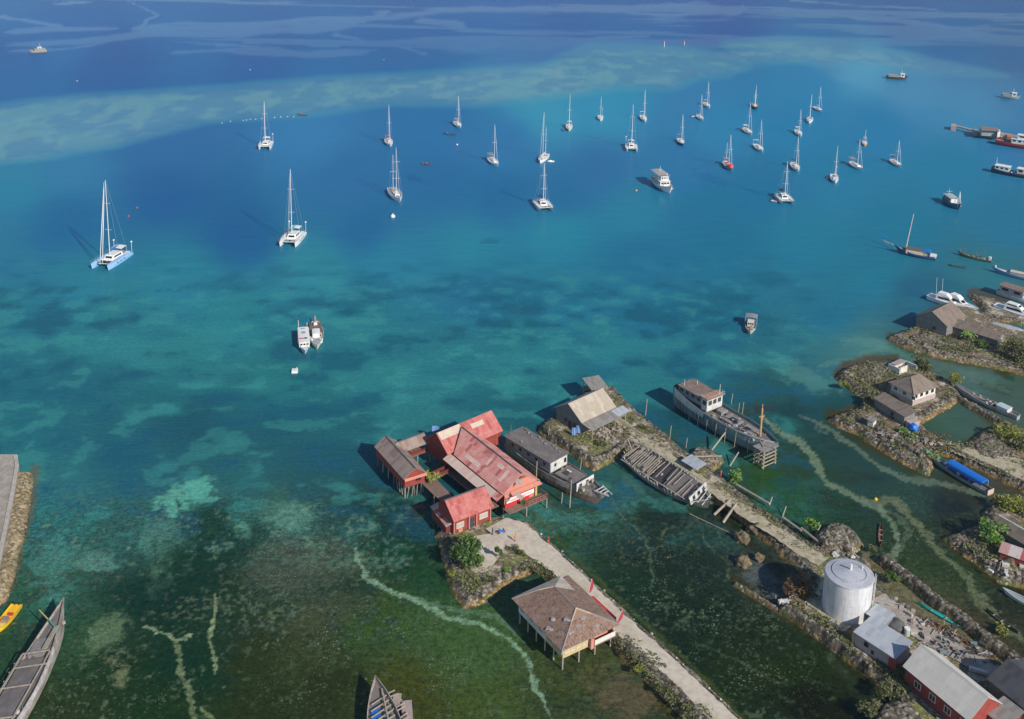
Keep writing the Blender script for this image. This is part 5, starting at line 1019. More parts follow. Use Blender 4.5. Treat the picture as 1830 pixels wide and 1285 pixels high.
    # K
    r, g, hb, ho = boat('fishing_boat', 'small grey fishing boat with a flat stern roof, alone above the tall blue ship', 1341, 588, (-.4, -10), 9.5, 3.2, .9, weath('cream_grey_hull', (.5, .47, .42), k=.5), GREYW, 'fishing boat', sheer=.6, bw=.3, rake=1.2, transom=.8)
    house(r, 'wheelhouse', -2.6, -.2, 2.0, .6, 1.6, WHITEH, win=1); bimini(r, -4.9, -1.6, 3.4, .8, 2.9, weath('grey_sheet', (.28, .28, .28), k=.4), 'canopy', .06); clutter(r, 0, 3.2, 2.2, .6, 3, [DARKW, WHITE, POLEM], 9)
    # L trawler
    r, g, hb, ho = boat('fishing_boat', 'dark blue fishing boat with pale wheelhouse and a tall white bow frame at the right', 1703, 368, (4.5, -10), 13, 4.8, 1.8, weath('blue_hull', (.05, .14, .24), k=.4), GREYP, 'fishing boat', sheer=1.0, bw=.5, rake=1.6)
    house(r, 'wheelhouse', -5.8, .4, 3.2, 1.4, 2.0, weath('blue_grey_wall', (.25, .35, .42)), rm=weath('pale_grey_roof', (.45, .47, .47)), win=3); t = MB(); t.box(.5, 0, 1.5, .12, 2.6, 1.6); t.obj('front_wall', WHITE, r)
    t = MB()
    for a in ((2.6, 1.3), (2.6, -1.3), (5.2, .7), (5.2, -.7), (3.9, 0)): t.tube((a[0], a[1], 1.4), (4.6, 0, 7.6), .1, n=5)
    t.obj('bow_frame', WHITE, r); mast(r, -4.5, 3.5, 2.6, .08)
    # M phinisi
    r, g, hb, ho = boat('sailing_boat', 'traditional wooden sailing boat with a raked bare mast, long bowsprit and cream cabin', 1634, 457, (-12.8, 6.5), 14.5, 4.0, 1.2, weath('dark_blue_strake', (.04, .10, .22), k=.3), TEAK, 'sailing boat', sheer=1.7, bw=.35, rake=2.4, pw=1.9)
    house(r, 'cabin', -2.6, 2.8, 3.2, .95, 1.5, CREAM, rm=weath('brown_roof', (.16, .11, .1), k=.4), win=0, ov=.1); bimini(r, -5.4, -3.1, 2.6, .9, 2.9, BLUEC, 'awning'); t = MB(); t.box(-6.3, 0, .9, 2.0, 3.0, .7); t.obj('stern_box', WHITE, r)
    t = MB(); t.tube((6.4, 0, 2.2), (11.6, 0, 3.9), .15, .08); t.obj('bowsprit', POLEM, r); t = MB(); t.box(9, 0, 3.0, 2.4, .4, .08); t.obj('bow_platform', POLEM, r); t = MB(); t.box(11.2, 0, 3.9, .9, .05, .8); t.obj('flag', BLUEC, r)
    b = P(1634, 457); mz = hgt(1618, 452, 384); a = P(1617, 450, 0); inv = (Matrix.Translation(r.location) @ r.rotation_euler.to_matrix().to_4x4()).inverted()
    tip = P(1633, 382, mz*.98); t = MB(); t.tube((3.2, 0, 1.2), inv @ tip, .22, .12, 6); t.obj('mast', weath('pale_mast', (.55, .5, .42), k=.3), r)
    # N, P boats at the right
    r, g, hb, ho = boat('fishing_boat', 'low green fishing boat with upright posts and a white cabinet at its stern', 1741, 462, (-9, 5.5), 12, 2.8, .8, weath('green_grey_hull', (.10, .17, .13), k=.5), DARKW, 'fishing boat', sheer=.8, bw=.35, rake=1.4)
    t = MB()
    for x, h in ((5, 2.2), (3.4, 2.4), (-.4, 2.2), (-.9, 1.6)): t.tube((x, .2, .5), (x-.1, .2, .6+h), .16, .1, 5)
    t.tube((-3.8, 0, .6), (-3.0, .1, 4.0), .05); t.parts('post', BROWNR, r); t = MB(); t.box(-5.2, 0, .7, .8, .8, 1.2); t.obj('cabinet', WHITE, r); clutter(r, -4, 4, 1.8, .5, 21, [POLEM, GREENP, DARKW], 9)
    canoe(1710, 477, (-5, 2.5), 5.5, 'dark canoe floating below the green fishing boat', paint('dark_canoe', (.05, .07, .06), .8))
    r, g, hb, ho = boat('long_boat', 'blue and white long boat cut by the right edge above the stone islet', 1818, 496, (-10, 6), 17, 3.2, 1.1, weath('mid_blue_hull', (.14, .26, .48), k=.3), CREAM, 'boat', sheer=1.0, bw=.3, rake=2)
    house(r, 'cabin', -6.5, 2.2, 2.2, .9, 1.0, weath('cream_blue_wall', (.5, .5, .5)), rm=weath('cream_top', (.6, .52, .42), k=.4), ov=.1); t = MB(); t.tube((7.2, 0, 1.6), (7.3, 0, 2.6), .3); t.obj('bow_post', WHITE, r)
    # Q, R ships at the far right
    r, g, hb, ho = boat('cargo_boat', 'dark hulled cargo boat with white superstructure cut by the right edge', 1818, 315, (11, -7), 22, 5.2, 1.7, weath('navy_hull', (.03, .05, .09), k=.3), GREYP, 'cargo boat', sheer=1.0, stern=.8, bw=.5, rake=1.8)
    house(r, 'deckhouse', -9.5, -3.4, 3.8, 1.6, 2.1, WHITE, rm=WHITE, win=3, ov=.2); house(r, 'wheelhouse', 0, 3, 3.4, 1.4, 2.6, CREAM, rm=WHITE, win=1); mast(r, -9.4, 3.8, 3.0, .1, 0, 0, .5, 1, WHITE); clutter(r, -3, 0, 3.4, 1.5, 4, [WHITE, GREYP, BLUEC], 8)
    r, g, hb, ho = boat('tug_boat', 'red hulled ship with white wheelhouse moored at the far jetty', 1825, 264, (13, -7.5), 24, 6, 2.2, weath('red_hull', (.38, .04, .05), k=.3), GREYP, 'ship', sheer=1.2, stern=.6, bw=.6, rake=2)
    house(r, 'deckhouse', -4.5, 3, 4.4, 2.0, 2.4, WHITE, rm=WHITE, win=3); house(r, 'wheelhouse', -2, 2, 3.4, 4.6, 2.0, WHITE, rm=WHITE, win=1); clutter(r, -11, -5, 4.5, 2.0, 6, [WHITE, RED, GREYP], 10)
    # far boats
    for (px, py, hd, L, lab, mh, wx) in ((1603, 141, (12, -4), 13.5, 'dark fishing boat with a white wheelhouse at its bow, far out near the shallow reef', NETB, 3.2), (1806, 176, (8, -3.5), 11, 'small grey and white fishing boat far out at the right edge', weath('grey_blue_side', (.22, .3, .34)), 1.8), (68, 94, (-10, -4), 11, 'pale fishing boat far out at the left, beyond the reef', weath('pale_side', (.42, .36, .30)), -1.0)):
        r, g, hb, ho = boat('fishing_boat', lab, px, py, hd, L, 4.6, 1.5, mh, GREYP, 'fishing boat', sheer=.9, bw=.4, rake=1.2)
        house(r, 'wheelhouse', wx-1.2, wx+1.2, 3.0, 1.3, 2.4, WHITE, rm=WHITE, win=1); house(r, 'shelter', -L*.42, wx-1.4 if wx > 0 else L*.2, 3.4, 1.2, 1.6, weath('grey_shelter', (.3, .32, .33)), rm=weath('grey_shelter_roof', (.34, .34, .34)), ov=.1); mast(r, wx-.5, 3.6, 2.4, .09, m=WHITE)
    # cruisers behind the gabled house
    for (px, py, hd, L, lab, nm, pole) in ((1697, 546, (9, -7), 14, 'white sport cruiser with two thin aerials behind the gabled grey house', 1, 1), (1716, 549, (8, -8), 13, 'white cruiser with a long clean foredeck, nearer of two behind the gabled house', 2, 0), (1823, 566, (10, -8), 16, 'white motor yacht with a blue side berthed at the right edge', 3, 0)):
        r, g, hb, ho = boat('motor_yacht', lab, px, py, hd, L, 4.2, 1.5, WHITE if nm != 3 else paint('pale_blue_side', (.55, .65, .8)), WHITE, 'motor yacht', sheer=.7, bw=.15, rake=1.8, pw=2.0)
        cabin(r, 'saloon', -L*.3, L*.16, 3.2, 2.2, 1.35, 1.5, WHITE, slope=1.0); cabin(r, 'flybridge', -L*.28, L*.02, 2.6, 2.2, 2.85, .8, WHITE, slope=1.1, win=(nm == 3))
        if pole:
            t = MB(); t.tube((-4, -1.4, 2), (-4.4, -1.6, 8.5), .05); t.tube((-3.4, 1.4, 2), (-3.8, 1.6, 7.5), .05); t.obj('aerial', ALU, r)
    r, g, hb, ho = boat('wooden_ship', 'boxy grey white boat with a brown roof at the right edge above the motor yacht', 1822, 537, (10, -8), 14, 4.6, 1.6, WHITEH, GREYW, 'ship', sheer=.8, bw=.4)
    house(r, 'deckhouse', -6, 1.6, 3.9, 1.4, 2.4, weath('pale_violet_wall', (.45, .44, .5)), rm=BROWNR, win=2)
    # upturned skiff, canoes, small craft
    for (x, y, hd, L, lab, m) in ((1573.5, 958, (.2, 8), 8, 'narrow brown dugout canoe with a pale stern beside the dark stone heap channel', weath('brown_canoe', (.16, .07, .05))), (1690, 1107, (9.5, -7.5), 11, 'turquoise canoe lying on mud under the long dark wall', paint('turquoise', (.03, .42, .38))), (1790, 1112, (6, -6.5), 7, 'dark slender canoe on mud at the lower right', paint('dark_canoe', (.05, .07, .06), .8)), (1680, 1118, (8, -6), 7, 'grey canoe lying behind the turquoise canoe', weath('grey_canoe', (.3, .32, .3)))):
        if x == 1680: continue
        canoe(x, y, hd, L, lab, m, .95)
    o = thing('skiff', 'long grey upturned boats lying on the quay at the upper right', 'skiff', P(1800, 586, 1.0), turn((12, -7), 1800, 586)); mb = MB(); mb.loft([[(x, w*math.cos(a), h*math.sin(a)) for a in [math.pi*i/6 for i in range(7)]] for x, w, h in ((-5.5, .5, .3), (-4, 1.1, .8), (0, 1.35, 1.0), (3.5, 1.0, .8), (5.8, .05, .2))]); mb.obj('hull', weath('grey_upturned', (.42, .42, .44), k=.5), o)
    r, g, hb, ho = boat('skiff', 'pale turquoise white skiff at the right edge below the big brown boulder', 1828, 1077, (-8, 6), 8, 1.8, .7, weath('pale_turquoise', (.5, .62, .60)), GREYP, 'skiff', sheer=.4, bw=.3)
    # yellow speedboat
    r, g, hb, ho = boat('speedboat', 'yellow speedboat with a grey console tied at the left pier', 12, 1111, (-3.2, -6), 7.2, 2.4, .75, YEL, YEL, 'speedboat', sheer=.3, bw=.25, rake=.8, transom=.9)
    t = MB(); t.box(.4, 0, .5, 1.3, 1.2, .6, taper=.8); t.obj('console', weath('brown_grey_console', (.3, .22, .18)), r); t = MB(); t.box(-1.1, .2, .5, .5, .9, .4); t.obj('seat', RED, r); outboard(r, -3.7, .4, .7); outboard(r, -3.7, -.4, .7)
    t = MB(); t.box(2.2, 0, .68, 1.6, 1.3, .06); t.obj('bow_locker', paint('pale_yellow', (.9, .65, .15)), r)
    g = 'small open boats on the lagoon'
    for (x, y, hd, L, lab, fig) in ((803, 240, (6, -3), 7, 'small outrigger boat with two figures right of the white sloop furthest out', 2), (762, 294, (4, 0), 5, 'tiny dark boat with one figure alone left of centre', 1), (540, 206, (4, -1.5), 6, 'dark boat at the right end of the line of white floats', 1)):
        c = canoe(x, y, hd, L, lab, paint('brown_small_boat', (.12, .07, .05)), 1.2); c['group'] = g
        for k in range(fig): person(x, y, (k-.5*(fig-1))*2.2, hd, k, lab)
PN = [0]
def person(px, py, along, hd, k, where, stand=False, col=None, label=None, z=.2):
    """small standing or seated figure"""
    ta = turn(hd, px, py); h = Vector((math.cos(ta), math.sin(ta), 0)); c = P(px, py, z)+h*along; PN[0] += 1
    cols = [(.55, .12, .06), (.06, .1, .25), (.7, .65, .55)]
    mb = MB(); seat = 0 if stand else .35; zz = 0 if stand else -.45
    J = lambda *a: mb.tube(*a)
    R = []
    for (z_, w, d) in ((.02, .10, .12), (.45, .12, .12), (.85, .17, .13), (1.05, .15, .11), (1.25, .18, .12), (1.42, .2, .1), (1.48, .07, .07), (1.52, .06, .06), (1.57, .085, .1), (1.66, .095, .11), (1.75, .06, .07), (1.77, .01, .01)):
        R.append([(w*math.cos(a), d*math.sin(a), max(.02, z_+zz)) for a in [i*math.pi/4 for i in range(8)]])
    mb.loft(R, closed=True, caps=True)
    for s in (-1, 1):
        mb.tube((s*.2, 0, 1.4+zz), (s*.27, .08, 1.1+zz), .05, .045); mb.tube((s*.27, .08, 1.1+zz), (s*.22, .3, .95+zz), .045, .035)
        if not stand: mb.tube((s*.1, 0, .42), (s*.12, .45, .42), .08, .06); mb.tube((s*.12, .45, .42), (s*.12, .5, .02), .06, .04)
    mb.m = [1 if sum(mb.v[i][2] for i in f)/len(f) > 1.5+zz else 0 for f in mb.f]
    o = mb.obj('person', [paint('clothes_%d' % (k % 3), col or cols[k % 3], .8), paint('skin_tone', (.22, .12, .07), .6)], None, True, c, math.atan2(hd[1], hd[0]))
    tag(o, label or ('person seated in the ' + ('front' if along > 0 else 'middle' if along == 0 else 'back') + ' of the ' + ('outrigger boat' if 'outrigger' in where else ' '.join(where.split(' with')[0].split()[:9]))), 'person'); return o
def sea_small():
    g = 'white floats in a line'
    ORD = 'first second third fourth fifth sixth seventh eighth ninth tenth eleventh twelfth thirteenth'.split()
    for i, (x, y) in enumerate(((980, 258), (1035, 247), (1118, 240), (1140, 238), (1165, 235), (1200, 233), (1240, 229), (1325, 222), (1365, 218), (1410, 216), (1450, 217))):
        mb = MB(); mb.rock((0, 0, .1), .3, .9, i, 0, 1, .05)
        tag(mb.obj('float', WHITE, None, True, P(130+x/3.672, 150+y/3.672)), ORD[i]+' float from the left in the line of white floats by the reef', 'float', g)
    for (x, y, r_, m, lab) in ((702, 388, .95, WHITE, 'white mooring buoy in front of the two masted ketch'), (817, 259, .45, WHITE, 'small white buoy below the sloop furthest out'), (1137, 341, .45, ORANGE, 'orange buoy left of the passenger vessel'), (245, 372, .4, RED, 'upper red buoy right of the light blue catamaran'), (230, 387, .4, RED, 'lower red buoy right of the light blue catamaran'), (447, 125, .35, WHITE, 'white buoy on the open water above the reef'), (138, 145, .35, WHITE, 'white buoy on the open water at the far left'), (1565, 893, .4, YEL, 'yellow buoy in the sandy channel between the piers'), (686, 107, .35, ORANGE, 'pale orange buoy on the open water right of centre left')):
        mb = MB(); mb.rock((0, 0, r_*.3), r_, .9, 1, 0, 2, .03); mb.tube((0, 0, r_), (0, 0, r_*1.6), r_*.18, mi=0)
        tag(mb.obj('buoy', m, None, True, P(x, y)), lab, 'buoy')
    b = thing('raft', 'square white float moored below the two boats tied together', 'float', P(527, 665), .1); mb = MB(); mb.box(0, 0, -.1, 1.6, 1.5, .8); mb.obj('block', WHITE, b); mb = MB(); mb.tube((.5, .5, .7), (.5, .5, 1.2), .08); mb.obj('post', WHITE, b)
    for (x, y, lab) in ((1187, 84, 'left of two thin red and white channel poles on the far reef'), (1223, 80, 'right of two thin red and white channel poles on the far reef')):
        t = thing('channel_marker', lab, 'marker', P(x, y)); mb = MB(); mb.tube((0, 0, -1), (0, 0, 4.2 if x < 1200 else 2.6), .22, mi=0); mb.obj('pole', WHITE, t); mb = MB(); mb.tube((0, 0, 4.2 if x < 1200 else 2.6), (0, 0, 6 if x < 1200 else 4), .28); mb.obj('top_mark', RED, t)
    # far jetty
    j = thing('jetty', 'concrete jetty with a box shaped shed and an outlying dolphin at the far right', 'jetty', P(1768, 246), 0)
    inv = Matrix.Translation(-j.location); C1 = weath('jetty_concrete', (.42, .34, .30), (.28, .24, .22), .5, .3); C2 = weath('jetty_shed_wall', (.34, .36, .34), (.24, .26, .26), .5, .3)  # second one: grey-green wall colour of the box shed, alike on every side
    def blk(n, q, z0, z1, m):
        mb = MB(); a = [P(x, y, z1) for x, y in q]; mb.poly(a, z1-z0); o = mb.obj(n, m, j); o.matrix_parent_inverse = inv; return o
    blk('dolphin', [(1700, 221), (1708, 221), (1709, 226), (1700, 225)], -1, 2.5, C1); blk('dolphin', [(1738, 230), (1747, 231), (1748, 236), (1739, 236)], -1, 2.2, C1)
    blk('walkway', [(1708, 223), (1740, 231), (1740, 233), (1708, 225)], 1.6, 2.2, C1); blk('deck', [(1748, 236), (1752, 232), (1800, 240), (1900, 250), (1900, 262), (1800, 247)], -1, 2.0, C1)
    blk('shed', [(1751, 226), (1782, 229), (1785, 234), (1755, 232)], 1.9, 5.0, C2); blk('shed_roof', [(1750, 225), (1783, 228), (1786, 234), (1754, 232)], 5.0, 5.3, weath('jetty_roof', (.25, .2, .18))); blk('end_wall', [(1781, 231), (1787, 231), (1788, 235), (1783, 236)], 1.9, 4.8, WHITEH)
    blk('wall', [(1788, 236), (1810, 240), (1810, 242), (1788, 239)], 1.9, 3.2, C1); blk('cargo', [(1800, 240), (1815, 242), (1815, 246), (1800, 244)], 2, 3.4, weath('rust_cargo', (.5, .22, .14)))
# ================================================================ BUILDINGS
R_RED = roofm('red_sheet_roof', (.70, .20, .17), (.80, .45, .39), (.44, .06, .055), .9, 2.2, .75, (.85, .58, .50), .5, stripe=.4)
R_RED2 = roofm('plain_red_sheet_roof', (.48, .10, .09), (.58, .22, .19), (.36, .05, .05), .9, 2.4, .7, (.62, .34, .29), .45, stripe=.5)
R_BRN = roofm('brown_sheet_roof', (.34, .25, .21), (.44, .35, .30), (.26, .17, .14), .8, 2.6, .7, (.2, .14, .12), .35)
R_TAN = roofm('tan_sheet_roof', (.52, .44, .35), (.42, .35, .27), (.60, .53, .43), .8, 2.4, .6, (.3, .25, .2), .3)
R_GRY = roofm('grey_sheet_roof', (.30, .28, .26), (.36, .34, .32), (.24, .21, .19), .8, 2.4, .6, (.18, .15, .13), .35)
R_TILE = roofm('brown_tile_roof', (.21, .115, .08), (.28, .175, .13), (.10, .06, .045), .28, .32, 1.0, (.38, .29, .24), .65, .85, stripe=.6)
R_HUT = roofm('umber_roof', (.24, .19, .155), (.30, .24, .2), (.19, .15, .12), .7, 2.0, .7, (.14, .11, .09), .4)
R_SIL = roofm('silver_sheet_roof', (.46, .50, .55), (.54, .57, .60), (.38, .41, .46), .9, 2.6, .5, (.30, .30, .30), .25, .5)
R_CRM = roofm('cream_sheet_roof', (.72, .67, .60), (.66, .61, .55), (.76, .72, .65), 1.0, 3.0, .5, (.40, .36, .31), .15)
R_DRK = roofm('dark_slate_roof', (.075, .075, .085), (.10, .10, .11), (.05, .05, .06), .9, 2.6, .7, (.12, .11, .11), .3)
W_RED = plankm('red_boards', (.34, .06, .045), (.27, .045, .04), .25, True, dirt=.5); W_DRED = plankm('dark_red_boards', (.20, .04, .035), (.15, .035, .03), .25, True, dirt=.4)
W_PINK = plankm('salmon_boards', (.62, .26, .19), (.55, .2, .15), .25, True, dirt=.2); W_GREY = plankm('grey_wall_boards', (.26, .25, .24), (.17, .165, .16), .25, False, dirt=.5)
W_WHITE = weath('white_plaster', (.76, .73, .68), (.5, .46, .4), .6, .6, .9, .2, dirt=.3, c3=(.35, .3, .24)); W_LIL = weath('pinkish_plaster', (.48, .38, .37), (.36, .30, .31), .6, .5, .9)
W_YEL = plankm('yellow_boards', (.60, .47, .24), (.48, .36, .2), .3, True, dirt=.3); DECKM = plankm('brown_deck_boards', (.26, .17, .13), (.18, .12, .1), .2, dirt=.5)
BANN = weath('white_banner', (.78, .74, .72), k=.1, dirt=.1); WINW = weath('white_window_frame', (.7, .68, .62), k=.2); REDT = paint('bright_red_trim', (.55, .03, .03), .6)
def inv_of(r): return (Matrix.Translation(r.location) @ r.rotation_euler.to_matrix().to_4x4()).inverted()
def bframe(A, B, z, W):
    a, b = P(*A, z), P(*B, z); u = b-a; L = u.length; ang = math.atan2(u.y, u.x); return a, ang, L, W
def building(name, label, A, B, W, ze, zr, zf, roof, wall, ov=.45, posts=None, base=0, end_over=.4, ridge=None, kind='gable', cat='house', group=None, wall_h=None, gable_m=None, walls=True, ratio=.5):
    """A-B is the near eave seen in the photo at height ze; the house extends W away from it; y=0 is that eave"""
    a, ang, L, W = bframe(A, B, ze, W); r = thing(name, label, cat, (a.x, a.y, 0), ang, group); r['L'] = L
    rb = MB(); yr = W*ratio
    if kind == 'gable':
        rb.slab((0, yr, zr), (L, yr, zr), (L, 0, ze), (0, 0, ze)); rb.slab((0, yr, zr-.005), (L, yr, zr-.005), (L, W, ze), (0, W, ze))
    elif kind == 'mono':
        rb.slab((0, W, zr), (L, W, zr), (L, 0, ze), (0, 0, ze))
    if kind in ('gable', 'mono'): ro = rb.obj('roof', roof, r)
    if kind == 'gable':
        cp = MB(); cp.loft([[(x, yr-.22, zr-.1), (x, yr, zr+.07), (x, yr+.22, zr-.1)] for x in (-.05, L+.05)]); cp.obj('ridge_cap', ridge or roof, ro)
    if walls:
        wb = MB(); x0, x1, y0, y1 = end_over, L-end_over, ov, W-ov; zt = ze-.06+(zr-ze)*ov/(yr if kind == 'gable' else W)-.05
        def quad(p, q, z0, z1, z2=None):
            z2 = z1 if z2 is None else z2; l = (Vector(q)-Vector(p)).length
            wb.add([(p[0], p[1], z0), (q[0], q[1], z0), (q[0], q[1], z2), (p[0], p[1], z1)], [(0, 1, 2, 3)], 0, [[(0, 0), (l, 0), (l, z2-z0), (0, z1-z0)]])
        if kind == 'gable':
            quad((x0, y0), (x1, y0), zf, zt); quad((x1, y1), (x0, y1), zf, zt)
            for x in (x0, x1): wb.add([(x, y0, zf), (x, y1, zf), (x, y1, zt), (x, yr, zr-.12), (x, y0, zt)], [(0, 1, 2, 3, 4)], 1 if gable_m else 0, [[(y0, 0), (y1, 0), (y1, zt-zf), (yr, zr-zf), (y0, zt-zf)]])
        else:
            zb = zr-(zr-ze)*ov/W-.12
            quad((x0, y0), (x1, y0), zf, zt); quad((x1, y1), (x0, y1), zf, zb); quad((x1, y0), (x1, y1), zf, zt, zb); quad((x0, y1), (x0, y0), zf, zb, zt)
        wb.add([(x0, y0, zf), (x1, y0, zf), (x1, y1, zf), (x0, y1, zf)], [(3, 2, 1, 0)])
        wb.obj('wall', [wall, gable_m or wall], r)
    if posts:
        nx, ny = posts
        for i in range(nx):
            for j in range(ny):
                mb = MB(); x = .6+(L-1.2)*i/(nx-1); y = .6+(W-1.2)*j/(ny-1); mb.tube((x, y, -1.2), (x, y, zf), .13, n=6); mb.obj('post', POLEM if (i+j) % 3 else GREYW, r)
    return r, L, W
def win(r, x, y, z, w, h, face, fm=None, pm=None, name='window', bars=1):
    """window on a wall facing 'x' or 'y' (sign gives the side)"""
    s = 1 if face[0] == '+' else -1; ax = face[1]; mb = MB(); pn = MB()
    t = .07
    if ax == 'y':
        for k in (-1, 1): mb.box(x+k*w/2, y, z, .09, t*2, h); mb.box(x, y, z+(h if k > 0 else -.05), w+.1, t*2, .09)
        if bars: mb.box(x, y, z, .06, t*1.8, h)
        pn.box(x, y, z, w, t, h)
    else:
        for k in (-1, 1): mb.box(x, y+k*w/2, z, t*2, .09, h); mb.box(x, y, z+(h if k > 0 else -.05), t*2, w+.1, .09)
        if bars: mb.box(x, y, z, t*1.8, .06, h)
        pn.box(x, y, z, t, w, h)
    o = mb.obj(name, fm or WINW, r); pn.obj('pane', pm or GLASS, o)
def door(r, x, y, z, w, h, ax, m):
    mb = MB(); mb.box(x, y, z, w if ax == 'y' else .12, .12 if ax == 'y' else w, h); o = mb.obj('door', m, r); mb = MB()
    mb.box(x+(w*.35 if ax == 'y' else .08), y+(-.08 if ax == 'y' else w*.35), z+h*.45, .06, .06, .12); mb.obj('handle', ALU, o)
def tree(name, label, px, py, r, h, m, seed, z=1.4, n=900, leaf=.3, cat='tree', trunk=True, group=None, flat=.8, clumps=9, base=None):
    root = thing(name, label, cat, P(px, py, z), 0, group); rd = random.Random(seed); mb = MB(); ch = h-r*flat
    cs = []
    for k in range(clumps):
        a = rd.uniform(0, 6.28); q = r*math.sqrt(rd.random())*.72; cs.append((q*math.cos(a), q*math.sin(a), max(r*.35, ch+rd.uniform(-.5, .6)*r*flat), r*rd.uniform(.3, .52)))
    for k in range(n):
        c = cs[rd.randrange(len(cs))]; d = Vector((rd.gauss(0, 1), rd.gauss(0, 1), rd.gauss(0, 1))).normalized()*c[3]*rd.uniform(.55, 1.08)
        p = Vector(c[:3])+Vector((d.x, d.y, d.z*.8))
        if p.z < .1: continue
        u = Vector((rd.gauss(0, 1), rd.gauss(0, 1), rd.gauss(0, .5))).normalized(); v = u.cross(Vector((rd.gauss(0, 1), rd.gauss(0, 1), rd.gauss(0, 1)))).normalized(); s = leaf*rd.uniform(.6, 1.3)
        mb.add([p-u*s, p+v*s*.45, p+u*s, p-v*s*.45], [(0, 1, 2, 3)])
    mb.obj('crown', m, root)
    if trunk:
        tb = MB(); b = weath('bark', (.22, .17, .12), (.14, .1, .08)); tb.tube((0, 0, -.3), (.05*r, 0, ch*.55), .06*r+.05, .045*r, 7)
        for c in cs[:6]: tb.tube((.05*r, 0, ch*.5), (c[0]*.8, c[1]*.8, c[2]), .04*r, .015*r, 5)
        tb.obj('trunk', b, root)
    return root
def palm(name, label, px, py, r, h, m, seed, z=1.4, n=14, cat='plant', stems=1, group=None):
    root = thing(name, label, cat, P(px, py, z), 0, group); rd = random.Random(seed); mb = MB(); tb = MB()
    for s_ in range(stems):
        a0 = rd.uniform(0, 6.28); ox, oy = (0, 0) if stems == 1 else (math.cos(a0)*r*.6*rd.random()**.5, math.sin(a0)*r*.6*rd.random()**.5); hh = h*rd.uniform(.7, 1)
        tb.tube((ox, oy, -.2), (ox*1.1, oy*1.1, hh*.6), .1, .07, 5)
        for k in range(n):
            a = 6.28*k/n+rd.uniform(-.3, .3); l = r*rd.uniform(.65, 1)*(1 if stems == 1 else .55); up = rd.uniform(.2, .9); w = .16*l+.08
            rings = []
            for t in (0, .35, .7, 1):
                q = Vector((ox*1.1+math.cos(a)*l*t, oy*1.1+math.sin(a)*l*t, hh*.6+hh*.4*up*math.sin(t*2.2)-.3*t*t*l)); sd_ = Vector((-math.sin(a), math.cos(a), 0))*w*(.3+t*1.2 if t < .7 else (1-t)*2.6+.04)
                rings.append([q-sd_-Vector((0, 0, w*.3)), q, q+sd_-Vector((0, 0, w*.3))])
            mb.loft(rings)
    mb.obj('fronds', m, root); tb.obj('stem', weath('bark', (.22, .17, .12)), root); return root
F_GRN = foliage('green_leaves', (.075, .15, .03), (.15, .25, .06), (.04, .08, .02)); F_YEL = foliage('yellow_green_leaves', (.26, .28, .05), (.36, .36, .08), (.14, .18, .04)); F_DRY = foliage('dry_brown_leaves', (.16, .09, .045), (.24, .15, .07), (.08, .05, .03)); F_OLV = foliage('olive_leaves', (.14, .16, .06), (.22, .22, .09), (.09, .09, .04)); F_LIM = foliage('lime_leaves', (.16, .30, .05), (.24, .38, .08), (.09, .2, .04))
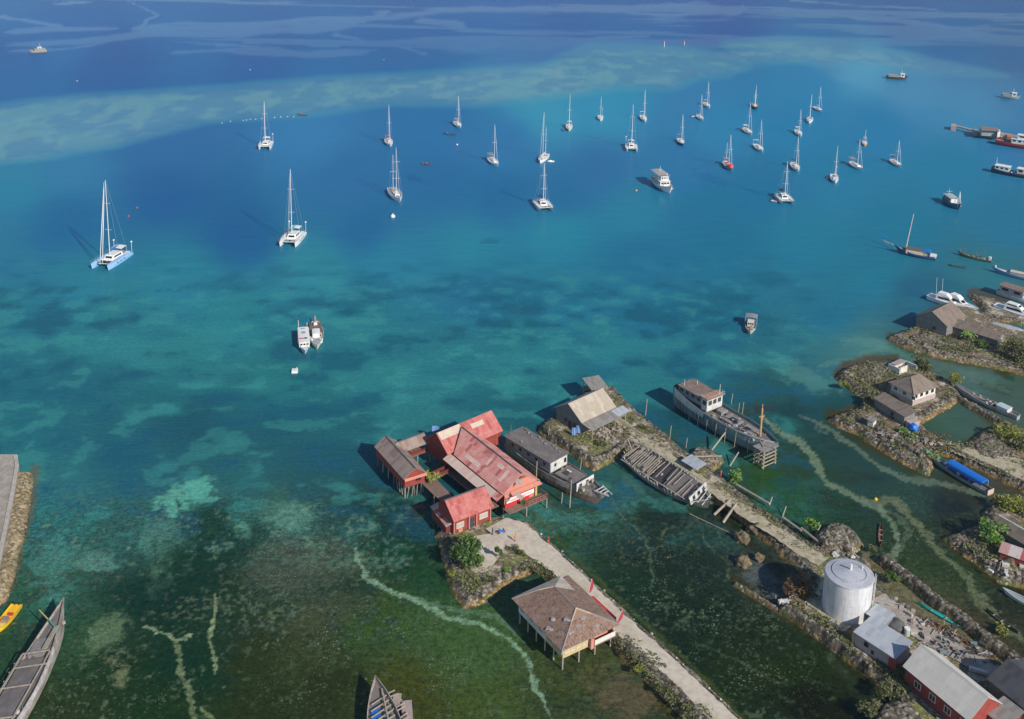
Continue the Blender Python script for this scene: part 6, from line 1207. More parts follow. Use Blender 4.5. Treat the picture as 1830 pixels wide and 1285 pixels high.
def buildings():
    # red restaurant hall: A = back left eave, B = front left eave
    r, L, W = building('restaurant', 'large red roofed hall on stilts with a white banner on its front gable', (810.7, 812.5), (898.8, 884.8), 9.8, 5.9, 9.3, 2.5, R_RED, W_DRED, .6, (8, 3), gable_m=W_PINK, ridge=R_DRK, end_over=.25, cat='restaurant')
    sk = MB(); sk.slab((-1.5, -.02, 5.55), (L-2.2, -.02, 5.55), (L-2.2, -1.9, 4.7), (-1.5, -1.9, 4.7), .07); sk.obj('verandah_roof', roofm('peach_sheet_roof', (.80, .62, .52), (.7, .5, .42), None, .9, 2.4, .6, (.5, .35, .3), .2), r)
    sk = MB(); sk.slab((L-2.1, .4, 5.85), (L-.1, .4, 5.85), (L-.1, -1.5, 4.9), (L-2.1, -1.5, 4.9), .07); sk.obj('porch_roof', R_RED, r)
    dk = MB(); dk.box(L/2-1, -1.0, 2.35, L-1, 2.2, .15); dk.box(L+.9, W/2, 2.35, 2.4, W-.4, .15); dk.obj('verandah_deck', DECKM, r)
    g = MB(); g.add([(L+.03, W*.36, 8.0), (L+.5, W*.5, 9.1), (L+.03, W*.64, 8.0)], [(0, 1, 2)]); g.slab((L+.02, .2, 5.9), (L+.02, W-.2, 5.9), (L+.9, W-.0, 5.45), (L+.9, .0, 5.45), .07); g.obj('gable_hood', W_PINK, r)
    b = MB(); b.box(L+.12, W*.46, 3.55, .08, W*.74, 1.05); o = b.obj('banner', BANN, r); t = MB(); t.box(L+.14, W*.46, 4.62, .1, W*.76, .12); t.box(L+.14, W*.46, 3.4, .1, W*.76, .14); t.box(L+.17, W*.46, 4.0, .04, W*.62, .09); t.box(L+.17, W*.40, 3.8, .04, W*.4, .07); t.obj('banner_stripe', REDT, o)
    for k in range(9): win(r, L-.2, 1.15+k*(W-2.3)/8, 4.75, .45, .55, '+x', REDT, WINW if k % 2 else GLASS, bars=0)
    b = MB(); b.box(L+.14, W-1.1, 2.7, .1, .5, 2.2); b.obj('sign_panel', weath('yellow_panel', (.6, .42, .12), k=.3), r)
    b = MB(); b.box(L+.12, W*.2, 2.5, .1, W*.3, .9); b.box(L+.12, W*.55, 2.5, .1, W*.3, .9); b.obj('red_skirt', REDT, r)
    t = MB(); rail(t, [(L+2.0, y, 2.5) for y in np.linspace(W*.45, W+.6, 7)], .95, .06, mid=True); rail(t, [(L-.4, W+.6, 2.5), (L+2.0, W+.6, 2.5)], .95, .06, mid=True); t.obj('balustrade', W_PINK, r)
    dk = MB(); dk.box(L+.9, W+.2, 2.3, 2.4, 1.0, .15); dk.obj('balcony', DECKM, r)
    for k in range(6): win(r, 2.5+k*(L-5)/5.5, .6, 3.2, 1.1, 1.3, '-y', W_DRED)
    for (x, y) in ((L+1.9, W+.5), (L+1.9, W*.5), (L+.3, W+.5)): b = MB(); b.tube((x, y, -1), (x, y, 2.4), .12); b.obj('post', POLEM, r)
    # lighter patch sheets
    for (x, y, lx, ly) in ((3.0, .9, 5.2, .8), (15, 1.4, .9, 2.4), (9, 2.2, .8, 1.5), (19, 2.9, 1.7, .9), (21, 1.2, 2.5, .8), (12, 3.2, 2.0, .7)):
        f = 5.9+3.4*y/(W/2)+.02; f2 = 5.9+3.4*(y+ly)/(W/2)+.02; p = MB(); p.slab((x, y+ly, f2), (x+lx, y+ly, f2), (x+lx, y, f), (x, y, f), .015); p.obj('roof_patch', weath('pale_patch', (.82, .58, .50) if x < 14 or x > 20 else (.4, .06, .05), k=.4), r)
    v = MB(); zz = 9.3; v.add([(-4.1, W/2, zz), (0, W/2, zz), (0, 0, 5.9)], [(0, 1, 2)], 0, [[(-4.1, 0), (0, 0), (0, 6)]]); v.add([(-4.1, W/2, zz), (0, W, 5.9), (0, W/2, zz)], [(0, 1, 2)], 0, [[(-4.1, 0), (0, 6), (0, 0)]]); v.obj('valley_roof', R_RED, r)
    v = MB(); v.loft([[(x, W/2-.22, zz-.1), (x, W/2, zz+.07), (x, W/2+.22, zz-.1)] for x in (-4.1, 0)]); v.obj('ridge_cap', R_DRK, r)
    # cross wing as part of the hall
    a, ang, LW, WW = bframe((802, 812), (899.3, 769.7), 5.9, 8.6); M = inv_of(r)
    wg = MB(); T = Matrix.Translation((a.x, a.y, 0)) @ Matrix.Rotation(ang, 4, 'Z')
    def sl(mb, *p, t=.08): q = [M @ (T @ Vector(v)) for v in p]; mb.slab(*q, t)
    sl(wg, (-.3, WW/2, 9.32), (LW, WW/2, 9.32), (LW, 0, 5.9), (-.3, 0, 5.9)); sl(wg, (-.3, WW/2, 9.31), (LW, WW/2, 9.31), (LW, WW, 5.9), (-.3, WW, 5.9)); wg.obj('wing_roof', R_RED2, r)
    p = MB(); sl(p, (0, WW/2-.1, 9.27), (6.2, WW/2-.1, 9.27), (6.2, WW/2-1.6, 8.1), (0, WW/2-1.6, 8.1), t=.02); sl(p, (8.7, WW/2-1.0, 8.62), (12.3, WW/2-1.0, 8.62), (12.3, WW/2-1.9, 7.9), (8.7, WW/2-1.9, 7.9), t=.02)
    for v in range(len(p.v)): p.v[v] = (p.v[v][0], p.v[v][1], p.v[v][2]+.06)
    p.obj('roof_patch', weath('cream_patch', (.60, .50, .40), (.5, .36, .3), .6), r)
    wl = MB(); c4 = [(.3, .5), (LW-.3, .5), (LW-.3, WW-.5), (.3, WW-.5)]; q = [M @ (T @ Vector((x, y, 0))) for x, y in c4]
    for i in range(4):
        m_, n_ = q[i], q[(i+1) % 4]; wl.add([(m_.x, m_.y, 2.5), (n_.x, n_.y, 2.5), (n_.x, n_.y, 6.15), (m_.x, m_.y, 6.15)], [(0, 1, 2, 3)], 0, [[(0, 0), (5, 0), (5, 4), (0, 4)]])
    for x in (.3, LW-.3):
        t3 = [M @ (T @ Vector(v)) for v in ((x, .5, 6.15), (x, WW-.5, 6.15), (x, WW/2, 9.15))]; wl.add(t3, [(0, 1, 2)], 0, [[(0, 0), (WW, 0), (WW/2, 3)]])
    wl.obj('wing_wall', W_RED, r)
    wp = MB()
    for x in np.linspace(.6, LW-.6, 5):
        for y in (.8, WW-.8):
            v = M @ (T @ Vector((x, y, 0))); b = MB(); b.tube((v.x, v.y, -1), (v.x, v.y, 2.5), .13); b.obj('post', POLEM, r)
    # annex hut
    r, L, W = building('stilt_hut', 'brown roofed hut with a red gable end on tall stilts, leftmost of the red complex', (668.6, 798), (721.5, 857.5), 5.6, 4.9, 6.9, 2.6, R_BRN, W_RED, .4, (6, 3), end_over=.3, ridge=R_DRK, cat='hut')
    win(r, L-.3, W*.66, 3.5, 1.2, .9, '+x', W_DRED); t = MB(); t.slab((L+.02, .2, 4.95), (L+.02, W-.2, 4.95), (L+.5, W-.1, 4.6), (L+.5, .1, 4.6), .06); t.obj('gable_hood', W_PINK, r)
    t = MB(); 
    for k in range(4): t.tube((L-.5-k*1.2, .6, -.8), (L-1.4-k*1.2, .6, 2.4), .08); t.tube((L-.4, .8+k*1.2, -.8), (L-.4, 1.5+k*1.0, 2.4), .08)
    t.obj('brace', POLEM, r)
    r, L, W = building('covered_walkway', 'brown roofed walkway joining the leftmost stilt hut to the red hall', (716, 810.5), (767, 791.5), 4.4, 4.7, 6.4, 2.5, R_BRN, W_DRED, .4, (4, 2), walls=False, ridge=R_DRK, cat='walkway')
    t = MB(); t.box(L/2, W/2, 2.4, L, W-.6, .15); t.obj('deck', DECKM, r); t = MB()
    for y in (.4, W-.4):
        rail(t, [(x, y, 2.55) for x in np.linspace(.3, L-.2, 6)], .9, .07, mid=True); t.box(L/2, y, 2.6, L-.6, .05, .55)
        for x in (.3, L/2, L-.3): t.tube((x, y, 2.5), (x, y, 4.8), .09)
    t.obj('balustrade', W_RED, r)
    # footbridge and deck with plants
    def deck(name, label, q, z, m, railm=None, posts=True):
        pts = [P(x, y, z) for x, y in q]; c = sum(pts, Vector())/len(pts); rr = thing(name, label, 'deck', (c.x, c.y, 0)); iv = Matrix.Translation(-rr.location)
        mb = MB(); mb.poly([iv @ p for p in pts], .15); mb.obj('floor', m, rr)
        if railm:
            mb = MB(); k = [iv @ p for p in pts]
            for i in range(0, len(k), 2): rail(mb, [k[i].lerp(k[(i+1) % len(k)], t) for t in np.linspace(0, 1, 6)], .9, .06, mid=True); a_, b_ = k[i], k[(i+1) % len(k)]; mb.add([a_+Vector((0, 0, .15)), b_+Vector((0, 0, .15)), b_+Vector((0, 0, .75)), a_+Vector((0, 0, .75))], [(0, 1, 2, 3)])
            mb.obj('balustrade', railm, rr)
        if posts:
            for p in pts: v = iv @ p; mb = MB(); mb.tube((v.x, v.y, -1), (v.x, v.y, z-.1), .11); mb.obj('post', POLEM, rr)
        return rr
    deck('footbridge', 'red railed footbridge from the planted deck to the red hall', [(770, 850), (806, 834), (812, 840), (776, 856)], 2.6, DECKM, W_RED)
    deck('deck', 'dark wooden deck with potted palms between the stilt hut and the small red building', [(752, 862), (776, 852), (812, 890), (800, 905), (776, 885)], 2.4, DECKM)
    for k, (x, y, l) in enumerate(((762, 856, 'leftmost'), (771, 862, 'middle'), (780, 858, 'rightmost'))): palm('potted_palm', 'yellowish green palm on the planted deck, %s of three' % l, x, y, 1.5, 2.6, F_YEL, 30+k, 2.5, group='palms on the planted deck')
    # small front building
    r, L, W = building('red_house', 'small red house with two white windows facing the sandy forecourt', (811.5, 933.7), (883.5, 906), 7.6, 4.9, 7.9, 1.6, R_RED2, W_RED, .9, None, end_over=.35, ridge=R_DRK)
    win(r, 2.0, .86, 2.5, 1.7, 1.1, '-y', WINW, weath('curtain', (.5, .45, .38))); win(r, L-2.1, .86, 2.6, 1.9, 1.1, '-y', WINW, weath('curtain', (.5, .45, .38))); door(r, L*.5, .86, 1.6, 1.1, 2.1, 'y', NETB)
    t = MB(); t.box(L*.5-.9, .7, 1.6, .25, .4, 3.1); t.box(L*.5+.9, .7, 1.6, .25, .4, 3.1); t.box(L*.2, .75, 1.6, 1.0, .3, .8); t.box(.45, .8, 1.6, .2, .3, 3.1); t.box(L-.5, .8, 1.6, .2, .3, 3.1); t.obj('pilaster', W_PINK, r)
    for x in np.linspace(.6, L-.6, 4):
        b = MB(); b.tube((x, W-.7, -1), (x, W-.7, 1.6), .13); b.obj('post', POLEM, r)
    r2, L2, W2 = building('lean_to', 'narrow lean-to with a striped sheet roof left of the small red house', (768, 905), (797, 942), 1.9, 3.3, 3.8, 1.0, roofm('striped_roof', (.45, .07, .06), (.62, .5, .44), (.6, .5, .45), 1.1, 9, 1.0, None, .2), W_DRED, .2, (4, 2), kind='mono', cat='lean-to')
    # brown roofed house beside the road
    a, ang, L, W = bframe((914.9, 1070), (1004, 1164.5), 4.9, 12.6); r = thing('stilt_house', 'large house with a patchy brown tiled roof and pale walls on stilts beside the road', 'house', (a.x, a.y, 0), ang)
    ze, zr, zm = 4.9, 7.7, 6.75; x1, x2, yc = L*.27, L*.70, W*.5; k1, k2 = L*.16, L*.80; ya, yb = W*.33, W*.67
    rb = MB(); rb.poly([(x1, yc, zr), (x2, yc, zr), (k2, ya, zm), (L, 0, ze), (0, 0, ze), (k1, ya, zm)], .08)
    rb.poly([(x2, yc, zr-.01), (x1, yc, zr-.01), (k1, yb, zm), (0, W, ze), (L, W, ze), (k2, yb, zm)], .08)
    rb.poly([(k2, ya, zm), (k2, yb, zm), (L, W, ze), (L, 0, ze)], .08); rb.poly([(k1, yb, zm), (k1, ya, zm), (0, 0, ze), (0, W, ze)], .08); ro = rb.obj('roof', R_TILE, r)
    rb = MB(); rb.add([(k2-.05, ya, zm), (k2-.05, yb, zm), (x2, yc, zr)], [(0, 1, 2)]); rb.add([(k1+.05, ya, zm), (k1+.05, yb, zm), (x1, yc, zr)], [(0, 1, 2)]); rb.obj('gablet', R_TILE, r)
    cp = MB(); V3 = lambda *p: Vector(p)
    for p, q in (((x2, yc, zr), (k2, ya, zm)), ((x2, yc, zr), (k2, yb, zm)), ((x1, yc, zr), (k1, ya, zm)), ((x1, yc, zr), (k1, yb, zm))): cp.tube(p, q, .13, n=5)
    cp.obj('barge_board', weath('cream_board', (.50, .42, .31), k=.4), ro)
    cp = MB()
    for p, q in (((k2, ya, zm), (L, 0, ze)), ((k2, yb, zm), (L, W, ze)), ((k1, ya, zm), (0, 0, ze)), ((x1, yc, zr), (x2, yc, zr))): cp.tube(p, q, .12, n=5)
    cp.obj('hip_cap', weath('grey_hip', (.30, .27, .26), k=.4), ro)
    gr = MB(); pk = (x1-1.0, yc+2.2, zr+.75); gr.add([pk, (x1+.2, yc, zr+.06), (k1-.1, ya, zm+.06), (-.15, -.15, ze+.05), (-.15, W*.75, ze+.05)], [(0, 1, 2), (0, 2, 3), (0, 3, 4)], 0, [[(0, 0), (2, 0), (2, 3)], [(0, 0), (2, 3), (0, 6)], [(0, 0), (0, 6), (6, 6)]]); gr.add([pk, (x1+.2, yc, zr+.06), (x1+1.4, W*.8, ze+1.3), (-.15, W*.75, ze+.05)], [(0, 1, 2), (0, 2, 3)], 0, [[(0, 0), (2, 0), (2, 3)], [(0, 0), (2, 3), (0, 6)]]); gr.obj('rear_roof', R_GRY, r)
    for (x, y) in ((9.4, 2.6), (11.5, 4.2), (13.2, 5.2), (12.4, 6.6), (10.4, 1.2), (13.6, 3.2), (14.2, 8.4)):
        rd = random.Random(int(x*10)); z = ze+(zm-ze)*min(1, y/ya, (L-x)/(L-k2)) if x > k2-1 else ze+(zm-ze)*y/ya if y < ya else zm
        p = MB(); p.rock((x, y, z+.02), rd.uniform(.35, .6), .16, rd.randrange(99), 0, 2, .6); p.obj('roof_patch', weath('grey_mortar', (.42, .37, .36), k=.5), ro)
    wb = MB(); zt = 5.2
    wb.add([(.9, .9, 2.4), (L*.62, .9, 2.4), (L*.62, .9, zt), (.9, .9, zt)], [(0, 1, 2, 3)], 0, [[(0, 0), (9, 0), (9, 3), (0, 3)]]); wb.add([(L*.62, .9, 2.4), (L-.9, .9, 2.4), (L-.9, .9, zt), (L*.62, .9, zt)], [(0, 1, 2, 3)], 1, [[(0, 0), (5, 0), (5, 3), (0, 3)]])
    wb.add([(L-.9, .9, 2.4), (L-.9, W*.5, 2.4), (L-.9, W*.5, zt), (L-.9, .9, zt)], [(0, 1, 2, 3)], 1, [[(0, 0), (5, 0), (5, 3), (0, 3)]]); wb.add([(L-2.4, W*.5, 2.4), (L-2.4, W-.9, 2.4), (L-2.4, W-.9, zt), (L-2.4, W*.5, zt)], [(0, 1, 2, 3)], 2)
    wb.add([(.9, .9, 2.4), (.9, W-.9, 2.4), (.9, W-.9, zt), (.9, .9, zt)], [(3, 2, 1, 0)], 0); wb.add([(.9, W-.9, 2.4), (L-.9, W-.9, 2.4), (L-.9, W-.9, zt), (.9, W-.9, zt)], [(3, 2, 1, 0)], 2); wb.add([(.9, .9, 2.4), (L-.9, .9, 2.4), (L-.9, W-.9, 2.4), (.9, W-.9, 2.4)], [(0, 1, 2, 3)], 0)
    wb.obj('wall', [W_WHITE, W_YEL, REDT], r)
    b = MB(); b.box(L-.6, W*.78, 2.4, .1, W*.36, .95); b.obj('balcony_panel', WINW, r); b = MB(); b.box(L-1.4, W*.75, 2.3, 2.0, W*.46, .12); b.obj('balcony', DECKM, r); b = MB(); b.box(L-.5, W*.54, 2.2, .5, .7, 2.8); b.box(L-.3, W*.66, 4.2, .1, 3.4, .6); b.obj('porch_pillar', W_PINK, r)
    for k in range(5): win(r, 2.2+k*2.9, .86, 3.2, 1.3, 1.2, '-y', WINW, weath('pale_blue_pane', (.35, .40, .45)))
    for k in range(4): win(r, L-.86, 1.7+k*1.25, 3.3, .8, 1.2, '+x', WINW, W_YEL, bars=0)
    for i in range(6):
        for j in range(4): b = MB(); x = 1.1+(L-2.2)*i/5; y = 1.1+(W-2.2)*j/3; b.tube((x, y, -1), (x, y, 2.4), .13); b.obj('post', POLEM, r)
    # island house
    r, L, W = building('boat_shed', 'grey boarded house with a big tan sheet roof on the walled islet', (1039.7, 756.4), (1101.9, 727.3), 9.6, 4.9, 8.0, 1.5, R_TAN, W_GREY, .5, None, end_over=.4, cat='house')
    t = MB(); t.slab((0, -.02, 4.85), (L, -.02, 4.85), (L+.2, -3.2, 4.2), (.3, -3.2, 4.2), .07); t.obj('awning', R_GRY, r); t = MB(); t.slab((L-2.4, -.4, 4.86), (L+1.8, -.4, 4.86), (L+1.9, -2.8, 4.4), (L-2.4, -2.8, 4.4), .05); t.obj('awning_sheet', R_SIL, r)
    for x in (.6, L*.35, L*.7, L): b = MB(); b.tube((x, -3.0, 1.4), (x, -3.0, 4.15), .1); b.obj('awning_post', POLEM, r)
    win(r, .36, W*.3, 2.6, .9, 1.1, '-x', GREYW); win(r, .36, W*.6, 2.6, .9, 1.1, '-x', GREYW); door(r, .38, W*.45, 1.5, 1.0, 2.0, 'x', NETB)
    r, L, W = building('shed', 'open sided grey shed with a flat roof on thin posts behind the tan roofed house', (1057, 697), (1087.3, 691.6), 5.6, 4.8, 5.4, 1.0, R_GRY, W_GREY, .3, (3, 2), kind='mono', walls=False, cat='shed')
    for k, x in enumerate((.3, L-.3)):
        for y in (.3, W-.3): b = MB(); b.tube((x, y, -1), (x, y, 4.9), .1); b.obj('post', POLEM, r)
    b = MB(); b.box(L/2, W-.3, 1, L-.5, .1, 2.2); b.obj('back_wall', W_GREY, r)
    r, L, W = building('sheet_roof_shelter', 'small shelter with a pale corrugated roof beside the leaning wreck on the causeway', (1217, 822.6), (1244.8, 839.8), 3.4, 3.2, 3.6, 1.7, R_SIL, W_GREY, .15, (2, 2), kind='mono', walls=False, cat='shelter')
    # right shore houses
    r, L, W = building('boat_house', 'grey gabled house with a brown sheet roof at the water edge, upper right', (1694, 585), (1729, 566), 10.4, 4.7, 7.8, 1.2, R_HUT, W_GREY, .45, None, end_over=.35, cat='house'); win(r, .34, W*.4, 2.4, 1.0, 1.0, '-x', GREYW)
    r, L, W = building('long_shed', 'long low shed with a brown roof running right from the gabled grey house', (1700, 583), (1785, 609), 6.0, 3.6, 5.2, 1.2, R_HUT, W_GREY, .3, None, cat='shed'); win(r, L-.36, W*.5, 1.8, 1.2, 1.3, '+x', W_WHITE)
    a, ang, L, W = bframe((1587.7, 683), (1633.2, 706.8), 4.7, 9.8); r = thing('hip_roof_house', 'white walled house with a brown hipped roof beside the square fish pond', 'house', (a.x, a.y, 0), ang); z0, z1 = 4.7, 7.2; h1, h2 = (L/2, W*.34), (L/2, W*.70)
    rb = MB(); A0, B0, C0, D0 = (0, 0, z0), (L, 0, z0), (L, W, z0), (0, W, z0); H1 = (*h1, z1); H2 = (*h2, z1)
    rb.poly([H1, B0, A0]); rb.poly([H2, H1, B0, C0][::1]); rb.poly([H2, C0, D0]); rb.poly([H1, H2, D0, A0]); ro = rb.obj('roof', R_HUT, r); cp = MB()
    for p, q in ((H1, B0), (H1, A0), (H1, H2), (H2, C0)): cp.tube(p, q, .13, n=5)
    cp.obj('hip_cap', weath('brown_cap', (.26, .18, .13)), ro); wb = MB(); wb.box(L/2, W/2, 1.3, L-1.2, W-1.2, 3.55); wb.obj('wall', [W_WHITE], r); wb = MB(); wb.box(L/2, W/2, 1.2, L-.9, W-.9, 1.5); wb.obj('plinth', W_LIL, r)
    for k in range(4): win(r, L-.58, 1.7+k*2.1, 3.3, .9, .9, '+x', NETB)
    for k in range(3): win(r, 2+k*2.8, .6, 3.2, 1.0, .9, '-y', WINW)
    r, L, W = building('side_house', 'long low house with a brown sheet roof in front of the white hip roofed house', (1560.9, 711), (1618, 746), 3.8, 3.9, 4.7, 1.2, R_HUT, W_GREY, .15, None, kind='mono', cat='house'); b = MB(); b.box(L+.7, W*.5, 1.2, 1.6, W*.8, 1.7); b.obj('porch', W_LIL, r); door(r, L*.6, .12, 1.3, .9, 1.9, 'y', NETB)
    r = thing('ruin', 'roofless pale walled ruin behind the hip roofed house', 'ruin', P(1610, 668, 0), math.radians(35)); b = MB(); b.box(-3.4, 0, 1.0, .3, 3.6, 2.2); b.box(-1.8, -1.8, 1.0, 3.0, .3, 2.4); b.box(3.0, -1.2, 1.0, .3, 3.0, 1.8); b.box(1.0, 1.6, 1.0, 4.6, .3, 1.6); b.obj('wall', W_WHITE, r); b = MB(); b.slab((-2, 0, 3.1), (3, .4, 2.9), (2.8, 2.6, 2.7), (-2.2, 2.2, 2.8), .1); b.obj('broken_slab', W_LIL, r)
    # lower right: tank compound
    c = P(1511, 1088, 1.7); r = thing('storage_tank', 'large silver cylindrical storage tank with a shallow cone roof', 'tank', (c.x, c.y, 1.7)); TM, t, bs, N, Lk = newmat('tank_steel')
    tc = N.new('ShaderNodeTexCoord').outputs['Object']; sx = N.new('ShaderNodeSeparateXYZ'); Lk.new(tc, sx.inputs[0]); fr = mul(t, mul(t, sx.outputs[2], 1/1.25), 0, 'FRACT'); col = mix(t, rng(t, fr, .9, .97, 0, .22), (.76, .76, .78), (.3, .3, .32))
    col = mix(t, rng(t, noi(t, mapping(t, tc, (2.2, 2.2, .3)), 1.0, 4, .6), .45, .7, 0, .5), col, (.36, .36, .38)); col = mix(t, rng(t, noi(t, tc, .5, 4), .5, .7, 0, .35), col, (.45, .42, .38)); Lk.new(col, bs.inputs['Base Color']); bs.inputs['Roughness'].default_value = .5; bs.inputs['Metallic'].default_value = .15
    R_, H_ = 4.3, 7.5; n = 48; cir = lambda rr, z: [(rr*math.cos(6.28318*i/n), rr*math.sin(6.28318*i/n), z) for i in range(n)]
    b = MB(); b.loft([cir(R_, 0), cir(R_, H_)], closed=True); b.obj('shell', TM, r, True); b = MB(); b.loft([cir(R_+.12, H_-.08), cir(R_+.12, H_+.06), cir(R_-.1, H_+.08), cir(R_*.5, H_+.5), cir(.4, H_+.85), cir(.01, H_+.88)], closed=True); b.obj('roof', weath('tank_roof', (.48, .49, .54), (.34, .35, .39), .5, .5, .6), r, True)
    b = MB(); b.tube((.2, 0, H_+.8), (.2, 0, H_+1.9), .22, n=8); b.tube((2.6, .8, H_+.3), (2.6, .8, H_+1.0), .12); b.obj('vent', WHITE, r); b = MB(); b.loft([cir(R_*.72, H_+.36), cir(R_*.72, H_+.44), cir(R_*.69, H_+.44), cir(R_*.69, H_+.4)], closed=True); b.obj('roof_ring', weath('tank_roof', (.4, .4, .4)), r)
    b = MB()
    for s in (-.25, .25): b.tube((R_+.25, s-1, 0), (R_+.25, s-1, H_+.8), .04, n=4)
    for k in range(20): b.tube((R_+.25, -1.25, .3+k*.38), (R_+.25, -.75, .3+k*.38), .025, n=4)
    b.obj('ladder', ALU, r); b = MB(); b.loft([cir(R_+.5, -.3), cir(R_+.5, .12), cir(R_-.2, .12)], closed=True); b.obj('footing', M_conc, r)
    r, L, W = building('shed', 'small grey sheet roofed shed right behind the silver tank', (1546.6, 1096), (1581, 1117), 3.6, 4.0, 4.4, 1.6, R_SIL, W_GREY, .2, None, kind='mono', cat='shed')
    r, L, W = building('pink_shed', 'long shed with a silver sheet roof and faded pink wall beside the tank', (1524.6, 1129), (1600, 1178), 5.4, 4.3, 5.0, 1.6, R_SIL, W_LIL, .15, None, kind='mono', cat='shed'); win(r, L*.32, .12, 3.0, .7, .7, '-y', NETB); win(r, L*.48, .12, 2.4, .4, .5, '-y', NETB); b = MB(); b.box(L-.4, .0, 1.6, 1.4, .3, 2.6); b.obj('red_panel', W_RED, r); b = MB(); b.box(.1, .15, 1.5, .3, .3, 2.8); b.obj('corner_post', W_YEL, r)
    r, L, W = building('red_walled_house', 'long building with a cream sheet roof and red walls in the bottom right corner', (1612.8, 1190.5), (1732, 1290), 8.0, 5.0, 7.9, 1.6, R_CRM, W_RED, .5, None, end_over=.3, cat='house'); 
    for k in range(5): win(r, 3+k*3.0, .46, 2.8, 1.2, 1.1, '-y', WINW)
    b = MB(); b.slab((L*.45, W*.5, 8.0), (L*.99, W*.5, 8.0), (L*.99, W*.72, 6.9), (L*.45, W*.6, 7.5), .04); b.obj('roof_sheet', WHITEH, r)
    r, L, W = building('annex', 'low grey roofed extension beyond the end of the cream roofed building', (1757, 1270), (1795, 1300), 5.0, 4.2, 4.9, 1.6, R_GRY, W_RED, .2, None, kind='mono', cat='house')
    r, L, W = building('dark_roofed_house', 'house with a dark slate coloured roof at the right edge of the lower corner', (1763, 1213), (1850, 1283), 9.5, 4.6, 6.8, 1.6, R_DRK, W_GREY, .4, None, cat='house')
    r, L, W = building('thatched_house', 'brown roofed house with a pale ridge at the right edge above the green tree', (1771, 938), (1850, 985), 4.6, 3.6, 5.3, 1.2, R_HUT, W_GREY, .3, None, ridge=WHITEH, cat='house')
    r, L, W = building('shed', 'small red and white roofed shed at the right edge below the green tree', (1784, 986), (1840, 1006), 3.4, 3.0, 3.5, 1.2, roofm('red_white_roof', (.45, .05, .04), (.6, .5, .48), (.65, .62, .6), 2.4, 9, 1.0, None, .2), W_RED, .2, None, kind='mono', cat='shed')
    r = thing('hut', 'tiny pale box hut on a post at the edge of the rocky mole', 'hut', P(1557, 764, 1.2), math.radians(-45)); b = MB(); b.box(0, 0, .6, 1.5, 1.5, 1.6); b.obj('wall', W_WHITE, r); b = MB(); b.slab((-1, 1, 2.5), (1, 1, 2.5), (1, -1, 2.25), (-1, -1, 2.25), .06); b.obj('roof', R_GRY, r); b = MB(); b.tube((-.5, -.8, -2), (-.5, -.8, .7), .12); b.obj('post', POLEM, r)
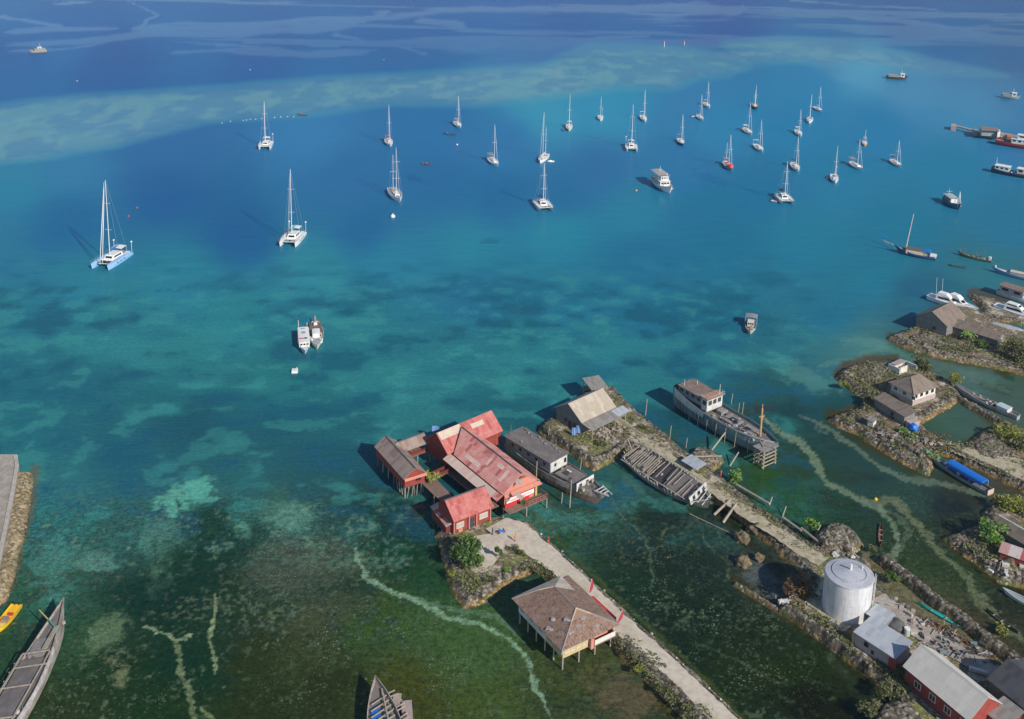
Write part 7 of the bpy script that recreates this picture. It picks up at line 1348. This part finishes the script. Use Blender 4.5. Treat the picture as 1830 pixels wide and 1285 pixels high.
def greens():
    tree('broadleaf_tree', 'bushy bright green tree at the corner of the forecourt behind the red house', 832, 1010, 3.6, 5.4, F_GRN, 1, 1.4, 2600, .33, clumps=16)
    tree('cypress_shrub', 'narrow upright green shrub standing in the forecourt', 891, 1000, .9, 3.4, F_GRN, 2, 1.5, 500, .22, 'shrub', clumps=7, flat=1.6)
    g = 'shrubs along the forecourt and road'
    for k, (x, y, rr, h, m, lab) in enumerate([(918, 985, 1.3, 1.6, F_OLV, 'olive shrub right of the narrow upright shrub'), (934, 991, 1.1, 1.5, F_OLV, 'olive shrub near the bend of the road'), (905, 1020, 1.2, 1.0, F_LIM, 'low green bush on the walled bank above the dark inlet'), (872, 1036, 1.2, 1.0, F_OLV, 'low olive bush on the corner of the forecourt bank'), (818, 975, 1.3, 2.0, F_GRN, 'green bush between the tree and the small red house'), (805, 1030, 1.4, 1.6, F_YEL, 'yellowish bush hanging over the left wall of the forecourt'),
         (1120, 1170, 1.2, 1.0, F_OLV, 'weedy bush under the road by the brown roofed house'), (1145, 1200, 1.3, 1.0, F_YEL, 'yellowish bush on the slope below the road'), (1180, 1235, 1.2, .9, F_OLV, 'olive bush lower on the slope below the road'), (1225, 1268, 1.3, .9, F_OLV, 'olive bush on the slope near the bottom edge'),
         (950, 868, 1.1, 1.6, F_YEL, 'yellow green plant on the balcony side of the red hall'), (935, 905, 1.0, 1.5, F_GRN, 'green plant beside the front steps of the red hall')]):
        tree('shrub', lab, x, y, rr, h, m, 40+k, 1.4 if k < 10 else 2.0, 260, .2, 'shrub', trunk=False, group=g, clumps=5)
    for k, (x, y, rr, h, m, lab, z) in enumerate([(1311, 862, 2.1, 2.8, F_LIM, 'bright green bush on the causeway near the orange clothed person', 1.2), (1449, 945, 1.6, 2.3, F_LIM, 'small bright green bush beside the dark stone heap', 1.4), (1424, 1066, 3.2, 4.2, F_DRY, 'dry brown leaved tree left of the silver tank', 1.0), (1590, 1040, 1.5, 2.6, F_GRN, 'small palm like tree right of the silver tank', .3),
         (1772, 968, 3.2, 4.6, F_LIM, 'bright green tree on the right hand shore', 1.2), (1800, 905, 3.4, 2.6, F_YEL, 'wide yellow green bush above the shaggy roofed house', 1.0), (1830, 915, 2.6, 2.4, F_YEL, 'yellow green bush at the right edge above the shaggy roofed house', 1.0), (1807, 636, 4.2, 6.5, F_OLV, 'tall olive tree at the right edge below the long low shed', 1.2), (1826, 650, 3.6, 5.5, F_OLV, 'olive tree cut by the right edge', 1.0),
         (1649, 662, 3.2, 4.0, F_OLV, 'olive bush behind the hip roofed house', 1.0), (1706, 690, 2.0, 3.6, F_YEL, 'yellow tree right of the hip roofed house', 1.0), (1759, 622, 2.2, 2.2, F_GRN, 'low green bush in the shade of the long low shed', 1.2), (1800, 782, 3.6, 1.6, F_YEL, 'wide yellowish scrub beside the dark gravel heap', 1.2), (1826, 800, 3.0, 1.6, F_OLV, 'olive scrub at the right edge beyond the gravel heap', 1.2),
         (1552, 1268, 2.2, 2.2, F_OLV, 'pale olive bush left of the rubble mound at the bottom edge', 1.5), (1585, 1238, 2.0, 1.6, F_OLV, 'low dry bush between the rubble mound and red walls', 1.6), (1615, 775, 1.2, 1.6, F_LIM, 'small green bush left of the blue tarpaulin', 1.4), (1629, 785, 1.2, 1.4, F_LIM, 'small green bush below the blue tarpaulin', 1.4), (1508, 690, 1.5, .9, F_YEL, 'yellowish scrub on the rim of the crescent islet', 1.2), (1548, 712, 1.4, 1.3, F_OLV, 'low scrub at the left wall of the long low house', 1.2),
         (1150, 765, 1.1, .8, F_OLV, 'low olive tuft on the causeway beyond the wreck', 1.7), (1075, 795, 1.4, .9, F_OLV, 'olive scrub on the islet in front of the tan roofed house', 1.7), (1560, 980, 1.0, .9, F_OLV, 'olive tuft between the tank and the channel', 1.2), (1788, 1130, 1.6, 1.6, F_YEL, 'yellow green plant at the lower right end of the dark wall', .2)]):
        tree('tree' if h > 3.4 else 'bush', lab, x, y, rr, h, m, 70+k, z, int(350*rr), .26 if rr < 2.5 else .32, 'tree' if h > 3.4 else 'bush', trunk=h > 2.4, clumps=6+int(rr*3))
    palm('banana_grove', 'clump of broad leaved banana plants in front of the long low shed', 1727, 606, 3.6, 3.6, F_LIM, 5, 1.2, 9, 'plant', 9)
def details():
    # people
    person(1288, 852, 0, (1, -.3), 0, '', True, (.6, .07, .03), 'person in orange standing on the causeway near the bright green bush', 1.8)
    person(880, 956, 0, (.4, -1), 1, '', True, (.2, .16, .14), 'person in dark clothes standing in the forecourt of the red house', 1.55)
    person(921, 968, 0, (-1, -.2), 2, '', True, (.7, .25, .08), 'person in orange clothes at the edge of the forecourt', 1.55)
    person(980, 971, 0, (-.6, 1), 0, '', True, (.6, .2, .1), 'person in white and orange on the right hand edge of the road', 1.5)
    m = thing('motorbike', 'blue motorbike parked on the sand in front of the red house', 'motorbike', P(896, 953, 1.56), .5)
    def wheel(x):
        b = MB(); n = 14; R = [[(x+rr*math.cos(6.2832*i/n), y, .3+rr*math.sin(6.2832*i/n)) for i in range(n)] for rr, y in ((.2, -.05), (.3, -.05), (.3, .05), (.2, .05), (.2, -.05))]; b.loft(R, closed=True); o = b.obj('wheel', BLACKR, m)
    wheel(-.62); wheel(.62); b = MB(); b.box(0, 0, .35, 1.0, .28, .3); b.box(-.3, 0, .65, .8, .3, .14, taper=.8); b.tube((.62, 0, .3), (.42, 0, .95), .06); b.tube((.4, -.3, 1.0), (.4, .3, 1.0), .03); b.box(.48, 0, .6, .12, .4, .4); b.obj('frame', BLUEC, m)
    # flags and red cloth by the brown house
    for (x, y, tx, ty, l) in ((1050, 1066, 1056, 1034, 'upper'), (1097, 1122, 1110, 1085, 'lower')):
        f = thing('banner_flag', 'tall red feather flag beside the road at the brown roofed house, %s of two' % l, 'flag', P(x, y, 1.5)); a = Vector((0, 0, 0)); mb = MB(); top = Vector(((tx-x)/9.6, 0, 3.8)); mb.tube(a, top, .05, n=5); mb.obj('pole', ALU, f)
        mb = MB(); dx = top*.25; mb.loft([[top*t, top*t+Vector((.55*math.sin(t*3.0)+.1, .12*math.sin(t*7), 0))] for t in (.2, .4, .6, .8, 1.0)]); mb.loft([[top*t+Vector((0, .02, 0)), top*t+Vector((.55*math.sin(t*3.0)+.1, .12*math.sin(t*7)+.02, 0))] for t in (.2, .4, .6, .8, 1.0)]); mb.obj('cloth', paint('faded_red_cloth', (.48, .07, .08), .8), f)
    mb = MB(); a, b = P(1060, 1074, 1.6), P(1101, 1112, 1.6); mb.add([a, b, b+Vector((0, 0, 1.1)), a+Vector((0, 0, 1.1))], [(0, 1, 2, 3)]); mb.add([a+Vector((0, 0, 1.1)), b+Vector((0, 0, 1.1)), b+Vector((-.9, -.5, 1.25)), a+Vector((-.9, -.5, 1.25))], [(0, 1, 2, 3)]); tag(mb.obj('cloth_fence', paint('red_cloth', (.5, .05, .06), .85)), 'long red cloth fence between the road and the brown roofed house', 'fence')
    # logs, poles, posts
    def log(label, a, b, z0, z1, r_=.2, name='log', cat='log', group=None):
        mb = MB(); mb.tube(P(*a, z0), P(*b, z1), r_, r_*.8, 7); tag(mb.obj(name, POLEM), label, cat, group)
    log('pale beam leaning from the causeway into the water, left of two', (1276, 920), (1305, 893), .1, 2.4, .3); log('pale beam leaning from the causeway into the water, right of two', (1292, 934), (1316, 900), .1, 2.4, .3)
    log('long pale log edging the causeway below the bright green bush', (1316, 866), (1375, 900), 1.0, .9, .28); log('grey log edging the causeway toward the dark stone heap', (1398, 924), (1432, 948), .9, .9, .28); log('long dark log at the causeway edge behind the silver tank', (1432, 944), (1472, 976), .9, 1.0, .3)
    log('short upright stake at the end of the long pale log', (1375, 903), (1380, 888), 0, 1.2, .14, 'stake', 'stake'); log('thin upright stake at the causeway edge beyond the two leaning beams', (1398, 924), (1405, 905), 0, 1.4, .13, 'stake', 'stake'); log('stake leaning beside the small bright green bush', (1458, 955), (1467, 938), .5, 1.8, .13, 'stake', 'stake')
    log('pair of planks lying along the islet path, upper plank', (1108, 752), (1150, 776), 1.95, 1.95, .18, 'plank', 'plank'); log('pair of planks lying along the islet path, lower plank', (1112, 757), (1156, 781), 1.98, 1.98, .18, 'plank', 'plank')
    log('beam lying across the stone heap by the propped ship', (1234, 816), (1290, 815), 1.5, 1.4, .2, 'plank', 'plank'); log('lower beam lying beside the stone heap by the propped ship', (1240, 824), (1284, 824), 1.2, 1.2, .16, 'plank', 'plank')
    log('thin pole lying in the water left of the grey pool', (1232, 918), (1310, 955), .15, .15, .08, 'pole', 'pole')
    for k, (x, y, h) in enumerate(((1153, 742, 4.5), (1196, 785, 3.6), (1225, 800, 2.5), (979, 785, 3.2), (1036, 842, 3.0), (1325, 745, 4.0), (1306, 722, 3.0), (1318, 742, 3.4), (1288, 716, 3.2))):
        mb = MB(); mb.tube((0, 0, -1), (.3, 0, h), .12, .09); tag(mb.obj('mooring_post', POLEM, None, loc=P(x, y)), ['thin tall post in the water beyond the islet path', 'leaning post in the water left of the propped ship', 'short post near the stone heap by the propped ship', 'post at the left tip of the walled islet', 'post in the water between the black roofed ship and the walled islet', 'tallest post behind the propped blue ship', 'post behind the bridge of the propped blue ship', 'post behind the middle of the propped blue ship', 'post furthest left behind the propped blue ship'][k], 'post', 'posts standing in the shallow water')
    # blue tarpaulins and nets
    mb = MB(); mb.rock((0, 0, .6), 1.3, .75, 4, 0, 3, .3); o = tag(mb.obj('tarpaulin', BLUEC, None, True, P(1631, 768, 1.4)), 'bright blue tarpaulin heap at the end of the long low house', 'tarpaulin')
    g = 'blue cloths hung at the islet house'
    for (x, y, l) in ((1022, 778, 'left'), (1030, 774, 'right')):
        mb = MB(); a = P(x, y, 1.9); mb.loft([[(k*.22, .1*math.sin(k*2), 0) for k in range(6)], [(k*.2, .25+.1*math.sin(k*2+1), 1.9) for k in range(6)]]); tag(mb.obj('cloth', weath('pale_blue_cloth', (.18, .32, .62), k=.4), None, loc=a), 'pale blue cloth hanging on the seaward wall of the tan roofed house, %s one' % l, 'cloth', g)
    mb = MB(); a = P(772, 772, 2.6); mb.loft([[(0, 0, 0), (0, 0, 1.6)], [(.8, .2, .1), (.9, .3, 1.5)], [(1.7, .3, 0), (1.7, .2, 1.2)]]); tag(mb.obj('tarpaulin', weath('pale_blue_cloth', (.18, .32, .62)), None, loc=a), 'blue cloth behind the left gable of the red hall', 'cloth')
    # wooden sheets, junk
    def junk(name, label, px, py, z, n, sp, mats, seed, cat='junk pile', sc=1.0):
        r = thing(name, label, cat, P(px, py, z), 0); rd = random.Random(seed)
        for mi, m in enumerate(mats):
            mb = MB()
            for k in range(int(n*.6)):
                x, y = rd.gauss(0, sp), rd.gauss(0, sp*.7); t = rd.random()
                if t < .5: mb.tube((x, y, .1+rd.random()*.5), (x+rd.uniform(-1.8, 1.8)*sc, y+rd.uniform(-1.4, 1.4)*sc, .1+rd.random()*.7), .08*sc, n=5)
                elif t < .8: mb.box(x, y, 0, rd.uniform(.4, 1.4)*sc, rd.uniform(.3, 1.0)*sc, rd.uniform(.15, .7)*sc, rd.uniform(0, 3))
                else: mb.rock((x, y, .2), rd.uniform(.3, .6)*sc, .7, k+seed, 0, 1)
            mb.parts(['timber', 'scrap', 'sacking', 'bag'][mi], m, r)
        return r
    junk('timber_pile', 'pile of pale broken boards and stones in front of the tan roofed house', 1077, 775, 1.8, 22, 2.0, [weath('pinkish_planks', (.42, .33, .30)), weath('tan_boards', (.42, .36, .28)), OLDW], 1, 'timber pile')
    junk('timber_pile', 'scatter of grey driftwood between the blue tarpaulin and the green prowed boat', 1652, 790, 1.5, 22, 2.2, [POLEM, GREYW], 2, 'timber pile'); junk('pipe_pile', 'tangle of white pipes and branches behind the silver tank', 1498, 990, 1.6, 14, 2.0, [WHITEH, POLEM], 3, 'pipe pile')
    junk('timber_pile', 'scattered sticks and posts on the shore right of the silver tank', 1600, 1088, 1.5, 18, 1.6, [POLEM, DARKW], 4, 'timber pile'); junk('rubble', 'white and pink rubble on the yard right of the small grey shed', 1648, 1122, 1.8, 16, 1.8, [weath('pale_rubble', (.5, .46, .4)), weath('pink_rubble', (.42, .33, .29))], 5, 'rubble')
    junk('junk_pile', 'clutter of drums, sacks and scrap on the yard above the cream roofed building', 1698, 1150, 1.8, 20, 2.6, [GREYW, NETB, OLDW, BLUEH], 6); junk('junk_pile', 'dark covered heap and scrap near the dark roofed house', 1728, 1172, 1.8, 14, 1.8, [NETB, DARKW, GREYP], 7); junk('junk_pile', 'blue barrel and scrap at the left foot of the silver tank', 1492, 1126, 1.8, 7, .8, [weath('dull_blue_barrel', (.05, .12, .26)), weath('pink_rubble', (.5, .3, .25)), GREYW], 8, sc=.8)
    junk('rubble', 'pale loose stones on the seaward side of the long low house', 1590, 780, 1.8, 14, 1.8, [weath('pink_rubble', (.5, .38, .33)), OLDW], 9, 'rubble'); junk('rubble', 'small stones and crates left of the dry brown tree', 1405, 1075, 1.6, 8, 1.2, [WHITEH, OLDW], 10, 'rubble'); junk('timber_pile', 'stacked slabs on the right hand shore below the red and white roofed shed', 1800, 1012, 1.4, 16, 2.2, [OLDW, POLEM, WHITEH], 12, 'timber pile')
    mb = MB(); mb.rock((0, 0, .5), 1.7, .55, 8, 0, 3, .2); tag(mb.obj('covered_mound', weath('dark_cover', (.12, .12, .12)), None, True, P(1600, 1122, 1.7)), 'round dark covered mound beside the white drum', 'mound'); d = thing('drum', 'white drum on the yard right of the dark covered mound', 'drum', P(1620, 1134, 1.7)); mb = MB(); mb.tube((0, 0, 0), (0, 0, 1.3), .55, n=14); mb.obj('body', weath('pale_drum', (.5, .58, .55)), d); mb = MB(); mb.tube((0, 0, 1.3), (0, 0, 1.4), .5, n=14); mb.obj('lid', WHITE, d)
    mb = MB(); mb.box(0, 0, .3, 3.0, .6, .6); tag(mb.obj('beam', WHITEH, None, False, P(1748, 1204, 1.7), -.4), 'white painted beam on the yard beside the dark roofed house', 'beam')
    # shore stones along the road edge
    ORD = 'first second third fourth fifth sixth seventh eighth ninth tenth eleventh twelfth thirteenth'.split()
    rd = random.Random(9); g = 'pale stones along the sea side of the road'
    E = [(968, 957), (1025, 1006), (1120, 1096), (1225, 1190), (1330, 1290)]
    for k in range(13):
        t = (k+rd.uniform(-.4, .4))/13*(len(E)-1); i = int(max(0, min(len(E)-2, t))); f = t-i; x = E[i][0]*(1-f)+E[i+1][0]*f+rd.uniform(-2, 3); y = E[i][1]*(1-f)+E[i+1][1]*f+rd.uniform(-2, 2)
        mb = MB(); mb.rock((0, 0, .1), rd.uniform(.14, .28), .7, k, 0, 1, .4); tag(mb.obj('stone', weath('pale_stone', (.55, .52, .45), (.35, .32, .26)), None, False, P(x, y, 1.45)), ORD[k]+' pale stone from the red hall along the road edge', 'stone', g)
def haze():
    mb = MB(); mb.box(0, 30000, -1.0, 160000, 90000, 137.5); m = bpy.data.materials.new('sea_haze'); m.use_nodes = True; t = m.node_tree; t.nodes.remove(t.nodes['Principled BSDF'])
    v = t.nodes.new('ShaderNodeVolumePrincipled'); v.inputs['Color'].default_value = (.55, .82, 1, 1); v.inputs['Density'].default_value = HAZE; v.inputs['Anisotropy'].default_value = 0
    t.links.new(v.outputs[0], t.nodes['Material Output'].inputs['Volume']); o = mb.obj('haze', m); o['kind'] = 'stuff'
HAZE = .00006
def cover():
    A = [(967, 762), (1040, 710), (1095, 700), (1200, 790), (1290, 858), (1455, 975), (1545, 1000), (1500, 1010), (1400, 970), (1318, 905), (1240, 845), (1122, 780), (1062, 815), (1002, 780)]
    scatter('', A, 1.75, 800, F_OLV, 3, .15); scatter('', A, 1.75, 500, F_DRY, 4, .13, 'dry_grass', .3)
    scatter('', [(806, 1000), (815, 1035), (836, 1065), (892, 1030), (957, 1000), (1035, 1068), (1150, 1185), (1250, 1290), (1240, 1290), (1090, 1140), (990, 1030), (900, 1010), (850, 1030)], 1.5, 900, F_OLV, 5, .16)
    B = [(1500, 668), (1555, 646), (1650, 657), (1712, 704), (1640, 748), (1725, 797), (1790, 757), (1880, 792), (1880, 885), (1700, 806), (1655, 832), (1545, 770), (1492, 745), (1545, 727), (1550, 703)]
    scatter('', B, 1.5, 1800, F_OLV, 6, .2); scatter('', B, 1.5, 700, F_DRY, 7, .16, 'dry_grass', .3)
    scatter('', [(1600, 600), (1642, 583), (1720, 600), (1800, 612), (1880, 620), (1880, 670), (1720, 634), (1620, 610)], 1.5, 900, F_OLV, 8, .2); scatter('', [(1695, 956), (1768, 915), (1880, 885), (1880, 1050), (1752, 998)], 1.4, 900, F_OLV, 9, .2)
    scatter('', [(1400, 1075), (1470, 1120), (1534, 1175), (1600, 1228), (1640, 1290), (1620, 1200), (1540, 1130), (1450, 1080)], 1.8, 900, F_OLV, 10, .17); scatter('', [(1545, 995), (1600, 1075), (1700, 1125), (1800, 1190), (1780, 1190), (1640, 1110), (1570, 1060)], 1.8, 500, F_DRY, 12, .15, 'dry_grass', .3)
    scatter('', [(1118, 1142), (1145, 1150), (1290, 1300), (1225, 1290), (1130, 1180)], .9, 700, F_OLV, 14, .18, h=.9)
haze(); water(); land(); cover(); sea_fleet(); wrecks(); workfleet(); sea_small(); buildings(); greens(); details()
